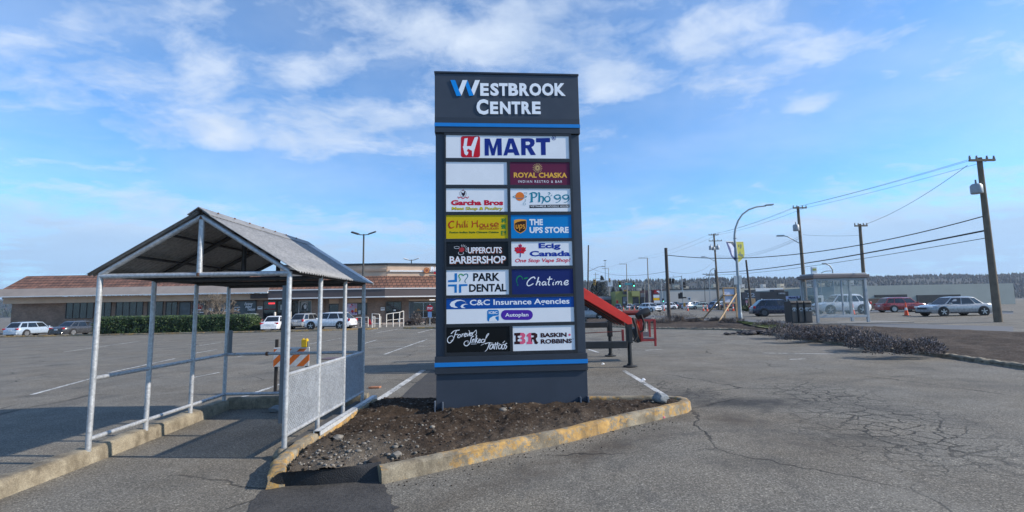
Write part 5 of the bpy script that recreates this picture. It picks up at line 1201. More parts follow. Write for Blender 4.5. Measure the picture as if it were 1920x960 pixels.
# hedge (one clipped shrub mass) and the bare tree behind it
ha, hb_ = At(357, 618, 47.0), At(470, 618, 47.0); hh = 1.78
def hedge(name, x0, x1, y, d, h, n, seed, label):
    r = random.Random(seed); mb = MB(); w = x1-x0
    for k in range(n):
        f = r.random()
        if f < .55: p = Vector((r.uniform(0, w), -r.random()**3*.25, r.uniform(.02, h)))
        elif f < .85: p = Vector((r.uniform(0, w), r.uniform(0, d), h-r.random()**3*.3))
        else: p = Vector((w-r.random()**3*.25, r.uniform(0, d), r.uniform(.02, h)))
        q = p+Vector((noise.noise(p*1.3+Vector((seed, 0, 0)))*.10, noise.noise(p*1.5)*.16, noise.noise(p*1.1+Vector((0, 7, 0)))*.14))
        cr = min(p.x, w-p.x, .35)/.35; q.z *= .80+.2*cr
        nrm = Vector((r.gauss(0, .6), -.6+r.gauss(0, .5), .6+r.gauss(0, .5))).normalized(); u = nrm.cross(Vector((r.gauss(0, 1), r.gauss(0, 1), r.gauss(0, 1)))).normalized(); v = nrm.cross(u); s_ = r.uniform(.05, .11)
        mb.mat(1 if r.random() < .42 else 0); mb.add([q-u*s_*.5, q-v*s_*.9, q+u*s_*.5, q+v*s_*.9], [(0, 1, 2, 3)])
    t = thing(name, (x0, y, gz(x0)), 0, label, 'hedge'); mb.build('foliage', LGR, t)
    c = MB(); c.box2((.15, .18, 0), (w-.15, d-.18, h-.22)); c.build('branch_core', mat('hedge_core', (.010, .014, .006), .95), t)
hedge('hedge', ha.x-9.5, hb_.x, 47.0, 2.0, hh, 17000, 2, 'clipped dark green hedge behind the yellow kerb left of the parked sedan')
BARK = mat('grey_bark', (.16, .13, .10), .9, var=.35, scale=3)
def branch(mb, p, d, L_, r, depth, rnd, spread=.62):
    n = 3; pts = [p]; rs = [r]
    for i in range(n):
        d = (d+Vector((rnd.gauss(0, .13), rnd.gauss(0, .13), rnd.gauss(0, .09)+.03))).normalized(); pts.append(pts[-1]+d*L_/n); rs.append(r*(1-.38*(i+1)/n))
    mb.tube(pts, [max(q, .013) for q in rs], 6 if depth > 2 else 4, cap=False)
    if depth > 0:
        for k in range(3 if depth > 1 else 4):
            a = rnd.uniform(0, 6.28); q = d.cross(Vector((math.cos(a), math.sin(a), .2))).normalized(); nd = (d*(1-spread*.5)+q*spread*rnd.uniform(.6, 1.3)); nd.z += .08; nd.normalize()
            branch(mb, pts[rnd.choice((2, 3, 3))], nd, L_*rnd.uniform(.6, .85), rs[-1]*rnd.uniform(.6, .8), depth-1, rnd, spread)
def bare_tree(px, Y, h, seed, label, depth=5, r=.24):
    p = At(px, 600, Y); t = thing('bare_tree', (p.x, Y, gz(p.x)), 0, label, 'tree'); rnd = random.Random(seed)
    mb = MB(); mb.tube([(0, 0, 0), (.03, 0, h*.12), (0, .02, h*.27)], [r*1.2, r, r*.9], 10); mb.build('trunk', BARK, t, smooth=60)
    mb = MB()
    for k in range(5):
        a = k*1.257+rnd.uniform(-.3, .3); branch(mb, Vector((0, .02, h*.26)), Vector((math.cos(a)*.75, math.sin(a)*.75, .8)).normalized(), h*.27, r*.5, depth-1, rnd)
    mb.build('crown', BARK, t)
bare_tree(404, 51.5, 4.3, 11, 'leafless spreading tree standing behind the clipped hedge')

# ------------------------------------------------------------------ cars
TYRE = mat('tyre', (.018, .018, .019), .85, var=.3); RIM = mat('alloy', (.42, .43, .45), .35, .7, var=.2); RIMD = mat('dark_alloy', (.10, .10, .11), .4, .6)
CGL = glass('car_glass', (.010, .013, .016), .04); TRIM = mat('black_trim', (.02, .02, .022), .6); HLM = mat('headlight_lens', (.75, .78, .8), .15, .3); TLM = mat('tail_lens', (.42, .012, .02), .25); PLT = mat('number_plate', (.6, .62, .66), .5, var=.2, scale=30)
def paint(name, c): return mat(name, c, .28, .1, var=.05, coat=.7)
WHITE_P, SILV_P, NAVY_P, BEIGE_P, DGREY_P, RED_P, BLK_P = paint('white_car_paint', (.70, .71, .73)), paint('silver_car_paint', (.30, .315, .33)), paint('deep_blue_car_paint', (.022, .032, .06)), paint('sage_car_paint', (.26, .28, .24)), paint('dark_grey_car_paint', (.05, .053, .06)), paint('red_car_paint', (.25, .02, .02)), paint('black_car_paint', (.014, .015, .018))
LBLUE_P = paint('pale_blue_car_paint', (.36, .43, .52))
def make_car(loc, heading, label, body, kind='suv', Ln=4.6, Wd=1.84, Ht=1.66, rim=RIM, rear_text=None, group='cars in view', category='car', roof=False):
    """heading: direction of travel, measured from +X; x forward in the car's own frame"""
    t = thing('parked_car', loc, heading, label, category, group)
    if kind == 'sedan': fr = dict(belt=.60, hood=.56, trunk=.64, wf=.235, rf=.40, rr=.70, wr=.86)
    elif kind == 'hatch': fr = dict(belt=.60, hood=.56, trunk=.60, wf=.22, rf=.38, rr=.84, wr=.96)
    else: fr = dict(belt=.60, hood=.585, trunk=.61, wf=.26, rf=.42, rr=.80, wr=.95)
    X = lambda f: Ln*(.5-f)             # f = 0 at the nose, 1 at the tail
    zb = .20*Ht/1.5; zbelt = fr['belt']*Ht
    def top(f):
        if f < fr['wf']:
            k = f/fr['wf']; return Ht*(fr['hood']*(.76+.24*min(1, (k*2.2)**.6))+(fr['belt']-fr['hood'])*max(0, k-.3)*1.3)
        if f > fr['wr']: k = (f-fr['wr'])/(1-fr['wr']); return Ht*(fr['trunk']-.03*k-.12*k**4)
        if kind == 'sedan' and f > fr['rr']: return Ht*(fr['belt']+(fr['trunk']-fr['belt'])*(f-fr['rr'])/(fr['wr']-fr['rr']))
        return zbelt
    st = [0, .015, .045, .1, .17, fr['wf'], .32, .42, .52, .62, .72, .80, .87, .93, .965, .99, 1]; n = 11; V = []
    for f in st:
        e = min(f, 1-f); w = Wd/2*(1-.22*max(0, 1-e/.12)**2.2); zt_ = top(f); lo = zb+(.10*Ht*max(0, 1-e/.05))
        half = [(w*.55, lo), (w*.90, lo+.01), (w*.975, lo+.08*Ht), (w, .40*zt_+.25*lo+.14), (w*.985, zt_*.86), (w*.90, zt_*.985), (w*.45, zt_+.012)]
        ring = [(-y, z) for y, z in half][::1]+[(y, z) for y, z in half[::-1]]
        V += [(X(f), y, z) for y, z in ring]
    m = 14; fs = [(i*m+j, i*m+(j+1) % m, (i+1)*m+(j+1) % m, (i+1)*m+j) for i in range(len(st)-1) for j in range(m)]+[tuple(range(m)), tuple((len(st)-1)*m+j for j in range(m))[::-1]]
    mb = MB().add(V, fs)
    # cabin: belt ring to roof ring
    def ring(fa, fb, wa, z, crown=0):
        xa, xb = X(fa), X(fb); return [(xa, -wa*.86, z), (xa, wa*.86, z), (xa*.62+xb*.38, wa, z+crown), (xa*.25+xb*.75, wa*.99, z+crown*.8), (xb, wa*.86, z-crown*.3), (xb, -wa*.86, z-crown*.3), (xa*.25+xb*.75, -wa*.99, z+crown*.8), (xa*.62+xb*.38, -wa, z+crown)]
    wb, wr_ = Wd/2*.93, Wd/2*.70
    r0 = ring(fr['wf'], fr['wr'], wb, zbelt-.03); r1 = ring(fr['rf']-.02, fr['rr']+.02, wr_*1.04, Ht*.955); r2 = ring(fr['rf']+.05, fr['rr']-.05, wr_*.82, Ht*.992, .012)
    V = r0+r1+r2; k = 8; fs = [(i, (i+1) % k, k+(i+1) % k, k+i) for i in range(k)]+[(k+i, k+(i+1) % k, 2*k+(i+1) % k, 2*k+i) for i in range(k)]+[tuple(2*k+i for i in range(k))]
    mb.add(V, fs); b = mb.build('body', body, t, smooth=42, normals=True)
    def pane(name, a, b_, c, d, inset=(.06, .06, .10, .10), off=.010):
        """glass on the quad a b (belt) c d (roof), inset on each side"""
        a, b_, c, d = map(Vector, (a, b_, c, d)); P_ = lambda u, v: (a.lerp(b_, u)).lerp(d.lerp(c, u), v)
        q = [P_(inset[0], inset[2]), P_(1-inset[1], inset[2]), P_(1-inset[1], 1-inset[3]), P_(inset[0], 1-inset[3])]; nn = (q[1]-q[0]).cross(q[3]-q[0]).normalized(); ctr = sum(q, Vector())/4
        if nn.dot(ctr-Vector((0, 0, Ht*.7))) < 0: nn = -nn
        return MB().prism([p-nn*.01 for p in q], nn*(.01+off)).build(name, CGL, t, normals=True)
    pane('windscreen', r0[0], r0[1], r1[1], r1[0], (.04, .04, .10, .04)); pane('rear_window', r0[5], r0[4], r1[4], r1[5], (.06, .06, .16 if kind == 'sedan' else .08, .08))
    for s_, ids in ((1, (1, 2, 3, 4)), (-1, (0, 7, 6, 5))):
        i0, i1, i2, i3 = ids
        pane('side_window', r0[i0], r0[i1], r1[i1], r1[i0], (.10, .02, .10, .10)); pane('side_window', r0[i1], r0[i2], r1[i2], r1[i1], (.06, .05, .10, .10)); pane('side_window', r0[i2], r0[i3], r1[i3], r1[i2], (.05, .16, .12, .12))
    rw = .22*Ht if kind != 'sedan' else .225*Ht; xw = (X(.185), X(.80))
    RY = Matrix.Rotation(R(90), 3, 'X')
    for x in xw:
        for s_ in (-1, 1):
            y = s_*(Wd/2-.10)
            MB().lathe([(rw*1.20, -.02), (rw*1.20, .02)], 20, (x, s_*(Wd/2-.012), rw*1.03), RY).build('wheel_arch', TRIM, t, smooth=30)
            w = MB().lathe([(rw*.68, -.11), (rw*.94, -.11), (rw, -.07), (rw, .07), (rw*.94, .11), (rw*.68, .11)], 22, (x, s_*(Wd/2-.075), rw), RY).build('wheel', TYRE, t, smooth=40)
            mb = MB()
            for q in range(5):
                a = 2*math.pi*q/5+.3; mb.box((x+rw*.36*math.cos(a), s_*(Wd/2+.032), rw+rw*.36*math.sin(a)), (rw*.6, .02, rw*.2), Matrix.Rotation(-a, 3, 'Y'))
            mb.lathe([(rw*.17, -.02), (rw*.17, .02)], 10, (x, s_*(Wd/2+.033), rw), RY); mb.lathe([(rw*.60, -.1), (rw*.68, -.1), (rw*.68, .117), (rw*.62, .117)], 20, (x, s_*(Wd/2-.075), rw), RY); mb.build('rim', rim, w, smooth=40)
    zl = Ht*(.46 if kind != 'sedan' else .47)
    for s_ in (-1, 1):
        MB().box((X(.028), s_*Wd*.365, zl), (.20, Wd*.17, .13), Matrix.Rotation(R(-22*s_), 3, 'Z')).build('headlight', HLM, t, bev=.03)
        if kind == 'suv': MB().box((X(.972), s_*Wd*.41, Ht*.54), (.18, Wd*.11, .24), Matrix.Rotation(R(16*s_), 3, 'Z')).build('tail_light', TLM, t, bev=.03)
        else: MB().box((X(.978), s_*Wd*.36, Ht*.52), (.18, Wd*.19, .15), Matrix.Rotation(R(14*s_), 3, 'Z')).build('tail_light', TLM, t, bev=.03)
        MB().box((X(fr['wf']+.055), s_*(Wd/2+.07), zbelt+.05), (.13, .18, .14)).build('mirror', body, t, bev=.03)
    MB().box((X(.008), 0, Ht*.40), (.10, Wd*.50, .14)).build('grille', TRIM, t, bev=.02)
    MB().box((X(.015), 0, zb+.09), (.18, Wd*.80, .13)).build('front_bumper', TRIM, t, bev=.03); MB().box((X(.985), 0, zb+.10), (.16, Wd*.80, .14)).build('rear_bumper', TRIM if kind == 'suv' else body, t, bev=.03)
    MB().box((X(.997), 0, Ht*.44 if kind != 'suv' else Ht*.50), (.06, .34, .16)).build('plate', PLT, t)
    mb = MB()
    for s_ in (-1, 1): mb.box((X(.5), s_*(Wd/2-.03), zb+.06), (Ln*.40, .06, .10))
    mb.build('sill', TRIM, t)
    if roof:
        mb = MB()
        for s_ in (-1, 1): mb.tube([(X(.44), s_*Wd*.33, Ht*1.0), (X(.5), s_*Wd*.34, Ht*1.035), (X(.8), s_*Wd*.34, Ht*1.035), (X(.86), s_*Wd*.33, Ht*.99)], .018, 6)
        mb.build('roof_rail', TRIM, t)
    return t
def carat(px, Y, hd, *a, **k): p = At(px, 600, Y); return make_car((p.x, Y, gz(p.x)), R(hd), *a, **k)
# the plaza side
carat(519, 47.9, 99, 'silver-white sedan seen from behind, parked right of the hedge', WHITE_P, 'sedan', 4.6, 1.80, 1.45)
carat(577.5, 51.5, 80, 'silver tall car seen from behind between sedan and white side-on car', SILV_P, 'suv', 4.4, 1.82, 1.62)
carat(620, 47.4, 172, 'white car standing side-on behind the shelter posts, nose to the left', WHITE_P, 'suv', 4.85, 1.86, 1.66)
carat(469, 52.0, -72, 'sage grey car facing the camera at the right end of the hedge', BEIGE_P, 'suv', 4.5, 1.82, 1.75, roof=True)
carat(420, 55.4, 178, 'black car half hidden behind the hedge and bare tree', BLK_P, 'suv', 5.0, 1.86, 1.72)
carat(150, 50.5, 84, 'dark grey sedan parked left of the long hedge', DGREY_P, 'sedan', 4.7, 1.82, 1.46); carat(60, 51.0, 88, 'pale blue hatchback at the far left of the plaza', LBLUE_P, 'hatch', 4.2, 1.78, 1.5)
# beyond the sign, on the road
def carbase(px, py, hd, *a, **k): g_ = G(px, py); return make_car((g_.x, g_.y, gz(g_.x)), R(hd), *a, **k)
carbase(1458, 592.5, -12, 'dark blue car on the road behind the litter bins', NAVY_P, 'suv', 4.75, 1.92, 1.64, RIMD, group='cars on the road')
carbase(1219, 585, -66, 'white car coming towards the camera beyond the boom truck basket', WHITE_P, 'suv', 4.6, 1.85, 1.62, group='cars on the road')
carbase(1160, 580.5, 70, 'dark blue car seen from behind before the olive green shop', NAVY_P, 'hatch', 4.3, 1.8, 1.55, group='cars on the road')
carbase(1181, 580, -105, 'white hatchback left of the black car before the olive shop', WHITE_P, 'hatch', 4.2, 1.78, 1.5, group='cars on the road'); carbase(1194.5, 580, -80, 'black sedan facing the camera between the road cones', BLK_P, 'sedan', 4.6, 1.82, 1.5, group='cars on the road')
carbase(1234.5, 580, -95, 'silver sedan half hidden behind the near white car', SILV_P, 'sedan', 4.6, 1.8, 1.5, group='cars on the road'); carbase(1250, 580.5, 185, 'white car side-on behind the thick cut pole', WHITE_P, 'suv', 4.6, 1.82, 1.62, group='cars on the road')
P2 = 'cars parked before the grey warehouse'
carbase(1268, 579.5, 60, 'black tall car parked right of the thick cut pole', BLK_P, 'suv', 4.7, 1.9, 1.72, group=P2); carbase(1279, 579, 100, 'small pale blue car behind the traffic signal pole', LBLUE_P, 'hatch', 4.1, 1.76, 1.48, group=P2)
carbase(1294, 579, 30, 'pale blue sedan left of the pale green car', LBLUE_P, 'sedan', 4.6, 1.8, 1.46, group=P2); carbase(1314.5, 580, 178, 'pale greenish silver sedan side-on before the grey warehouse', paint('pale_green_car_paint', (.46, .52, .46)), 'sedan', 4.7, 1.8, 1.44, group=P2)
carbase(1302, 577.5, 100, 'white tall car behind the pale green sedan', WHITE_P, 'suv', 4.6, 1.86, 1.7, group=P2); carbase(1313, 577.2, 95, 'dark grey car behind the pale green sedan', DGREY_P, 'suv', 4.5, 1.84, 1.66, group=P2)
carbase(1348, 580, 25, 'blue hatchback half behind the wooden sign frame', paint('mid_blue_car_paint', (.04, .11, .24)), 'hatch', 4.2, 1.8, 1.55, group=P2); carbase(1369, 580, 5, 'dark grey sedan seen below the wooden sign frame', DGREY_P, 'sedan', 4.6, 1.8, 1.45, group=P2)
carbase(1397, 579, 170, 'black car with pale lamps left of the street lamp', BLK_P, 'sedan', 4.6, 1.8, 1.45, group=P2); carbase(1434, 580.5, 5, 'silver pickup-like car behind the dark blue car', SILV_P, 'suv', 4.8, 1.9, 1.7, group=P2)
carbase(1102, 600.5, 165, 'silver car seen under the raised red boom', SILV_P, 'suv', 4.6, 1.84, 1.66, group='cars beyond the boom truck'); carbase(1117.5, 599.5, 172, 'black car seen under the raised red boom', BLK_P, 'sedan', 4.7, 1.84, 1.48, RIM, group='cars beyond the boom truck')
carbase(1577, 589, 178, 'white van passing beyond the bus shelter glass', WHITE_P, 'suv', 4.9, 1.95, 1.95, group='cars on the road'); carbase(1790, 592, 176, 'silver sedan on the road right of the bus shelter', SILV_P, 'sedan', 4.6, 1.82, 1.46, group='cars on the road'); carbase(1690, 585, -4, 'red hatchback on the far lane right of the bus shelter', RED_P, 'hatch', 4.2, 1.8, 1.5, group='cars on the road')

# ------------------------------------------------------------------ the verge on the right: soil berm, shrubs, stump
VSOIL = soil_mat('verge_soil', (.030, .022, .017), (.068, .050, .038), (.115, .088, .068))
vin = [G(*p) for p in ((1100, 612), (1230, 616.5), (1300, 618), (1372, 619), (1420, 624), (1455, 630), (1500, 637), (1564, 646), (1650, 658), (1750, 668), (1900, 690), (2100, 720))]
vout = [G(*p) for p in ((1100, 596), (1240, 600), (1420, 607), (1600, 613), (1900, 624), (2150, 634))]
def lerp_path(P, u):
    d = [0]
    for a, b in zip(P, P[1:]): d.append(d[-1]+(b-a).length)
    s = u*d[-1]
    for i in range(len(P)-1):
        if s <= d[i+1]: return P[i].lerp(P[i+1], (s-d[i])/(d[i+1]-d[i]))
    return P[-1]
vmat = soil_mat
def berm(u, v):
    p = lerp_path(vin, u).lerp(lerp_path(vout, u), v); e = min(v, 1-v)*5; h = .05+.10*min(1, e)+.16*min(1, e)*max(0, noise.noise(Vector((p.x*.55, p.y*.45, 3))))+.05*min(1, e)*noise.noise(Vector((p.x*1.8, p.y*1.4, 1)))+.02*noise.noise(p*5)
    return (p.x, p.y, gz(p.x)+max(h, .012))
tag(MB().grid(berm, 220, 44).build('verge_soil', VSOIL, smooth=180), kind='structure')
def berm_at(x, y): return Vector((x, y, gz(x)+.12))
# grass strip by the pavement side
mb = MB(); gr = [G(1380, 604, .17), G(1440, 607.5, .17), G(1478, 610, .2), G(1455, 616, .24), G(1425, 613, .22), G(1395, 607.5, .18)]; mb.add([(p.x, p.y, gz(p.x)+.22) for p in gr], [tuple(range(6))[::-1]]); 
r = random.Random(8)
for k in range(2600):
    a, b = r.random(), r.random(); p = (gr[0].lerp(gr[2], a)).lerp(gr[5].lerp(gr[3], a), b); d = Vector((r.gauss(0, .4), r.gauss(0, .4), 1)).normalized()*r.uniform(.05, .13); u = Vector((.012, 0, 0)); z = gz(p.x)+.2
    mb.add([(p.x-.012, p.y, z), (p.x+.012, p.y, z), (p.x+d.x, p.y+d.y, z+d.z)], [(0, 1, 2)])
tag(mb.build('grass', GRASS), 'short grass patch on the verge beside the litter bins', 'grass', kind='stuff')
# earth edge / broken kerb along the lot
sweep_kerb('kerb', [(p.x, p.y) for p in vin[:5]], w=.2, h=.09, m=kerb_mat('dirty_kerb', False), side=1, rough=.02)
sweep_kerb('kerb', [(p.x, p.y) for p in vin[4:]], w=.2, h=.10, m=MATS.setdefault('dk', bpy.data.materials['dirty_kerb']), side=1, rough=.02)
VG = 'dry shrubs on the verge'
for i, (px, py, w_, h_, lb, ms) in enumerate(((1248, 606, 3.0, 1.5, 'brown heap of cut shrub left of the thick cut pole', SHB), (1270, 606, 3.0, 1.15, 'dry brown shrub at the foot of the thick cut pole', SHB), (1300, 604.5, 1.6, .62, 'thin dry shrub left of the wooden braces', SHB), (1331, 605, 1.5, .66, 'dry shrub between the two wooden braces', SHB), (1349, 605, 1.2, .55, 'small dry shrub behind the nearer wooden brace', SHB), (1366, 606.5, 2.0, .66, 'dark dry shrub under the wooden sign frame', SHB),
        (1432, 615, 2.6, .75, 'dusky domed shrub left of the litter bins', LAV), (1492, 630, 2.0, .80, 'dusky shrub right below the litter bins', LAV), (1512, 637, 1.7, .62, 'low dusky shrub before the bins, nearest the lot', LAV), (1527, 628, 1.7, .55, 'dusky shrub between bins and bus shelter', LAV), (1552, 634, 1.9, .75, 'broad dusky shrub in front of the bus shelter', LAV), (1590, 640, 1.8, .7, 'dusky shrub right of the bus shelter post', LAV), (1640, 652, 1.8, .7, 'dusky shrub at the right end of the shelter', LAV), (1720, 664, 1.9, .75, 'dusky shrub farthest right on the verge', LAV), (1220, 607, 1.8, .5, 'flat brown shrub behind the truck basket', SHB))):
    g_ = G(px, py, .1); twig_clump('shrub', (g_.x, g_.y, gz(g_.x)+.07), w_, h_*(.8 if ms is LAV else .72), w_*.62, ms, 3400 if ms is LAV else 1500, 100+i, lb, group=VG, leaf=.045 if ms is LAV else .075, thin=.30 if ms is LAV else .16)
g_ = G(1275, 606.5); o = MB().lathe([(.42, 0), (.36, .2), (.31, .42), (.05, .45)], 14).build('tree_stump', mat('stump_wood', (.05, .035, .026), .95, var=.5, scale=6, bump=.8, bscale=20), smooth=50); o.location = (g_.x, g_.y, gz(g_.x)+.1); tag(o, 'dark tree stump among the dry shrubs by the cut pole', 'stump')
DEB = mat('dusky_debris', (.06, .055, .058), .9, var=.6, scale=5, fine=.4)
g_ = G(1418, 627); r = random.Random(4); mb = MB()
for k in range(90):
    x, y = r.gauss(0, .62), r.gauss(0, .28); mb.blob((x, y, .05+r.random()*.12*(1-min(1, abs(x)/1.3))), r.uniform(.05, .13), k, .5, 1, (1.5, 1, .5))
o = mb.build('debris_pile', DEB); o.location = (g_.x, g_.y, gz(g_.x)); tag(o, 'low dark pile of broken debris at the edge of the lot', 'debris')
for i, (px, py, w_, h_, lb) in enumerate(((1311, 602.5, .35, .3, 'yellow split log beside the farther wooden brace'), )):
    g_ = G(px, py, .1); o = MB().blob((0, 0, .12), .22, 5, .3, 2, (1.3, .8, .7)).build('log', mat('fresh_wood', (.45, .30, .13), .8, var=.3), smooth=40); o.location = (g_.x, g_.y, gz(g_.x)+.12); tag(o, lb, 'log')
g_ = G(1245.5, 603.5, .1); o = MB().lathe([(.06, 0), (.06, .34), (.03, .37)], 10).build('marker_stake', WPOST, smooth=40); o.location = (g_.x, g_.y, gz(g_.x)+.1); tag(o, 'short white stake standing in the verge soil', 'stake')

# ------------------------------------------------------------------ blank sign in a timber frame
LUM = mat('raw_lumber', (.42, .28, .155), .75, var=.25, scale=4, fine=.15)
rl, ll = G(1381.5, 604, .1), G(1357, 601, .1); ys_ = (rl.y+ll.y)/2
ts = thing('timber_sign', (At(1368, 600, ys_).x, ys_, gz(8)+.1), R(4), 'blank white board on a raw timber frame with two long braces', 'sign'); T0 = ts.location.copy()
def tw(px, py, dy=0): p = At(px, py, ys_+dy); return p-T0
def beam(parent, a, b, w=.09, d=.09, name='brace'):
    a, b = Vector(a), Vector(b); u = (b-a).normalized(); s_ = u.cross(Vector((0, 1, 0))).normalized()*w/2; q = u.cross(s_).normalized()*d/2
    return MB().add([a-s_-q, a+s_-q, a+s_+q, a-s_+q, b-s_-q, b+s_-q, b+s_+q, b-s_+q], [(0, 1, 2, 3), (7, 6, 5, 4), (0, 4, 5, 1), (1, 5, 6, 2), (2, 6, 7, 3), (3, 7, 4, 0)]).build(name, LUM, parent, normals=True)
xl_, xr_ = tw(1355.5, 540).x, tw(1379, 540).x; zt_ = tw(1367, 538.5).z; zb_ = tw(1367, 568).z; zm_ = tw(1367, 553.5).z
MB().box2((xl_, .03, zb_), (xr_, .05, zt_)).build('board', flat('blank_board', (196, 204, 222), .5), ts)
beam(ts, (xl_, 0, 0), (xl_, 0, zt_), name='post'); beam(ts, (xr_, 0, -.1), (xr_, 0, zt_), .12, name='post')
for z in (zt_-.05, zm_, zb_): beam(ts, (xl_+.05, -.01, z), (xr_-.05, -.01, z), name='cross_piece')
gb = G(1341, 605, .12); beam(ts, (xr_, -.08, zm_+.1), Vector((gb.x, gb.y, gz(gb.x)+.12))-T0); gb = G(1317, 601.5, .12); beam(ts, (xl_, -.08, zm_+.05), Vector((gb.x, gb.y, gz(gb.x)+.12))-T0)

# ------------------------------------------------------------------ litter bins and bus shelter
BINM = mat('bin_brown_plastic', (.040, .037, .036), .5, var=.15, scale=3); BINL = flat('bin_print', (150, 165, 175), .6); SLABC = mat('slab_concrete', (.20, .19, .175), .9, var=.2)
bg_ = G(1497, 604, .2); yb_ = bg_.y
bx = lambda px: At(px, 585, yb_).x
mb = MB(); mb.box2((bx(1474), yb_-.5, gz(11)-.05), (bx(1700), yb_+2.2, gz(11)+.2)); tag(mb.build('bus_pad', SLABC, bev=.02), kind='structure')
def litter_bin(px0, px1, pyt, label, marks, dy=0):
    x0, x1 = bx(px0), bx(px1); z0 = gz(11)+.2; zt = At((px0+px1)/2, pyt, yb_).z-z0; t = thing('litter_bin', ((x0+x1)/2, yb_+dy, z0), 0, label, 'bin', 'litter bins by the bus stop'); w = (x1-x0)/2
    prof = [(-.36, .03), (-.36, zt-.12), (-.30, zt-.02), (-.2, zt), (.36, zt-.06), (.36, .03)]
    MB().prism([(-w, y, z) for y, z in prof], (2*w, 0, 0)).build('body', BINM, t, bev=.03, normals=True)
    MB().box2((-w+.05, -.375, .12), (w-.05, -.361, zt*.80)).build('door', mat('bin_door_plastic', (.048, .044, .043), .45), t, bev=.006)
    MB().box2((-w+.06, -.37, zt*.84), (w-.06, -.362, zt*.91)).build('opening', mat('bin_slot', (.008, .008, .008), .9), t)
    mb = MB()
    for (cx, k) in marks:
        c = cx*w
        for a in range(3): mb.box((c+.09*math.cos(a*2.09+.5), -.380, zt*.62+.09*math.sin(a*2.09+.5)), (.15, .004, .05), Matrix.Rotation(-(a*2.09+2.07), 3, 'Y'))
        if k: mb.box((c, -.380, zt*.62), (.07, .004, .22))
    mb.build('print', BINL, t); return t
litter_bin(1502.5, 1516, 563.5, 'wide dark brown recycling bin, nearest the bus shelter', [(-.45, 1), (.45, 0)]); litter_bin(1491, 1501.5, 563.5, 'narrow dark brown bin in the middle of the row', [(0, 0)], .03); litter_bin(1478, 1490, 563.8, 'dark brown bin at the road car end of the row', [(0, 1)], .06)
SHM = mat('shelter_grey_metal', (.36, .38, .40), .5, .2, var=.1); SHG = glass('shelter_pane', (.35, .42, .42), .04, .16)
bs = thing('bus_shelter', (bx(1536), yb_+.25, gz(11)+.2), 0, 'grey glazed bus shelter at the right edge of the verge', 'bus shelter'); B0 = bs.location.copy()
zt = At(1545, 522, B0.y).z-B0.z; ztt = At(1545, 514, B0.y).z-B0.z; wS = 3.4; dS = 1.5
MB().box2((-.12, -.12, zt), (wS, dS+.1, ztt-.05)).build('roof', mat('shelter_roof_brown', (.16, .13, .125), .6), bs, bev=.03)
MB().box2((0, -.02, ztt-.05), (wS-.1, dS, ztt+.05)).build('roof_dome', SHM, bs, bev=.04)
for x, y in ((0, 0), (wS-.3, 0), (0, dS-.1), (wS-.3, dS-.1)): MB().box2((x, y, 0), (x+.16, y+.12, zt)).build('post', SHM, bs, bev=.015)
for (a, b) in (((.17, .04, .45), (wS-.31, .06, zt-.12)), ((.17, dS-.06, .45), (wS-.31, dS-.04, zt-.12)), ((.06, .13, .45), (.08, dS-.11, zt-.12))): MB().box2(a, b).build('pane', SHG, bs)
mb = MB(); mb.box2((.165, .0, .3), (wS-.305, .1, .44)); mb.box2((.165, .0, zt-.12), (wS-.305, .1, zt-.01)); mb.box2((wS*.5-.05, .01, .44), (wS*.5+.03, .09, zt-.13)); mb.build('frame', SHM, bs, bev=.01)
MB().box2((.5, dS-.55, .42), (wS-.6, dS-.2, .48)).build('seat', SHM, bs, bev=.01)
p0 = At(1528.5, 518, B0.y)-B0; p1 = At(1538, 499.5, B0.y)-B0
ss = MB().box2((p0.x, .3, ztt-.1), (p1.x-.02, .42, p1.z)).build('sign_blade', flat('blade_white', (205, 210, 214), .4), bs, bev=.02); MB().box2((p0.x+.06, .285, p1.z-.24), (p1.x-.08, .299, p1.z-.10)).build('blade_mark', flat('blade_mark_olive', (160, 160, 90)), ss)

# ------------------------------------------------------------------ traffic cones
CO, CW = mat('cone_orange', (.85, .085, .018), .5, var=.1), mat('cone_white', (.72, .72, .72), .5)
def make_cone(h=1.05):
    t = thing('traffic_cone', (0, 0, 0), 0, 'x', 'cone', 'traffic cones along the road')
    MB().box2((-.2, -.2, 0), (.2, .2, .04)).build('base', mat('cone_black', (.03, .02, .02), .7), t, bev=.01)
    MB().lathe([(.155, .04), (.10, h*.42)], 14).build('body', CO, t, smooth=40); MB().lathe([(.099, h*.42), (.072, h*.62)], 14).build('collar', CW, t, smooth=40); MB().lathe([(.073, h*.62), (.035, h), (.02, h+.01)], 14).build('tip', CO, t, smooth=40); return t
c0_ = make_cone(); used = False
for px, py, lb in ((1520.5, 590, 'orange cone right behind the litter bins'), (1433, 589, 'orange cone just left of the dark blue car'), (1418, 588, 'orange cone between street lamp and dark blue car'), (1375, 583.5, 'orange cone seen right of the timber frame centre'), (1364.3, 583.3, 'orange cone seen between the timber sign legs'), (1326.3, 584, 'right one of two close cones left of the timber sign'), (1319, 583.3, 'left one of two close cones left of the timber sign'), (1290, 583, 'lone orange cone right of the thick cut pole'),
                   (1201, 582, 'orange cone beside the white oncoming car'), (1189.5, 581.5, 'orange cone before the black sedan'), (1180, 581.3, 'orange cone before the white hatchback'), (1169, 582, 'orange cone right of the dark blue hatchback'), (1341.5, 577.5, 'distant small orange cone behind the braces'), (1245.5, 583, 'low orange cone behind the thick cut pole foot'), (1600, 590, 'orange cone beyond the bus shelter glass'), (1700, 592, 'orange cone farthest right on the road')):
    c = c0_ if not used else dup(c0_); used = True; g_ = G(px, py); c.location = (g_.x, g_.y, gz(g_.x)+.004); c['label'] = lb

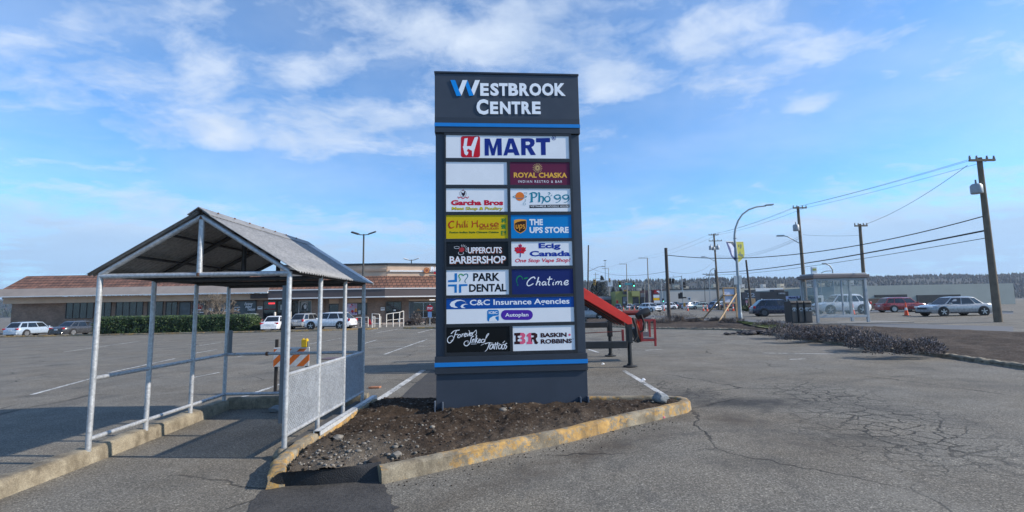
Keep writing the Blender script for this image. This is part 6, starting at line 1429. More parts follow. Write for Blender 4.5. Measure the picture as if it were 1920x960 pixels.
# ------------------------------------------------------------------ street lamp with banners
STM = mat('street_lamp_grey', (.30, .33, .35), .5, .35, var=.12)
def Y_of(px, py): return G(px, py).y
g_ = G(1388, 598, .1); Yl = g_.y; t = thing('street_lamp', (g_.x, Yl, gz(g_.x)+.1), 0, 'tall curved grey street lamp carrying two hanging banners', 'street lamp'); o0 = t.location.copy()
w = lambda px, py, dy=0: At(px, py, Yl+dy)-o0
pts = [w(1387.6, 596), w(1385, 540), w(1381, 480), w(1377.6, 450), w(1377.3, 440), w(1379, 428), w(1384, 414), w(1392, 402), w(1404, 393), w(1418, 388), w(1436, 386)]
MB().tube([(0, 0, 0)]+pts[1:], [.14, .125, .105, .095, .085, .078, .072, .068, .064, .06, .055], 12).build('pole', STM, t, smooth=60)
a, b = w(1435, 386), w(1449.5, 384.8); mb = MB(); mb.prism([a+Vector((0, -.12, 0)), a+Vector((0, .12, 0)), b+Vector((0, .16, 0)), b+Vector((0, -.16, 0))], (0, 0, .11)); mb.build('lamp_head', STM, t, bev=.02, normals=True)
MB().lathe([(.17, 0), (.17, .45), (.15, .5)], 14).build('base', STM, t, smooth=40); z_ = w(1378, 447).z; MB().lathe([(.10, z_-.03), (.15, z_), (.10, z_+.03)], 12, (w(1378, 447).x, 0, 0)).build('collar', STM, t, smooth=40)
def banner(label, m, pts, marks, dy):
    tb = thing('banner', (o0.x, o0.y, o0.z+w(1380, 455).z), 0, label, 'banner', 'banners on the street lamp'); q0 = tb.location-o0
    P_ = [w(px, py, dy(px)) - q0 for px, py in pts]; bm = MB().prism(P_, (0, .012, 0)).build('cloth', m, tb, normals=True)
    for mm, ps in marks:
        MB().prism([w(px, py, dy(px)-.02) - q0 for px, py in ps], (0, .006, 0)).build('print', mm, tb, normals=True)
    MB().tube([w(pts[0][0], pts[0][1]-.3, dy(pts[0][0]))-q0, w(pts[1][0], pts[1][1]-.3, dy(pts[1][0]))-q0], .02, 6).build('arm', STM, tb)
BZ = lambda x, y: (1360+x/16, 440+y/16)
banner('slanting blue and white banner hanging left of the street lamp', mat('banner_navy', (.035, .06, .20), .7, var=.2), [BZ(20, 215), BZ(240, 215), BZ(300, 420), BZ(310, 800), BZ(180, 660), BZ(90, 420)],
       [(mat('banner_slate', (.06, .085, .11), .7), [BZ(60, 220), BZ(238, 220), BZ(255, 330), BZ(170, 260)]), (mat('banner_pale', (.50, .56, .72), .7, var=.25), [BZ(75, 250), BZ(170, 262), BZ(290, 410), BZ(305, 660), BZ(270, 690), BZ(200, 600), BZ(150, 400)])], lambda px: (px-1378)*.03)
banner('yellow-green banner with dark skyline print hanging right of the street lamp', mat('banner_lime', (.30, .31, .03), .65, var=.2), [BZ(325, 215), BZ(540, 215), BZ(580, 560), BZ(570, 660), BZ(385, 850), BZ(360, 840)],
       [(mat('banner_dark_green', (.10, .14, .09), .7, var=.3), q) for q in ([BZ(390, 300), BZ(420, 280), BZ(425, 370), BZ(395, 380)], [BZ(450, 280), BZ(490, 300), BZ(485, 400), BZ(440, 430)], [BZ(350, 590), BZ(420, 570), BZ(440, 480), BZ(470, 570), BZ(540, 600), BZ(545, 680), BZ(440, 640), BZ(360, 600)])], lambda px: (px-1380)*.03)
sb = thing('sign_plate', w(1383, 540)+o0, 0, 'two grey sign backs fixed low on the curved street lamp', 'sign'); q0 = sb.location-o0
for a, b in ((w(1375.5, 533.5), w(1380.5, 517)), (w(1385.5, 533), w(1389, 516.5))): MB().box2(Vector((a.x, -.12, a.z))-q0, Vector((b.x, -.10, b.z))-q0).build('plate', SIL, sb)

# ------------------------------------------------------------------ utility poles, small lamps and wires
WOOD = mat('weathered_pole', (.16, .125, .09), .9, var=.35, scale=2, fine=.2); WOODD = mat('dark_pole_wood', (.075, .062, .052), .9, var=.35, scale=2, fine=.2); INS = mat('insulator', (.18, .17, .17), .4); TRF = mat('transformer_grey', (.32, .34, .36), .5, .2); PALE = mat('pale_pole_wood', (.30, .27, .22), .9, var=.25, scale=2)
TOPS = {}
def upole(key, base, top, r0, r1, m, label, arms=(), trans=(), lamp=None, name='utility_pole', Y=None, cat='utility pole'):
    """base and top are where the photo shows them; every pole stands on the ground at its own distance"""
    if Y is None: Y = Y_of(*base)
    pb = At(base[0], base[1], Y); pt = At(top[0], top[1], Y); z0 = gz(pb.x); d = (pt-pb); pb = pb+d*((z0-pb.z)/d.z)
    t = thing(name, pb, 0, label, cat, 'poles along the road'); q = lambda px, py, dy=0: At(px, py, Y+dy)-pb
    MB().tube([(0, 0, -.1), (pt-pb)*.5, pt-pb], [r0, (r0+r1)/2, r1], 12).build('pole', m, t, smooth=60)
    for (ax, ay, bx_, by) in arms:
        a, b = q(ax, ay), q(bx_, by); beam_ = MB().box((a+b)/2+Vector((0, -r1-.04, 0)), ((b-a).length, .10, .12)).build('crossarm', m, t)
        for f in (.03, .3, .7, .97): MB().lathe([(.05, 0), (.06, .10), (.035, .14), (.05, .2)], 8, a.lerp(b, f)+Vector((0, -r1-.04, .06))).build('insulator', INS, beam_)
    for (tx_, ty0, ty1) in trans:
        a, b = q(tx_, ty1, -.15), q(tx_, ty0, -.15); c = MB().lathe([(.26, a.z), (.28, a.z+.05), (.28, b.z-.1), (.2, b.z)], 14, (a.x, a.y, 0)).build('transformer', TRF, t, smooth=40); MB().lathe([(.05, b.z), (.04, b.z+.25)], 8, (a.x, a.y, 0)).build('bushing', INS, c)
    if lamp:
        a, m_, b = (q(*k) for k in lamp); MB().tube([a, m_, b], .045, 8).build('lamp_arm', TRF, t); MB().box(b+Vector((-.25 if b.x < a.x else .25, 0, 0)), (.7, .26, .14)).build('lamp_head', TRF, t, bev=.03)
    TOPS[key] = (pb, Y); return t
upole('k', (1512.6, 591), (1495.8, 387), .19, .12, WOOD, 'tall leaning wooden pole with transformer right of the street lamp', arms=[(1485, 390.5, 1510.5, 390.5)], trans=[(1493, 421, 433)], lamp=[(1500.5, 457), (1476, 443.5), (1468, 442)])
upole('h', (1348.5, 581.5), (1338.4, 438.5), .20, .14, WOOD, 'wooden pole with two crossarms and three transformers', arms=[(1328, 441, 1346.3, 440.5), (1328.3, 452, 1352.6, 452)], trans=[(1332.5, 461, 468.5), (1346, 460.5, 468), (1338, 463, 469)], lamp=[(1341.5, 490), (1326, 482.5), (1321, 481.5)])
upole('g', (1255, 601), (1248.4, 465), .165, .14, WOODD, 'thick dark wooden pole with a cut-off top')
upole('j', (1409.5, 583), (1398.8, 487.5), .17, .13, WOODD, 'short dark leaning pole right of the street lamp')
upole('a', (1101.8, 588), (1103.3, 459.7), .15, .12, WOODD, 'slim dark pole with a lamp arm just right of the pylon sign', lamp=[(1103.2, 509), (1122, 500.5), (1129, 499.5)])
upole('c', (1217, 580), (1214, 484), .18, .12, PALE, 'pale wooden pole with one-sided crossarm left of the cut pole', arms=[(1197.5, 484, 1213.5, 484.3)])
upole('d', (1177, 578.5), (1174.6, 495), .18, .12, PALE, 'pale wooden pole between the two green traffic lights', arms=[(1161, 495.2, 1174.3, 495.4)])
upole('e', (1142.5, 577.5), (1141, 503), .18, .12, PALE, 'pale wooden pole behind the flat-topped lamp', arms=[(1129, 503.5, 1141, 503.8)])
upole('f', (1119.5, 577), (1116.5, 511), .18, .12, PALE, 'distant pale wooden pole with double crossarms', arms=[(1113, 514.5, 1123, 514.5), (1111.5, 522, 1123, 522)])
upole('m', (1348.3, 581), (1340.5, 505.5), .15, .12, WOODD, 'short dark pole with a beam platform beside the transformer pole', arms=[(1317, 515.5, 1340, 513.0), (1324, 518, 1340, 514.5)])
upole('s', (1208.5, 579), (1208.5, 527), .10, .07, PALE, 'thin pale pole left of the one-armed pole')
upole('x', (1625, 590), (1612, 420), .18, .12, WOOD, 'wooden pole beyond the bus shelter on the right', arms=[(1600, 424, 1624, 424)]); upole('y', (1872, 604), (1836, 296), .20, .13, WOOD, 'wooden pole at the far right of the road', arms=[(1812, 302, 1860, 302)], trans=[(1832, 345, 363)])
def slim_lamp(label, base, pts, r=.07, head=(.5, .2, .1), Y=None, heads=None):
    Y = Y or Y_of(*base); pb = At(base[0], base[1], Y); pb.z = gz(pb.x); t = thing('street_lamp', pb, 0, label, 'street lamp', 'slim lamps along the road'); q = [At(px, py, Y)-pb for px, py in pts]
    MB().tube([(0, 0, 0)]+q, [r*1.3]+[r]*len(q), 8).build('pole', STM if heads is None else DPM, t, smooth=60)
    if heads:
        for hx, hy in heads: h = At(hx, hy, Y)-pb; MB().tube([q[-1], h], r*.6, 6).build('arm', DPM, t); MB().box(h, head).build('lamp_head', DPM, t, bev=.02)
    else: MB().box(q[-1]+Vector((head[0]*.3, 0, 0)), head).build('lamp_head', STM, t, bev=.02)
slim_lamp('slim curved lamp left of the transformer pole', (1332, 580), [(1330.2, 525), (1329.8, 514), (1332.5, 507), (1337, 503.8), (1340, 503.4)]); slim_lamp('flat-topped dark lamp right of the slim pole', (1136, 577), [(1134.4, 490)], .09, (1.1, .9, .25), heads=[(1134.3, 488.5)]); slim_lamp('small twin-headed dark lamp before the grey warehouse', (1322.8, 578.5), [(1320.8, 530)], .06, (.5, .3, .25), heads=[(1315.8, 524.5), (1321.5, 524)])
slim_lamp('curved lamp rising behind the bus shelter roof', (1566, 584), [(1562, 520), (1561, 506), (1556, 498), (1548, 494.5), (1543, 494)]); slim_lamp('smaller curved lamp behind the bus shelter sign', (1541, 580), [(1538.5, 516), (1541, 511), (1548, 508.5), (1553, 508)], .06)
CAB = mat('black_cable', (.02, .02, .022), .6)
def wire(a, b, sag, label, r=.018, n=20):
    """a cable between two points in space"""
    m = (a+b)/2; pts = [a.lerp(b, i/n)+Vector((0, 0, -4*sag*(i/n)*(1-i/n)))-m for i in range(n+1)]; o = MB().tube(pts, r, 5).build('power_line', CAB, smooth=180); o.location = m; tag(o, label, 'cable', 'overhead wires'); return o
A2 = lambda key, px, py: At(px, py, TOPS[key][1])
YK, YH = TOPS['k'][1], TOPS['h'][1]
YR = YK*.62
for i, (pk, ph, pr) in enumerate((((1486, 389.5), (1329, 440), (1814, 300)), ((1495, 387.5), (1338, 438), (1836, 296)), ((1509, 390), (1345, 440), (1858, 300)))):
    nm = ('left', 'middle', 'right')[i]
    wire(A2('k', *pk), A2('h', *ph), .35, 'topmost wire from the %s insulator of the leaning pole to the double-crossarm pole' % nm, .012); wire(A2('y', *pr), A2('k', *pk), .12, 'wire leaving the %s insulator of the leaning pole to the upper right' % nm, .010)
for i, (pk, ph) in enumerate((((1502, 442), (1343, 478)), ((1502, 445), (1343.5, 480)), ((1502, 447), (1344, 482)))): wire(A2('k', *pk), A2('h', *ph), .9, ('upper', 'middle', 'lowest')[i]+' of three thin wires below the transformer on the leaning pole', .010)
wire(A2('h', 1329, 440), A2('c', 1198, 484), .5, 'wire from double-crossarm pole to the one-armed pale pole, upper', .012); wire(A2('h', 1346, 440), A2('c', 1213, 485), .6, 'wire from double-crossarm pole to the one-armed pale pole, lower', .012)
wire(A2('c', 1198, 484), A2('d', 1161, 495), .25, 'wire between the two one-armed pale poles', .014); wire(A2('d', 1161, 495), A2('e', 1129, 503.5), .2, 'wire joining the farther one-armed pale poles', .014)
YG = TOPS['g'][1]
wire(At(1252, 478.5, YG), A2('y', 1846, 405), 1.1, 'thick black cable sagging from the cut pole across to the right edge', .030); wire(At(1344, 511, YH), A2('y', 1849, 432), .5, 'heavy black cable from the beam platform pole rising to the right', .05); wire(At(1344, 515.5, YH), A2('y', 1850, 446), .45, 'thin cable just below the heavy black cable', .02)
wire(At(1253, 541, YG), At(1324, 517, YH), .35, 'black cable from the cut pole up to the beam platform', .035); wire(A2('g', 1252, 509), A2('h', 1340, 487), 1.0, 'thin wire from the cut pole to the lamp arm pole', .012); wire(A2('a', 1103, 500), A2('g', 1250, 509), .9, 'thin wire from the slim dark pole to the cut pole', .014)
wire(A2('k', 1505, 440), A2('x', 1613.5, 441), .1, 'thin level wire right of the leaning pole', .010); wire(A2('x', 1612, 424), A2('y', 1814, 310), .4, 'wire joining the two poles right of the bus shelter', .014)

# ------------------------------------------------------------------ traffic signals
SIGB = mat('signal_black', (.015, .015, .016), .6); SIGY = mat('signal_amber_paint', (.50, .30, .02), .5); GRE = emat('green_lamp', (.12, 1, .55), 4.0); LENS = mat('dark_lens', (.03, .02, .02), .3)
def signal(px, py, h_px, Y, label, lit=True, m=SIGB, back=SIGY):
    c = At(px, py, Y); h = h_px*Y/FPX; t = thing('traffic_signal', c, 0, label, 'traffic light', 'traffic signals of the junction'); w_ = h*.36
    MB().box((0, 0, 0), (w_, .25, h)).build('housing', m, t, bev=.02); MB().box((0, .14, 0), (w_*1.4, .02, h*1.1)).build('backplate', back, t)
    for k in range(3):
        z = h*(.31-.31*k); MB().lathe([(w_*.34, 0), (w_*.34, .03)], 12, (0, -.12, z), Matrix.Rotation(R(90), 3, 'X')).build('lens', GRE if (lit and k == 2) else LENS, t)
        MB().box((0, -.2, z+w_*.36), (w_*.8, .16, .03)).build('visor', m, t)
    return t
Yc = TOPS['d'][1]-4
signal(1162.2, 533.2, 10, Yc, 'green-lit traffic signal left of the street name blade'); signal(1188.4, 533.2, 8.5, Yc, 'green-lit traffic signal right of the street name blade')
signal(1114.8, 529.5, 10.5, Yc-20, 'amber-painted traffic signal seen from behind beside the pylon sign', False, SIGY, SIGB); signal(1143, 525.5, 7, Yc-8, 'amber-painted signal top behind the white cabinet', False, SIGY, SIGB)
mast = thing('signal_mast', G(1217, 580)+Vector((.3, -4, 0)), 0, 'grey signal mast arm carrying the street name blade', 'mast arm'); m0 = mast.location.copy()
qm = lambda px, py, Y=Yc: At(px, py, Y)-m0
xa = qm(1218, 533); MB().tube([(xa.x, xa.y, -m0.z+gz(m0.x)), qm(1218, 533)], .10, 8).build('pole', STM, mast); MB().tube([qm(1218, 533), qm(1158, 531)], .07, 8).build('arm', STM, mast)
a, b = qm(1172, 534.5), qm(1185.5, 530.5); nb = MB().box2((a.x, a.y-.16, a.z), (b.x, a.y-.10, b.z)).build('name_blade', flat('blade_teal', (20, 130, 140)), mast); MB().box2((a.x+.3, a.y-.175, a.z+.28), (b.x-.3, a.y-.165, b.z-.30)).build('blade_line', WHT, nb)
mast2 = thing('signal_mast', G(1102, 590)+Vector((0, 0, 0)), 0, 'grey mast arm reaching out from behind the pylon sign', 'mast arm'); m0 = mast2.location.copy(); MB().tube([At(1085, 528.5, Yc-20)-m0, At(1150, 526.5, Yc-20)-m0], .07, 8).build('arm', STM, mast2); a = At(1085, 528.5, Yc-20)-m0; MB().tube([a, (a.x, a.y, -.2)], .1, 8).build('pole', STM, mast2)
a, b = At(1124.5, 528.5, Yc-20)-m0, At(1133, 525, Yc-20)-m0; MB().box2((a.x, a.y-.15, a.z), (b.x, a.y-.1, b.z)).build('blade', SIL, mast2)
gm = G(1281.8, 581.5); Ym = gm.y; m3 = thing('signal_mast', gm, 0, 'pale signal pole with short left arm before the grey warehouse', 'mast arm'); qm = lambda px, py: At(px, py, Ym)-gm
MB().tube([(0, 0, 0), qm(1277.8, 517)], .10, 10).build('pole', STM, m3, smooth=50); MB().tube([qm(1278, 518.5), qm(1255, 520)], .05, 8).build('arm', STM, m3); MB().tube([qm(1278.5, 526.5), qm(1258, 524.5)], .05, 8).build('arm', STM, m3)
MB().tube([qm(1262.5, 520), qm(1262.5, 515)], .03, 6).build('aerial', STM, m3)
for px, py, h, lb in ((1256.8, 527, 10, 'black traffic signal at the tip of the short left arm'), (1262.3, 526.5, 8.5, 'black traffic signal second from the tip of the short arm'), (1283.7, 534, 10, 'black traffic signal right of the pale signal pole'), (1278, 554, 10.5, 'black traffic signal mounted low on the pale signal pole'), (1274.4, 555, 9, 'black traffic signal left of the low one on the signal pole')): signal(px, py, h, Ym-.3, lb, False, SIGB, SIGB)
o = signal(1283.8, 558, 5, Ym-.3, 'black sideways signal low on the pale signal pole', False, SIGB, SIGB); o.rotation_euler = (0, R(90), 0)
signal(1283.6, 571.5, 6.6, Ym-1, 'amber pedestrian signal at the foot of the signal pole', False, SIGY, SIGY)
g_ = G(1243.2, 582); t = thing('signal_post', g_, 0, 'grey post with aerial left of the thick cut pole', 'post'); MB().tube([(0, 0, 0), At(1238.8, 523, g_.y)-g_], .09, 8).build('pole', STM, t); signal(1243.5, 563, 6, g_.y-.4, 'green-lit pedestrian signal left of the thick cut pole', True, SIGB, SIGB)
def plate_on_post(px, py0, py1, pbase, w_px, label, m, lines=None):
    g_ = G(px, pbase); z0, z1 = At(px, py1, g_.y).z-g_.z, At(px, py0, g_.y).z-g_.z; w_ = w_px*g_.y/FPX/2; t = thing('road_sign', g_, 0, label, 'sign', None); MB().tube([(0, .05, 0), (0, .05, z1)], .05, 8).build('post', SIL, t); MB().box2((-w_, -.03, z0), (w_, 0, z1)).build('plate', m, t, bev=.02)
    if lines: MB().box2((-w_*.55, -.04, z0+(z1-z0)*.25), (w_*.55, -.031, z0+(z1-z0)*.75)).build('mark', lines, t)
    return t
plate_on_post(1145.8, 526, 537, 577.5, 9, 'white cabinet plate on a dark pole near the pale poles', flat('plate_white', (205, 210, 216)), SIL)
plate_on_post(1146.6, 555.5, 567.5, 577.5, 8, 'pale shop sign board beside the green shop', flat('plate_grey', (170, 180, 186)), flat('plate_slate', (90, 104, 120)))
plate_on_post(1293.5, 557, 563.5, 578.5, 5.5, 'grey pedestrian sign before the warehouse wall', flat('plate_silver', (165, 178, 190)), SIGB); plate_on_post(1401, 563.5, 568, 583, 4, 'small pinkish triangular-looking sign left of the dark truck', flat('plate_pink', (170, 130, 145)))
plate_on_post(1430, 560, 577, 583, 1.6, 'thin white post marker behind the road cones', flat('plate_white', (205, 210, 216)))

# ------------------------------------------------------------------ buildings beyond the road
def block(label, x0p, x1p, ytop, ybase, m, depth=14, name='shop_building', Y=None, cat='building', parts=(), cap=None, group=None):
    Y = Y or G((x0p+x1p)/2, ybase).y; a, b = At(x0p, ytop, Y), At(x1p, ytop, Y); z0 = gz((a.x+b.x)/2); t = thing(name, ((a.x+b.x)/2, Y, z0), 0, label, cat, group); o0 = t.location.copy()
    w_ = (b.x-a.x)/2; h = a.z/2+b.z/2-z0; MB().box2((-w_, 0, -.3), (w_, depth, h)).build('wall', m, t)
    if cap: MB().box2((-w_-.1, -.08, h), (w_+.1, depth, h+.25)).build('roof_edge', cap, t)
    for q in parts:
        nm, mm, px0, py0, px1, py1, out = q[:7]; c, d = At(px0, py1, Y)-o0, At(px1, py0, Y)-o0; o = MB().box2((c.x, -out, c.z), (d.x, .02 if out > .03 else .01, d.z)).build(nm, mm, t, bev=.01)
        if len(q) > 7:
            for (body, mmm, u0, v0, u1, v1) in q[7]:
                mb = MB(); e, f = At(u0, v1, Y)-o0, At(u1, v0, Y)-o0; text(mb, body, e.x, e.z, f.x, f.z, out+.02, 0, .03); mb.build('lettering', mmm, o)
    return t
OLIVE = mat('olive_stucco', (.23, .24, .075), .9, var=.12, scale=.5); OLIVD = mat('olive_awning', (.30, .30, .10), .8, var=.1); MARN = mat('maroon_stucco', (.12, .022, .026), .85, var=.15); GREYW = mat('warehouse_grey', (.50, .465, .42), .9, var=.07, scale=.25); DKB = mat('dark_shop_front', (.02, .02, .024), .4, var=.4); BEIG = mat('beige_stucco', (.52, .46, .36), .9, var=.1, scale=.3); WHB = mat('white_stucco', (.72, .72, .71), .8, var=.06); PLUM = mat('plum_stucco', (.10, .055, .06), .85)
flatL = flat('lit_panel_white', (222, 224, 228)); YEP = flat('panel_yellow', (250, 190, 20)); BUP = flat('panel_cyan', (40, 160, 220))
block('olive green shop with dark sign boards beyond the road', 1153.5, 1199, 546, 577, OLIVE, Y=165, depth=8, parts=[('shopfront', DKB, 1167, 556, 1176, 576, .05), ('sign_board', DKB, 1168, 546.5, 1176, 552, .35), ('sign_board', mat('sign_slate', (.14, .15, .17), .5), 1168, 557, 1176, 565, .3), ('sign_board', flat('plate_grey', (170, 180, 186)), 1168.5, 565.5, 1172, 569, .3), ('awning', OLIVD, 1183.5, 546.3, 1198, 555.5, .9), ('shopfront', DKB, 1187, 557, 1197.5, 576, .05), ('poster', flat('poster_red', (190, 50, 50)), 1155.5, 563, 1159, 569, .08), ('sign_board', flat('sign_ochre', (150, 120, 60)), 1169, 543.5, 1175, 546, .4)])
block('plum and grey shop squeezed between olive and maroon shops', 1199.5, 1222, 544.5, 577, PLUM, Y=165.5, depth=8, parts=[('window_band', mat('sign_slate', (.14, .15, .17)), 1201, 549.5, 1210, 557, .1), ('shopfront', DKB, 1201, 558, 1212, 576, .05), ('pilaster', mat('pale_pilaster', (.30, .29, .31), .8), 1217.5, 545.5, 1221, 565, .3), ('shopfront', DKB, 1216.5, 566, 1222, 576, .05)])
tb = block('maroon shop with white sign band and bright panels', 1222.5, 1253, 543, 577, MARN, Y=164.5, depth=8, parts=[('sign_board', flat('band_red', (150, 30, 40)), 1226, 543.8, 1248, 550.5, .3, [('--------', WHT, 1231, 545, 1246.5, 547.3), ('------', WHT, 1233, 548, 1243, 549.6)]), ('poster', flatL, 1225, 552.5, 1236, 558.3, .2), ('poster', YEP, 1225, 558.4, 1236, 563.2, .21), ('poster', flatL, 1226, 563.3, 1237, 568, .2), ('poster', BUP, 1243.5, 562.5, 1249, 567, .2), ('fascia', mat('navy_fascia', (.03, .045, .09), .6), 1243, 552.5, 1252, 556.5, .2), ('shopfront', DKB, 1237.5, 557.5, 1242.5, 576, .05), ('wall_panel', mat('pale_pilaster', (.30, .29, .31)), 1243, 557, 1253, 577, .03)])
block('long low grey warehouse wall beyond the parked cars', 1254, 1392, 542.8, 577, GREYW, 8, 'warehouse', cap=CAPM)
block('long beige commercial block behind the dark trailer', 1388, 1560, 539.5, 574, BEIG, 30, 'commercial_block', parts=[('white_wall', WHB, 1416, 539.9, 1467, 546.6, .3), ('pale_wall', flat('wall_stone', (165, 155, 145)), 1478, 546, 1508, 562, .3), ('window_band', mat('window_band_blue', (.05, .10, .14), .3), 1482.5, 542.5, 1503, 545.7, .2), ('sign_board', flatL, 1500.5, 548, 1509, 553, .5, [('--', DB, 1502, 549, 1508, 552)]), ('sign_board', flatL, 1511, 547, 1519, 549, .5)])
block('pale grey block behind the bus shelter', 1561, 1900, 534, 574, mat('pale_green_grey_wall', (.34, .36, .33), .9, var=.08, scale=.3), 30, 'commercial_block', parts=[('window_band', DKB, 1566, 552, 1600, 558, .1), ('window_band', DKB, 1640, 552, 1700, 558, .1), ('shopfront', DKB, 1720, 552, 1800, 572, .1), ('sign_board', flatL, 1600, 552, 1607, 557, .3)])
block('brown low fence-like shed wall beyond the bus shelter', 1540, 1700, 560, 581, mat('brown_shed', (.12, .09, .075), .9, var=.2), 4, 'shed', Y=G(1560, 581).y)
# dark trailer, signs and containers on the far lot
NV = mat('trailer_black', (.012, .014, .022), .4, var=.2); Yt = G(1440, 581).y
tr = block('long black freight trailer with pale number parked on the far lot', 1388.5, 1478, 547.2, 582, NV, 2.6, 'trailer', Yt, 'trailer', parts=[('door_panel', mat('trailer_slate', (.035, .04, .055), .5), 1392, 548.5, 1424, 562, .03, [('72', mat('trailer_print', (.22, .27, .34), .5), 1401, 549.5, 1415, 557), ('--- ---', mat('trailer_print', (.22, .27, .34)), 1397, 558.5, 1413, 561)]), ('number_panel', NV, 1458, 547.9, 1474, 552.5, .03, [('19032', flat('trailer_number', (160, 168, 178)), 1460, 548.6, 1472, 551.8)])])
for px in (1398, 1408, 1462, 1470):
    g_ = At(px, 582, Yt-.02)-tr.location; MB().lathe([(.2, -.12), (.5, -.12), (.5, .12), (.2, .12)], 18, (g_.x, -.05, .5), Matrix.Rotation(R(90), 3, 'X')).build('wheel', TYRE, tr, smooth=40)
for q, lb in (((1401.5, 1416.5, 543.3, 547), 'dark equipment box on the left end of the trailer roof'), ((1450, 1470, 542.5, 547), 'brown equipment rack on the right end of the trailer roof')):
    a, b = At(q[0], q[3], Yt+.8), At(q[1], q[2], Yt+.8); o = MB().box2((-(b.x-a.x)/2, 0, 0), ((b.x-a.x)/2, 1.2, b.z-a.z)).build('roof_unit', mat('dark_equipment', (.06, .06, .068), .7, var=.5, scale=2), bev=.05); o.location = ((a.x+b.x)/2, Yt+.7, a.z); tag(o, lb, 'roof unit')
pg = G(1488, 582); t = thing('yard_sign', pg, 0, 'wide pale blue yard sign with dark letters behind the bins', 'sign'); a, b = At(1474, 561.2, pg.y)-pg, At(1501, 555, pg.y)-pg
pl = MB().box2((a.x, -.04, a.z), (b.x, .04, b.z)).build('board', flat('board_blue', (140, 155, 190)), t); mb = MB(); c, d = At(1478.5, 560.4, pg.y)-pg, At(1496.5, 555.8, pg.y)-pg; text(mb, 'PRIVATE', c.x, c.z, d.x, d.z, .05, 0, .05); mb.build('lettering', flat('board_ink', (24, 30, 60)), pl); mb = MB(); mb.box2((a.x+.1, .05, 0), (a.x+.2, .12, a.z)); mb.box2((b.x-.2, .05, 0), (b.x-.1, .12, a.z)); mb.build('leg', SIL, t)
dg = G(1526, 585); t = thing('dumpster', dg, 0, 'dark green waste container left of the bus shelter post', 'container'); a, b = At(1515.5, 585, dg.y)-dg, At(1540, 560, dg.y)-dg
MB().box2((a.x, 0, .1), (b.x, 2.0, b.z)).build('body', mat('container_green', (.012, .045, .036), .6, var=.25), t, bev=.03); mb = MB()
for k in range(6): x = a.x+(b.x-a.x)*(k+.5)/6; mb.box2((x-.05, -.06, .15), (x+.05, -.001, b.z-.1))
mb.build('rib', mat('container_green', (.012, .045, .036)), t); MB().box2((a.x, -.02, b.z), (b.x, 2.02, b.z+.1)).build('lid', mat('container_lid', (.02, .03, .03), .7), t)
tg = G(1522, 583); tg.y += 3; t = thing('parked_truck', (At(1526, 575, tg.y).x, tg.y, gz(20)), 0, 'white and green box truck cab above the green container', 'truck'); o0 = t.location.copy(); a, b = At(1516, 575, tg.y)-o0, At(1526, 553, tg.y)-o0; MB().box2((a.x, 0, .5), (b.x, 2, b.z)).build('cab', mat('container_green', (.012, .045, .036)), t, bev=.15); MB().box2((a.x+.25, -.02, b.z*.62), (b.x-.25, .02, b.z*.9)).build('windscreen', CGL, t); MB().box2((b.x+.05, 0, .6), (b.x+1.3, 2, b.z-.1)).build('cargo_box', WHB, t, bev=.05)
for x in (a.x+.4, b.x+.8): MB().lathe([(.2, -.12), (.42, -.12), (.42, .12), (.2, .12)], 16, (x, .1, .42), Matrix.Rotation(R(90), 3, 'X')).build('wheel', TYRE, t, smooth=40)
wg = G(1412.5, 582.5); t = thing('timber_stack', wg, 0, 'upright pale timber pallets left of the silver car', 'pallets'); mb = MB()
for k in range(4): a, b = At(1405.5+k*3, 571.5, wg.y)-wg, At(1407.2+k*3, 559.5, wg.y)-wg; mb.box2((a.x, 0, .3), (b.x, .3, b.z))
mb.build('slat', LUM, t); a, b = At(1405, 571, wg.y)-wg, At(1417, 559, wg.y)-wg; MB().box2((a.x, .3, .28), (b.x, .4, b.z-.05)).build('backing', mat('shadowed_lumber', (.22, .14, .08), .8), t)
for i, (px, py, w_, h_, lb) in enumerate(((1410, 585.5, 3.4, 1.1, 'dark low hedge shrub at the foot of the short leaning pole'), (1424, 585, 1.6, .9, 'greyish hay-coloured shrub between the road cones'))): g_ = G(px, py); twig_clump('shrub', (g_.x, g_.y+.5, gz(g_.x)), w_, h_, 1.2, SHB if i else LGR, 500, 300+i, lb, leaf=.18, group='shrubs across the road')
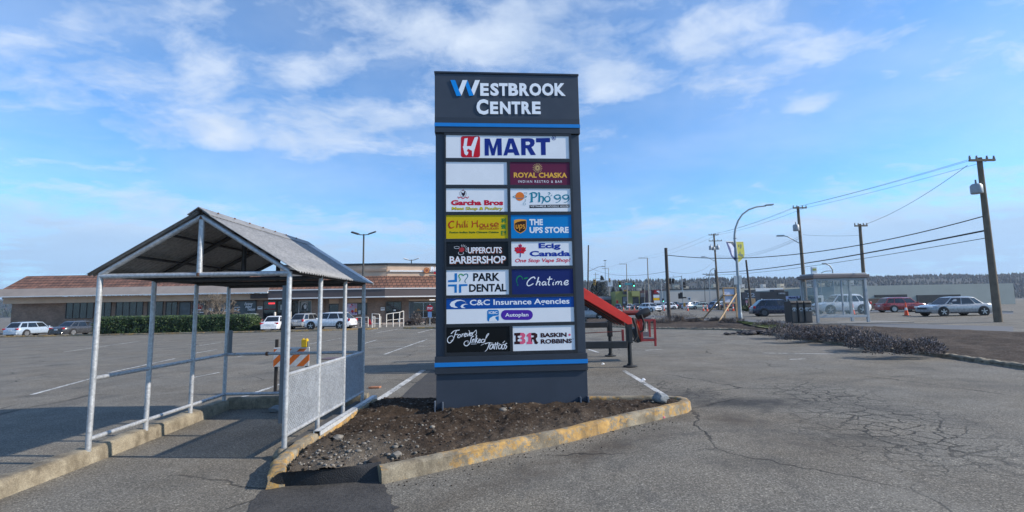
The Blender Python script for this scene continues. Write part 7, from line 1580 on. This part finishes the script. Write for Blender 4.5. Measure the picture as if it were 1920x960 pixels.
# rooftop units
RU = mat('rooftop_unit', (.55, .48, .37), .8, var=.15); RUG = mat('rooftop_unit_grey', (.50, .50, .49), .8, var=.15)
for i, (x0, x1, y0, y1, m_, lb) in enumerate(((1265, 1273.5, 534, 541.5, RU, 'large cream air unit on the warehouse roof, leftmost'), (1285.5, 1291, 537, 541.5, RU, 'small cream air unit right of the signal pole'), (1337.5, 1343.5, 533, 540.5, RU, 'cream air unit beside the transformer pole'), (1390.5, 1396, 533.5, 540.5, RUG, 'grey vent box right of the street lamp'), (1431, 1435.5, 533, 539, RUG, 'narrow pale vent on the beige block roof'), (1463, 1470, 532, 538.5, RU, 'tall cream air unit on the beige block roof'), (1516, 1521, 532.5, 537, RUG, 'pale vent right of the leaning pole'), (1542, 1546, 531, 536, RU, 'cream vent seen through the bus shelter'), (1590, 1600, 526, 533, RUG, 'grey vent on the block right of the shelter'), (1198.5, 1202.5, 540.5, 543.5, RU, 'cream roof box on the plum shop'))):
    Yr = G(1330, 577).y+9; a, b = At(x0, y1, Yr), At(x1, y0, Yr); t = thing('roof_unit', ((a.x+b.x)/2, Yr, a.z-.25), 0, lb, 'roof unit', 'units on the far roofs'); w_ = (b.x-a.x)/2; MB().box2((-w_, 0, 0), (w_, 1.6, b.z-a.z+.25)).build('casing', m_, t, bev=.04); MB().box2((-w_*.7, -.03, (b.z-a.z)*.25), (w_*.7, -.002, (b.z-a.z)*.5)).build('grille', mat('unit_grille', (.10, .10, .10), .7), t)
    if i % 3 == 0: MB().box2((-w_*1.05, -.05, b.z-a.z+.25), (w_*1.05, 1.65, b.z-a.z+.32)).build('lid', RUG, t)
rsg = G(1124, 577); t = thing('shop_sign', rsg, 0, 'red rounded shop sign on a post left of the olive shop', 'sign'); a = At(1122, 552, rsg.y)-rsg; MB().tube([(0, 0, 0), (a.x, 0, a.z)], .12, 8).build('post', DPM, t); mb = MB(); k_ = rsg.y/FPX; poly(mb, disc_pts(a.x, a.z+1.5*k_, 4.6*k_, 3.6*k_), .2, .1); poly(mb, disc_pts(a.x+2*k_, a.z-2.6*k_, 4.2*k_, 3.2*k_), .25, .1); mb.build('plate', flat('sign_crimson', (180, 24, 44)), t)
mb = MB(); mb.box2((a.x-3*k_, -.36, a.z+1*k_), (a.x+3*k_, -.33, a.z+2.2*k_)); mb.box2((a.x-1*k_, -.41, a.z-3*k_), (a.x+4.5*k_, -.38, a.z-2*k_)); mb.build('lettering', WHT, t)
block('grey low shop behind the raised boom', 1085, 1152, 556, 577, mat('grey_shop', (.22, .22, .23), .9, var=.15), Y=172, depth=8, parts=[('window_band', DKB, 1100, 562, 1150, 574, .1), ('fascia', mat('pale_pilaster', (.30, .29, .31)), 1088, 556.5, 1150, 561, .15)])

# ------------------------------------------------------------------ far hills and their woods
CON = [mat('far_conifer_dark', (.020, .032, .030), .95, var=.3, scale=.05), mat('far_conifer_mid', (.030, .044, .038), .95, var=.3, scale=.05), mat('far_bare_wood', (.050, .047, .043), .95, var=.2, scale=.05)]
HILLM = mat('hill_scrub', (.020, .027, .024), .95, var=.35, scale=.03)
def hill_h(x, y): k = max(0, min(1, (y-520)/420)); k = k*k*(3-2*k); return gz(x)+k*(41+6*noise.noise(Vector((x/260, y/400, 0)))+3*noise.noise(Vector((x/90, y/150, 4))))*(1-.25*max(0, min(1, (-x-50)/300)))
mb = MB(); mb.grid(lambda u, v: (-1300+2900*u, 480+620*v, hill_h(-1300+2900*u, 480+620*v)-.3), 140, 30); tag(mb.build('hills', HILLM, smooth=180), kind='structure')
r = random.Random(21); mb = MB(); n_t = 0
while n_t < 14000:
    x, y = r.uniform(-1250, 1500), r.uniform(540, 1050)
    if noise.noise(Vector((x/70, y/60, 2)))+.35 < r.random()*.55: continue
    if not (-.2 < x/y < 1.35) and r.random() < .6: continue
    z = hill_h(x, y); h = r.uniform(4, 8)*(1+.5*max(0, noise.noise(Vector((x/40, y/50, 8))))); w_ = h*r.uniform(.16, .30); k = r.random(); mb.mat(0 if k < .5 else 1 if k < .86 else 2)
    a = r.uniform(0, 6); n = 5
    lv = [(w_, .12*h), (w_*.72, .45*h), (w_*.30, .78*h)] if k < .86 else [(w_*1.0, .25*h), (w_*1.3, .5*h), (w_*.8, .8*h)]
    V = [(x+rr*math.cos(a+2*math.pi*i/n)*r.uniform(.8, 1.2), y+rr*math.sin(a+2*math.pi*i/n), z+zz_) for rr, zz_ in lv for i in range(n)]+[(x, y, z+h*(1 if k < .86 else .88))]
    mb.add(V, [(j*n+i, j*n+(i+1) % n, (j+1)*n+(i+1) % n, (j+1)*n+i) for j in range(2) for i in range(n)]+[(2*n+i, 2*n+(i+1) % n, 3*n) for i in range(n)]); n_t += 1
tag(mb.build('far_wood', CON), 'dark wooded ridge along the horizon on the right', 'wood', kind='stuff')
# a few nearer trees behind the shops left of the olive shop
def leafy_tree(px, Y, h, w_, seed, label, m, group='trees behind the far shops'):
    p = At(px, 560, Y); t = thing('tree', (p.x, Y, gz(p.x)), 0, label, 'tree', group); r = random.Random(seed); MB().tube([(0, 0, 0), (.1, 0, h*.5), (0, 0, h*.92)], [.28, .18, .05], 8).build('trunk', BARK, t); mb = MB()
    for k in range(700):
        zf = r.uniform(.12, 1); rr = w_*(1-zf)**.75*(.35+.65*r.random())*(1+.35*noise.noise(Vector((zf*5, seed, 0)))); a = r.uniform(0, 6.28); c = Vector((math.cos(a)*rr, math.sin(a)*rr, h*zf)); d = Vector((math.cos(a), math.sin(a), -.35+r.gauss(0, .3)))*r.uniform(.4, .9); u = Vector((-math.sin(a), math.cos(a), r.gauss(0, .4)))*r.uniform(.15, .32)
        mb.mat(r.random() < .4); mb.add([c-u, c+d, c+u, c-d*.3+Vector((0, 0, .15))], [(0, 1, 2, 3)])
    mb.build('crown', m, t); return t
for i, (px, Y, h, w_) in enumerate(((1112, 190, 9.5, 2.6), (1121, 200, 11, 3), (1130, 185, 12.5, 3.2), (1151, 215, 9, 2.8), (1164, 230, 9, 3), (1178, 220, 8, 2.6), (1207, 230, 8.5, 3), (1216, 240, 8, 3))): leafy_tree(px, Y, h, w_, 60+i, 'dark evergreen %s' % ('at the edge of the pylon sign', 'second from the pylon sign', 'tallest, behind the flat-topped lamp', 'behind the white cabinet', 'above the olive shop roof', 'right of the street name blade', 'above the plum shop roof', 'above the plum shop, right one')[i], CON[:2])

# ------------------------------------------------------------------ the air between here and the far ridge
hz = MB().box2((-1750, -45, -2.0), (1750, 1250, 78)).build('haze', None)
hz.data.materials.clear(); hm = bpy.data.materials.new('haze_air'); hm.use_nodes = True; hn = hm.node_tree; hn.nodes.remove(hn.nodes['Principled BSDF'])
pv = hn.nodes.new('ShaderNodeVolumePrincipled'); pv.inputs['Color'].default_value = (.72, .82, 1, 1); pv.inputs['Density'].default_value = .00016; pv.inputs['Anisotropy'].default_value = .2
hn.links.new(pv.outputs[0], hn.nodes['Material Output'].inputs['Volume']); hz.data.materials.append(hm); tag(hz, kind='stuff')
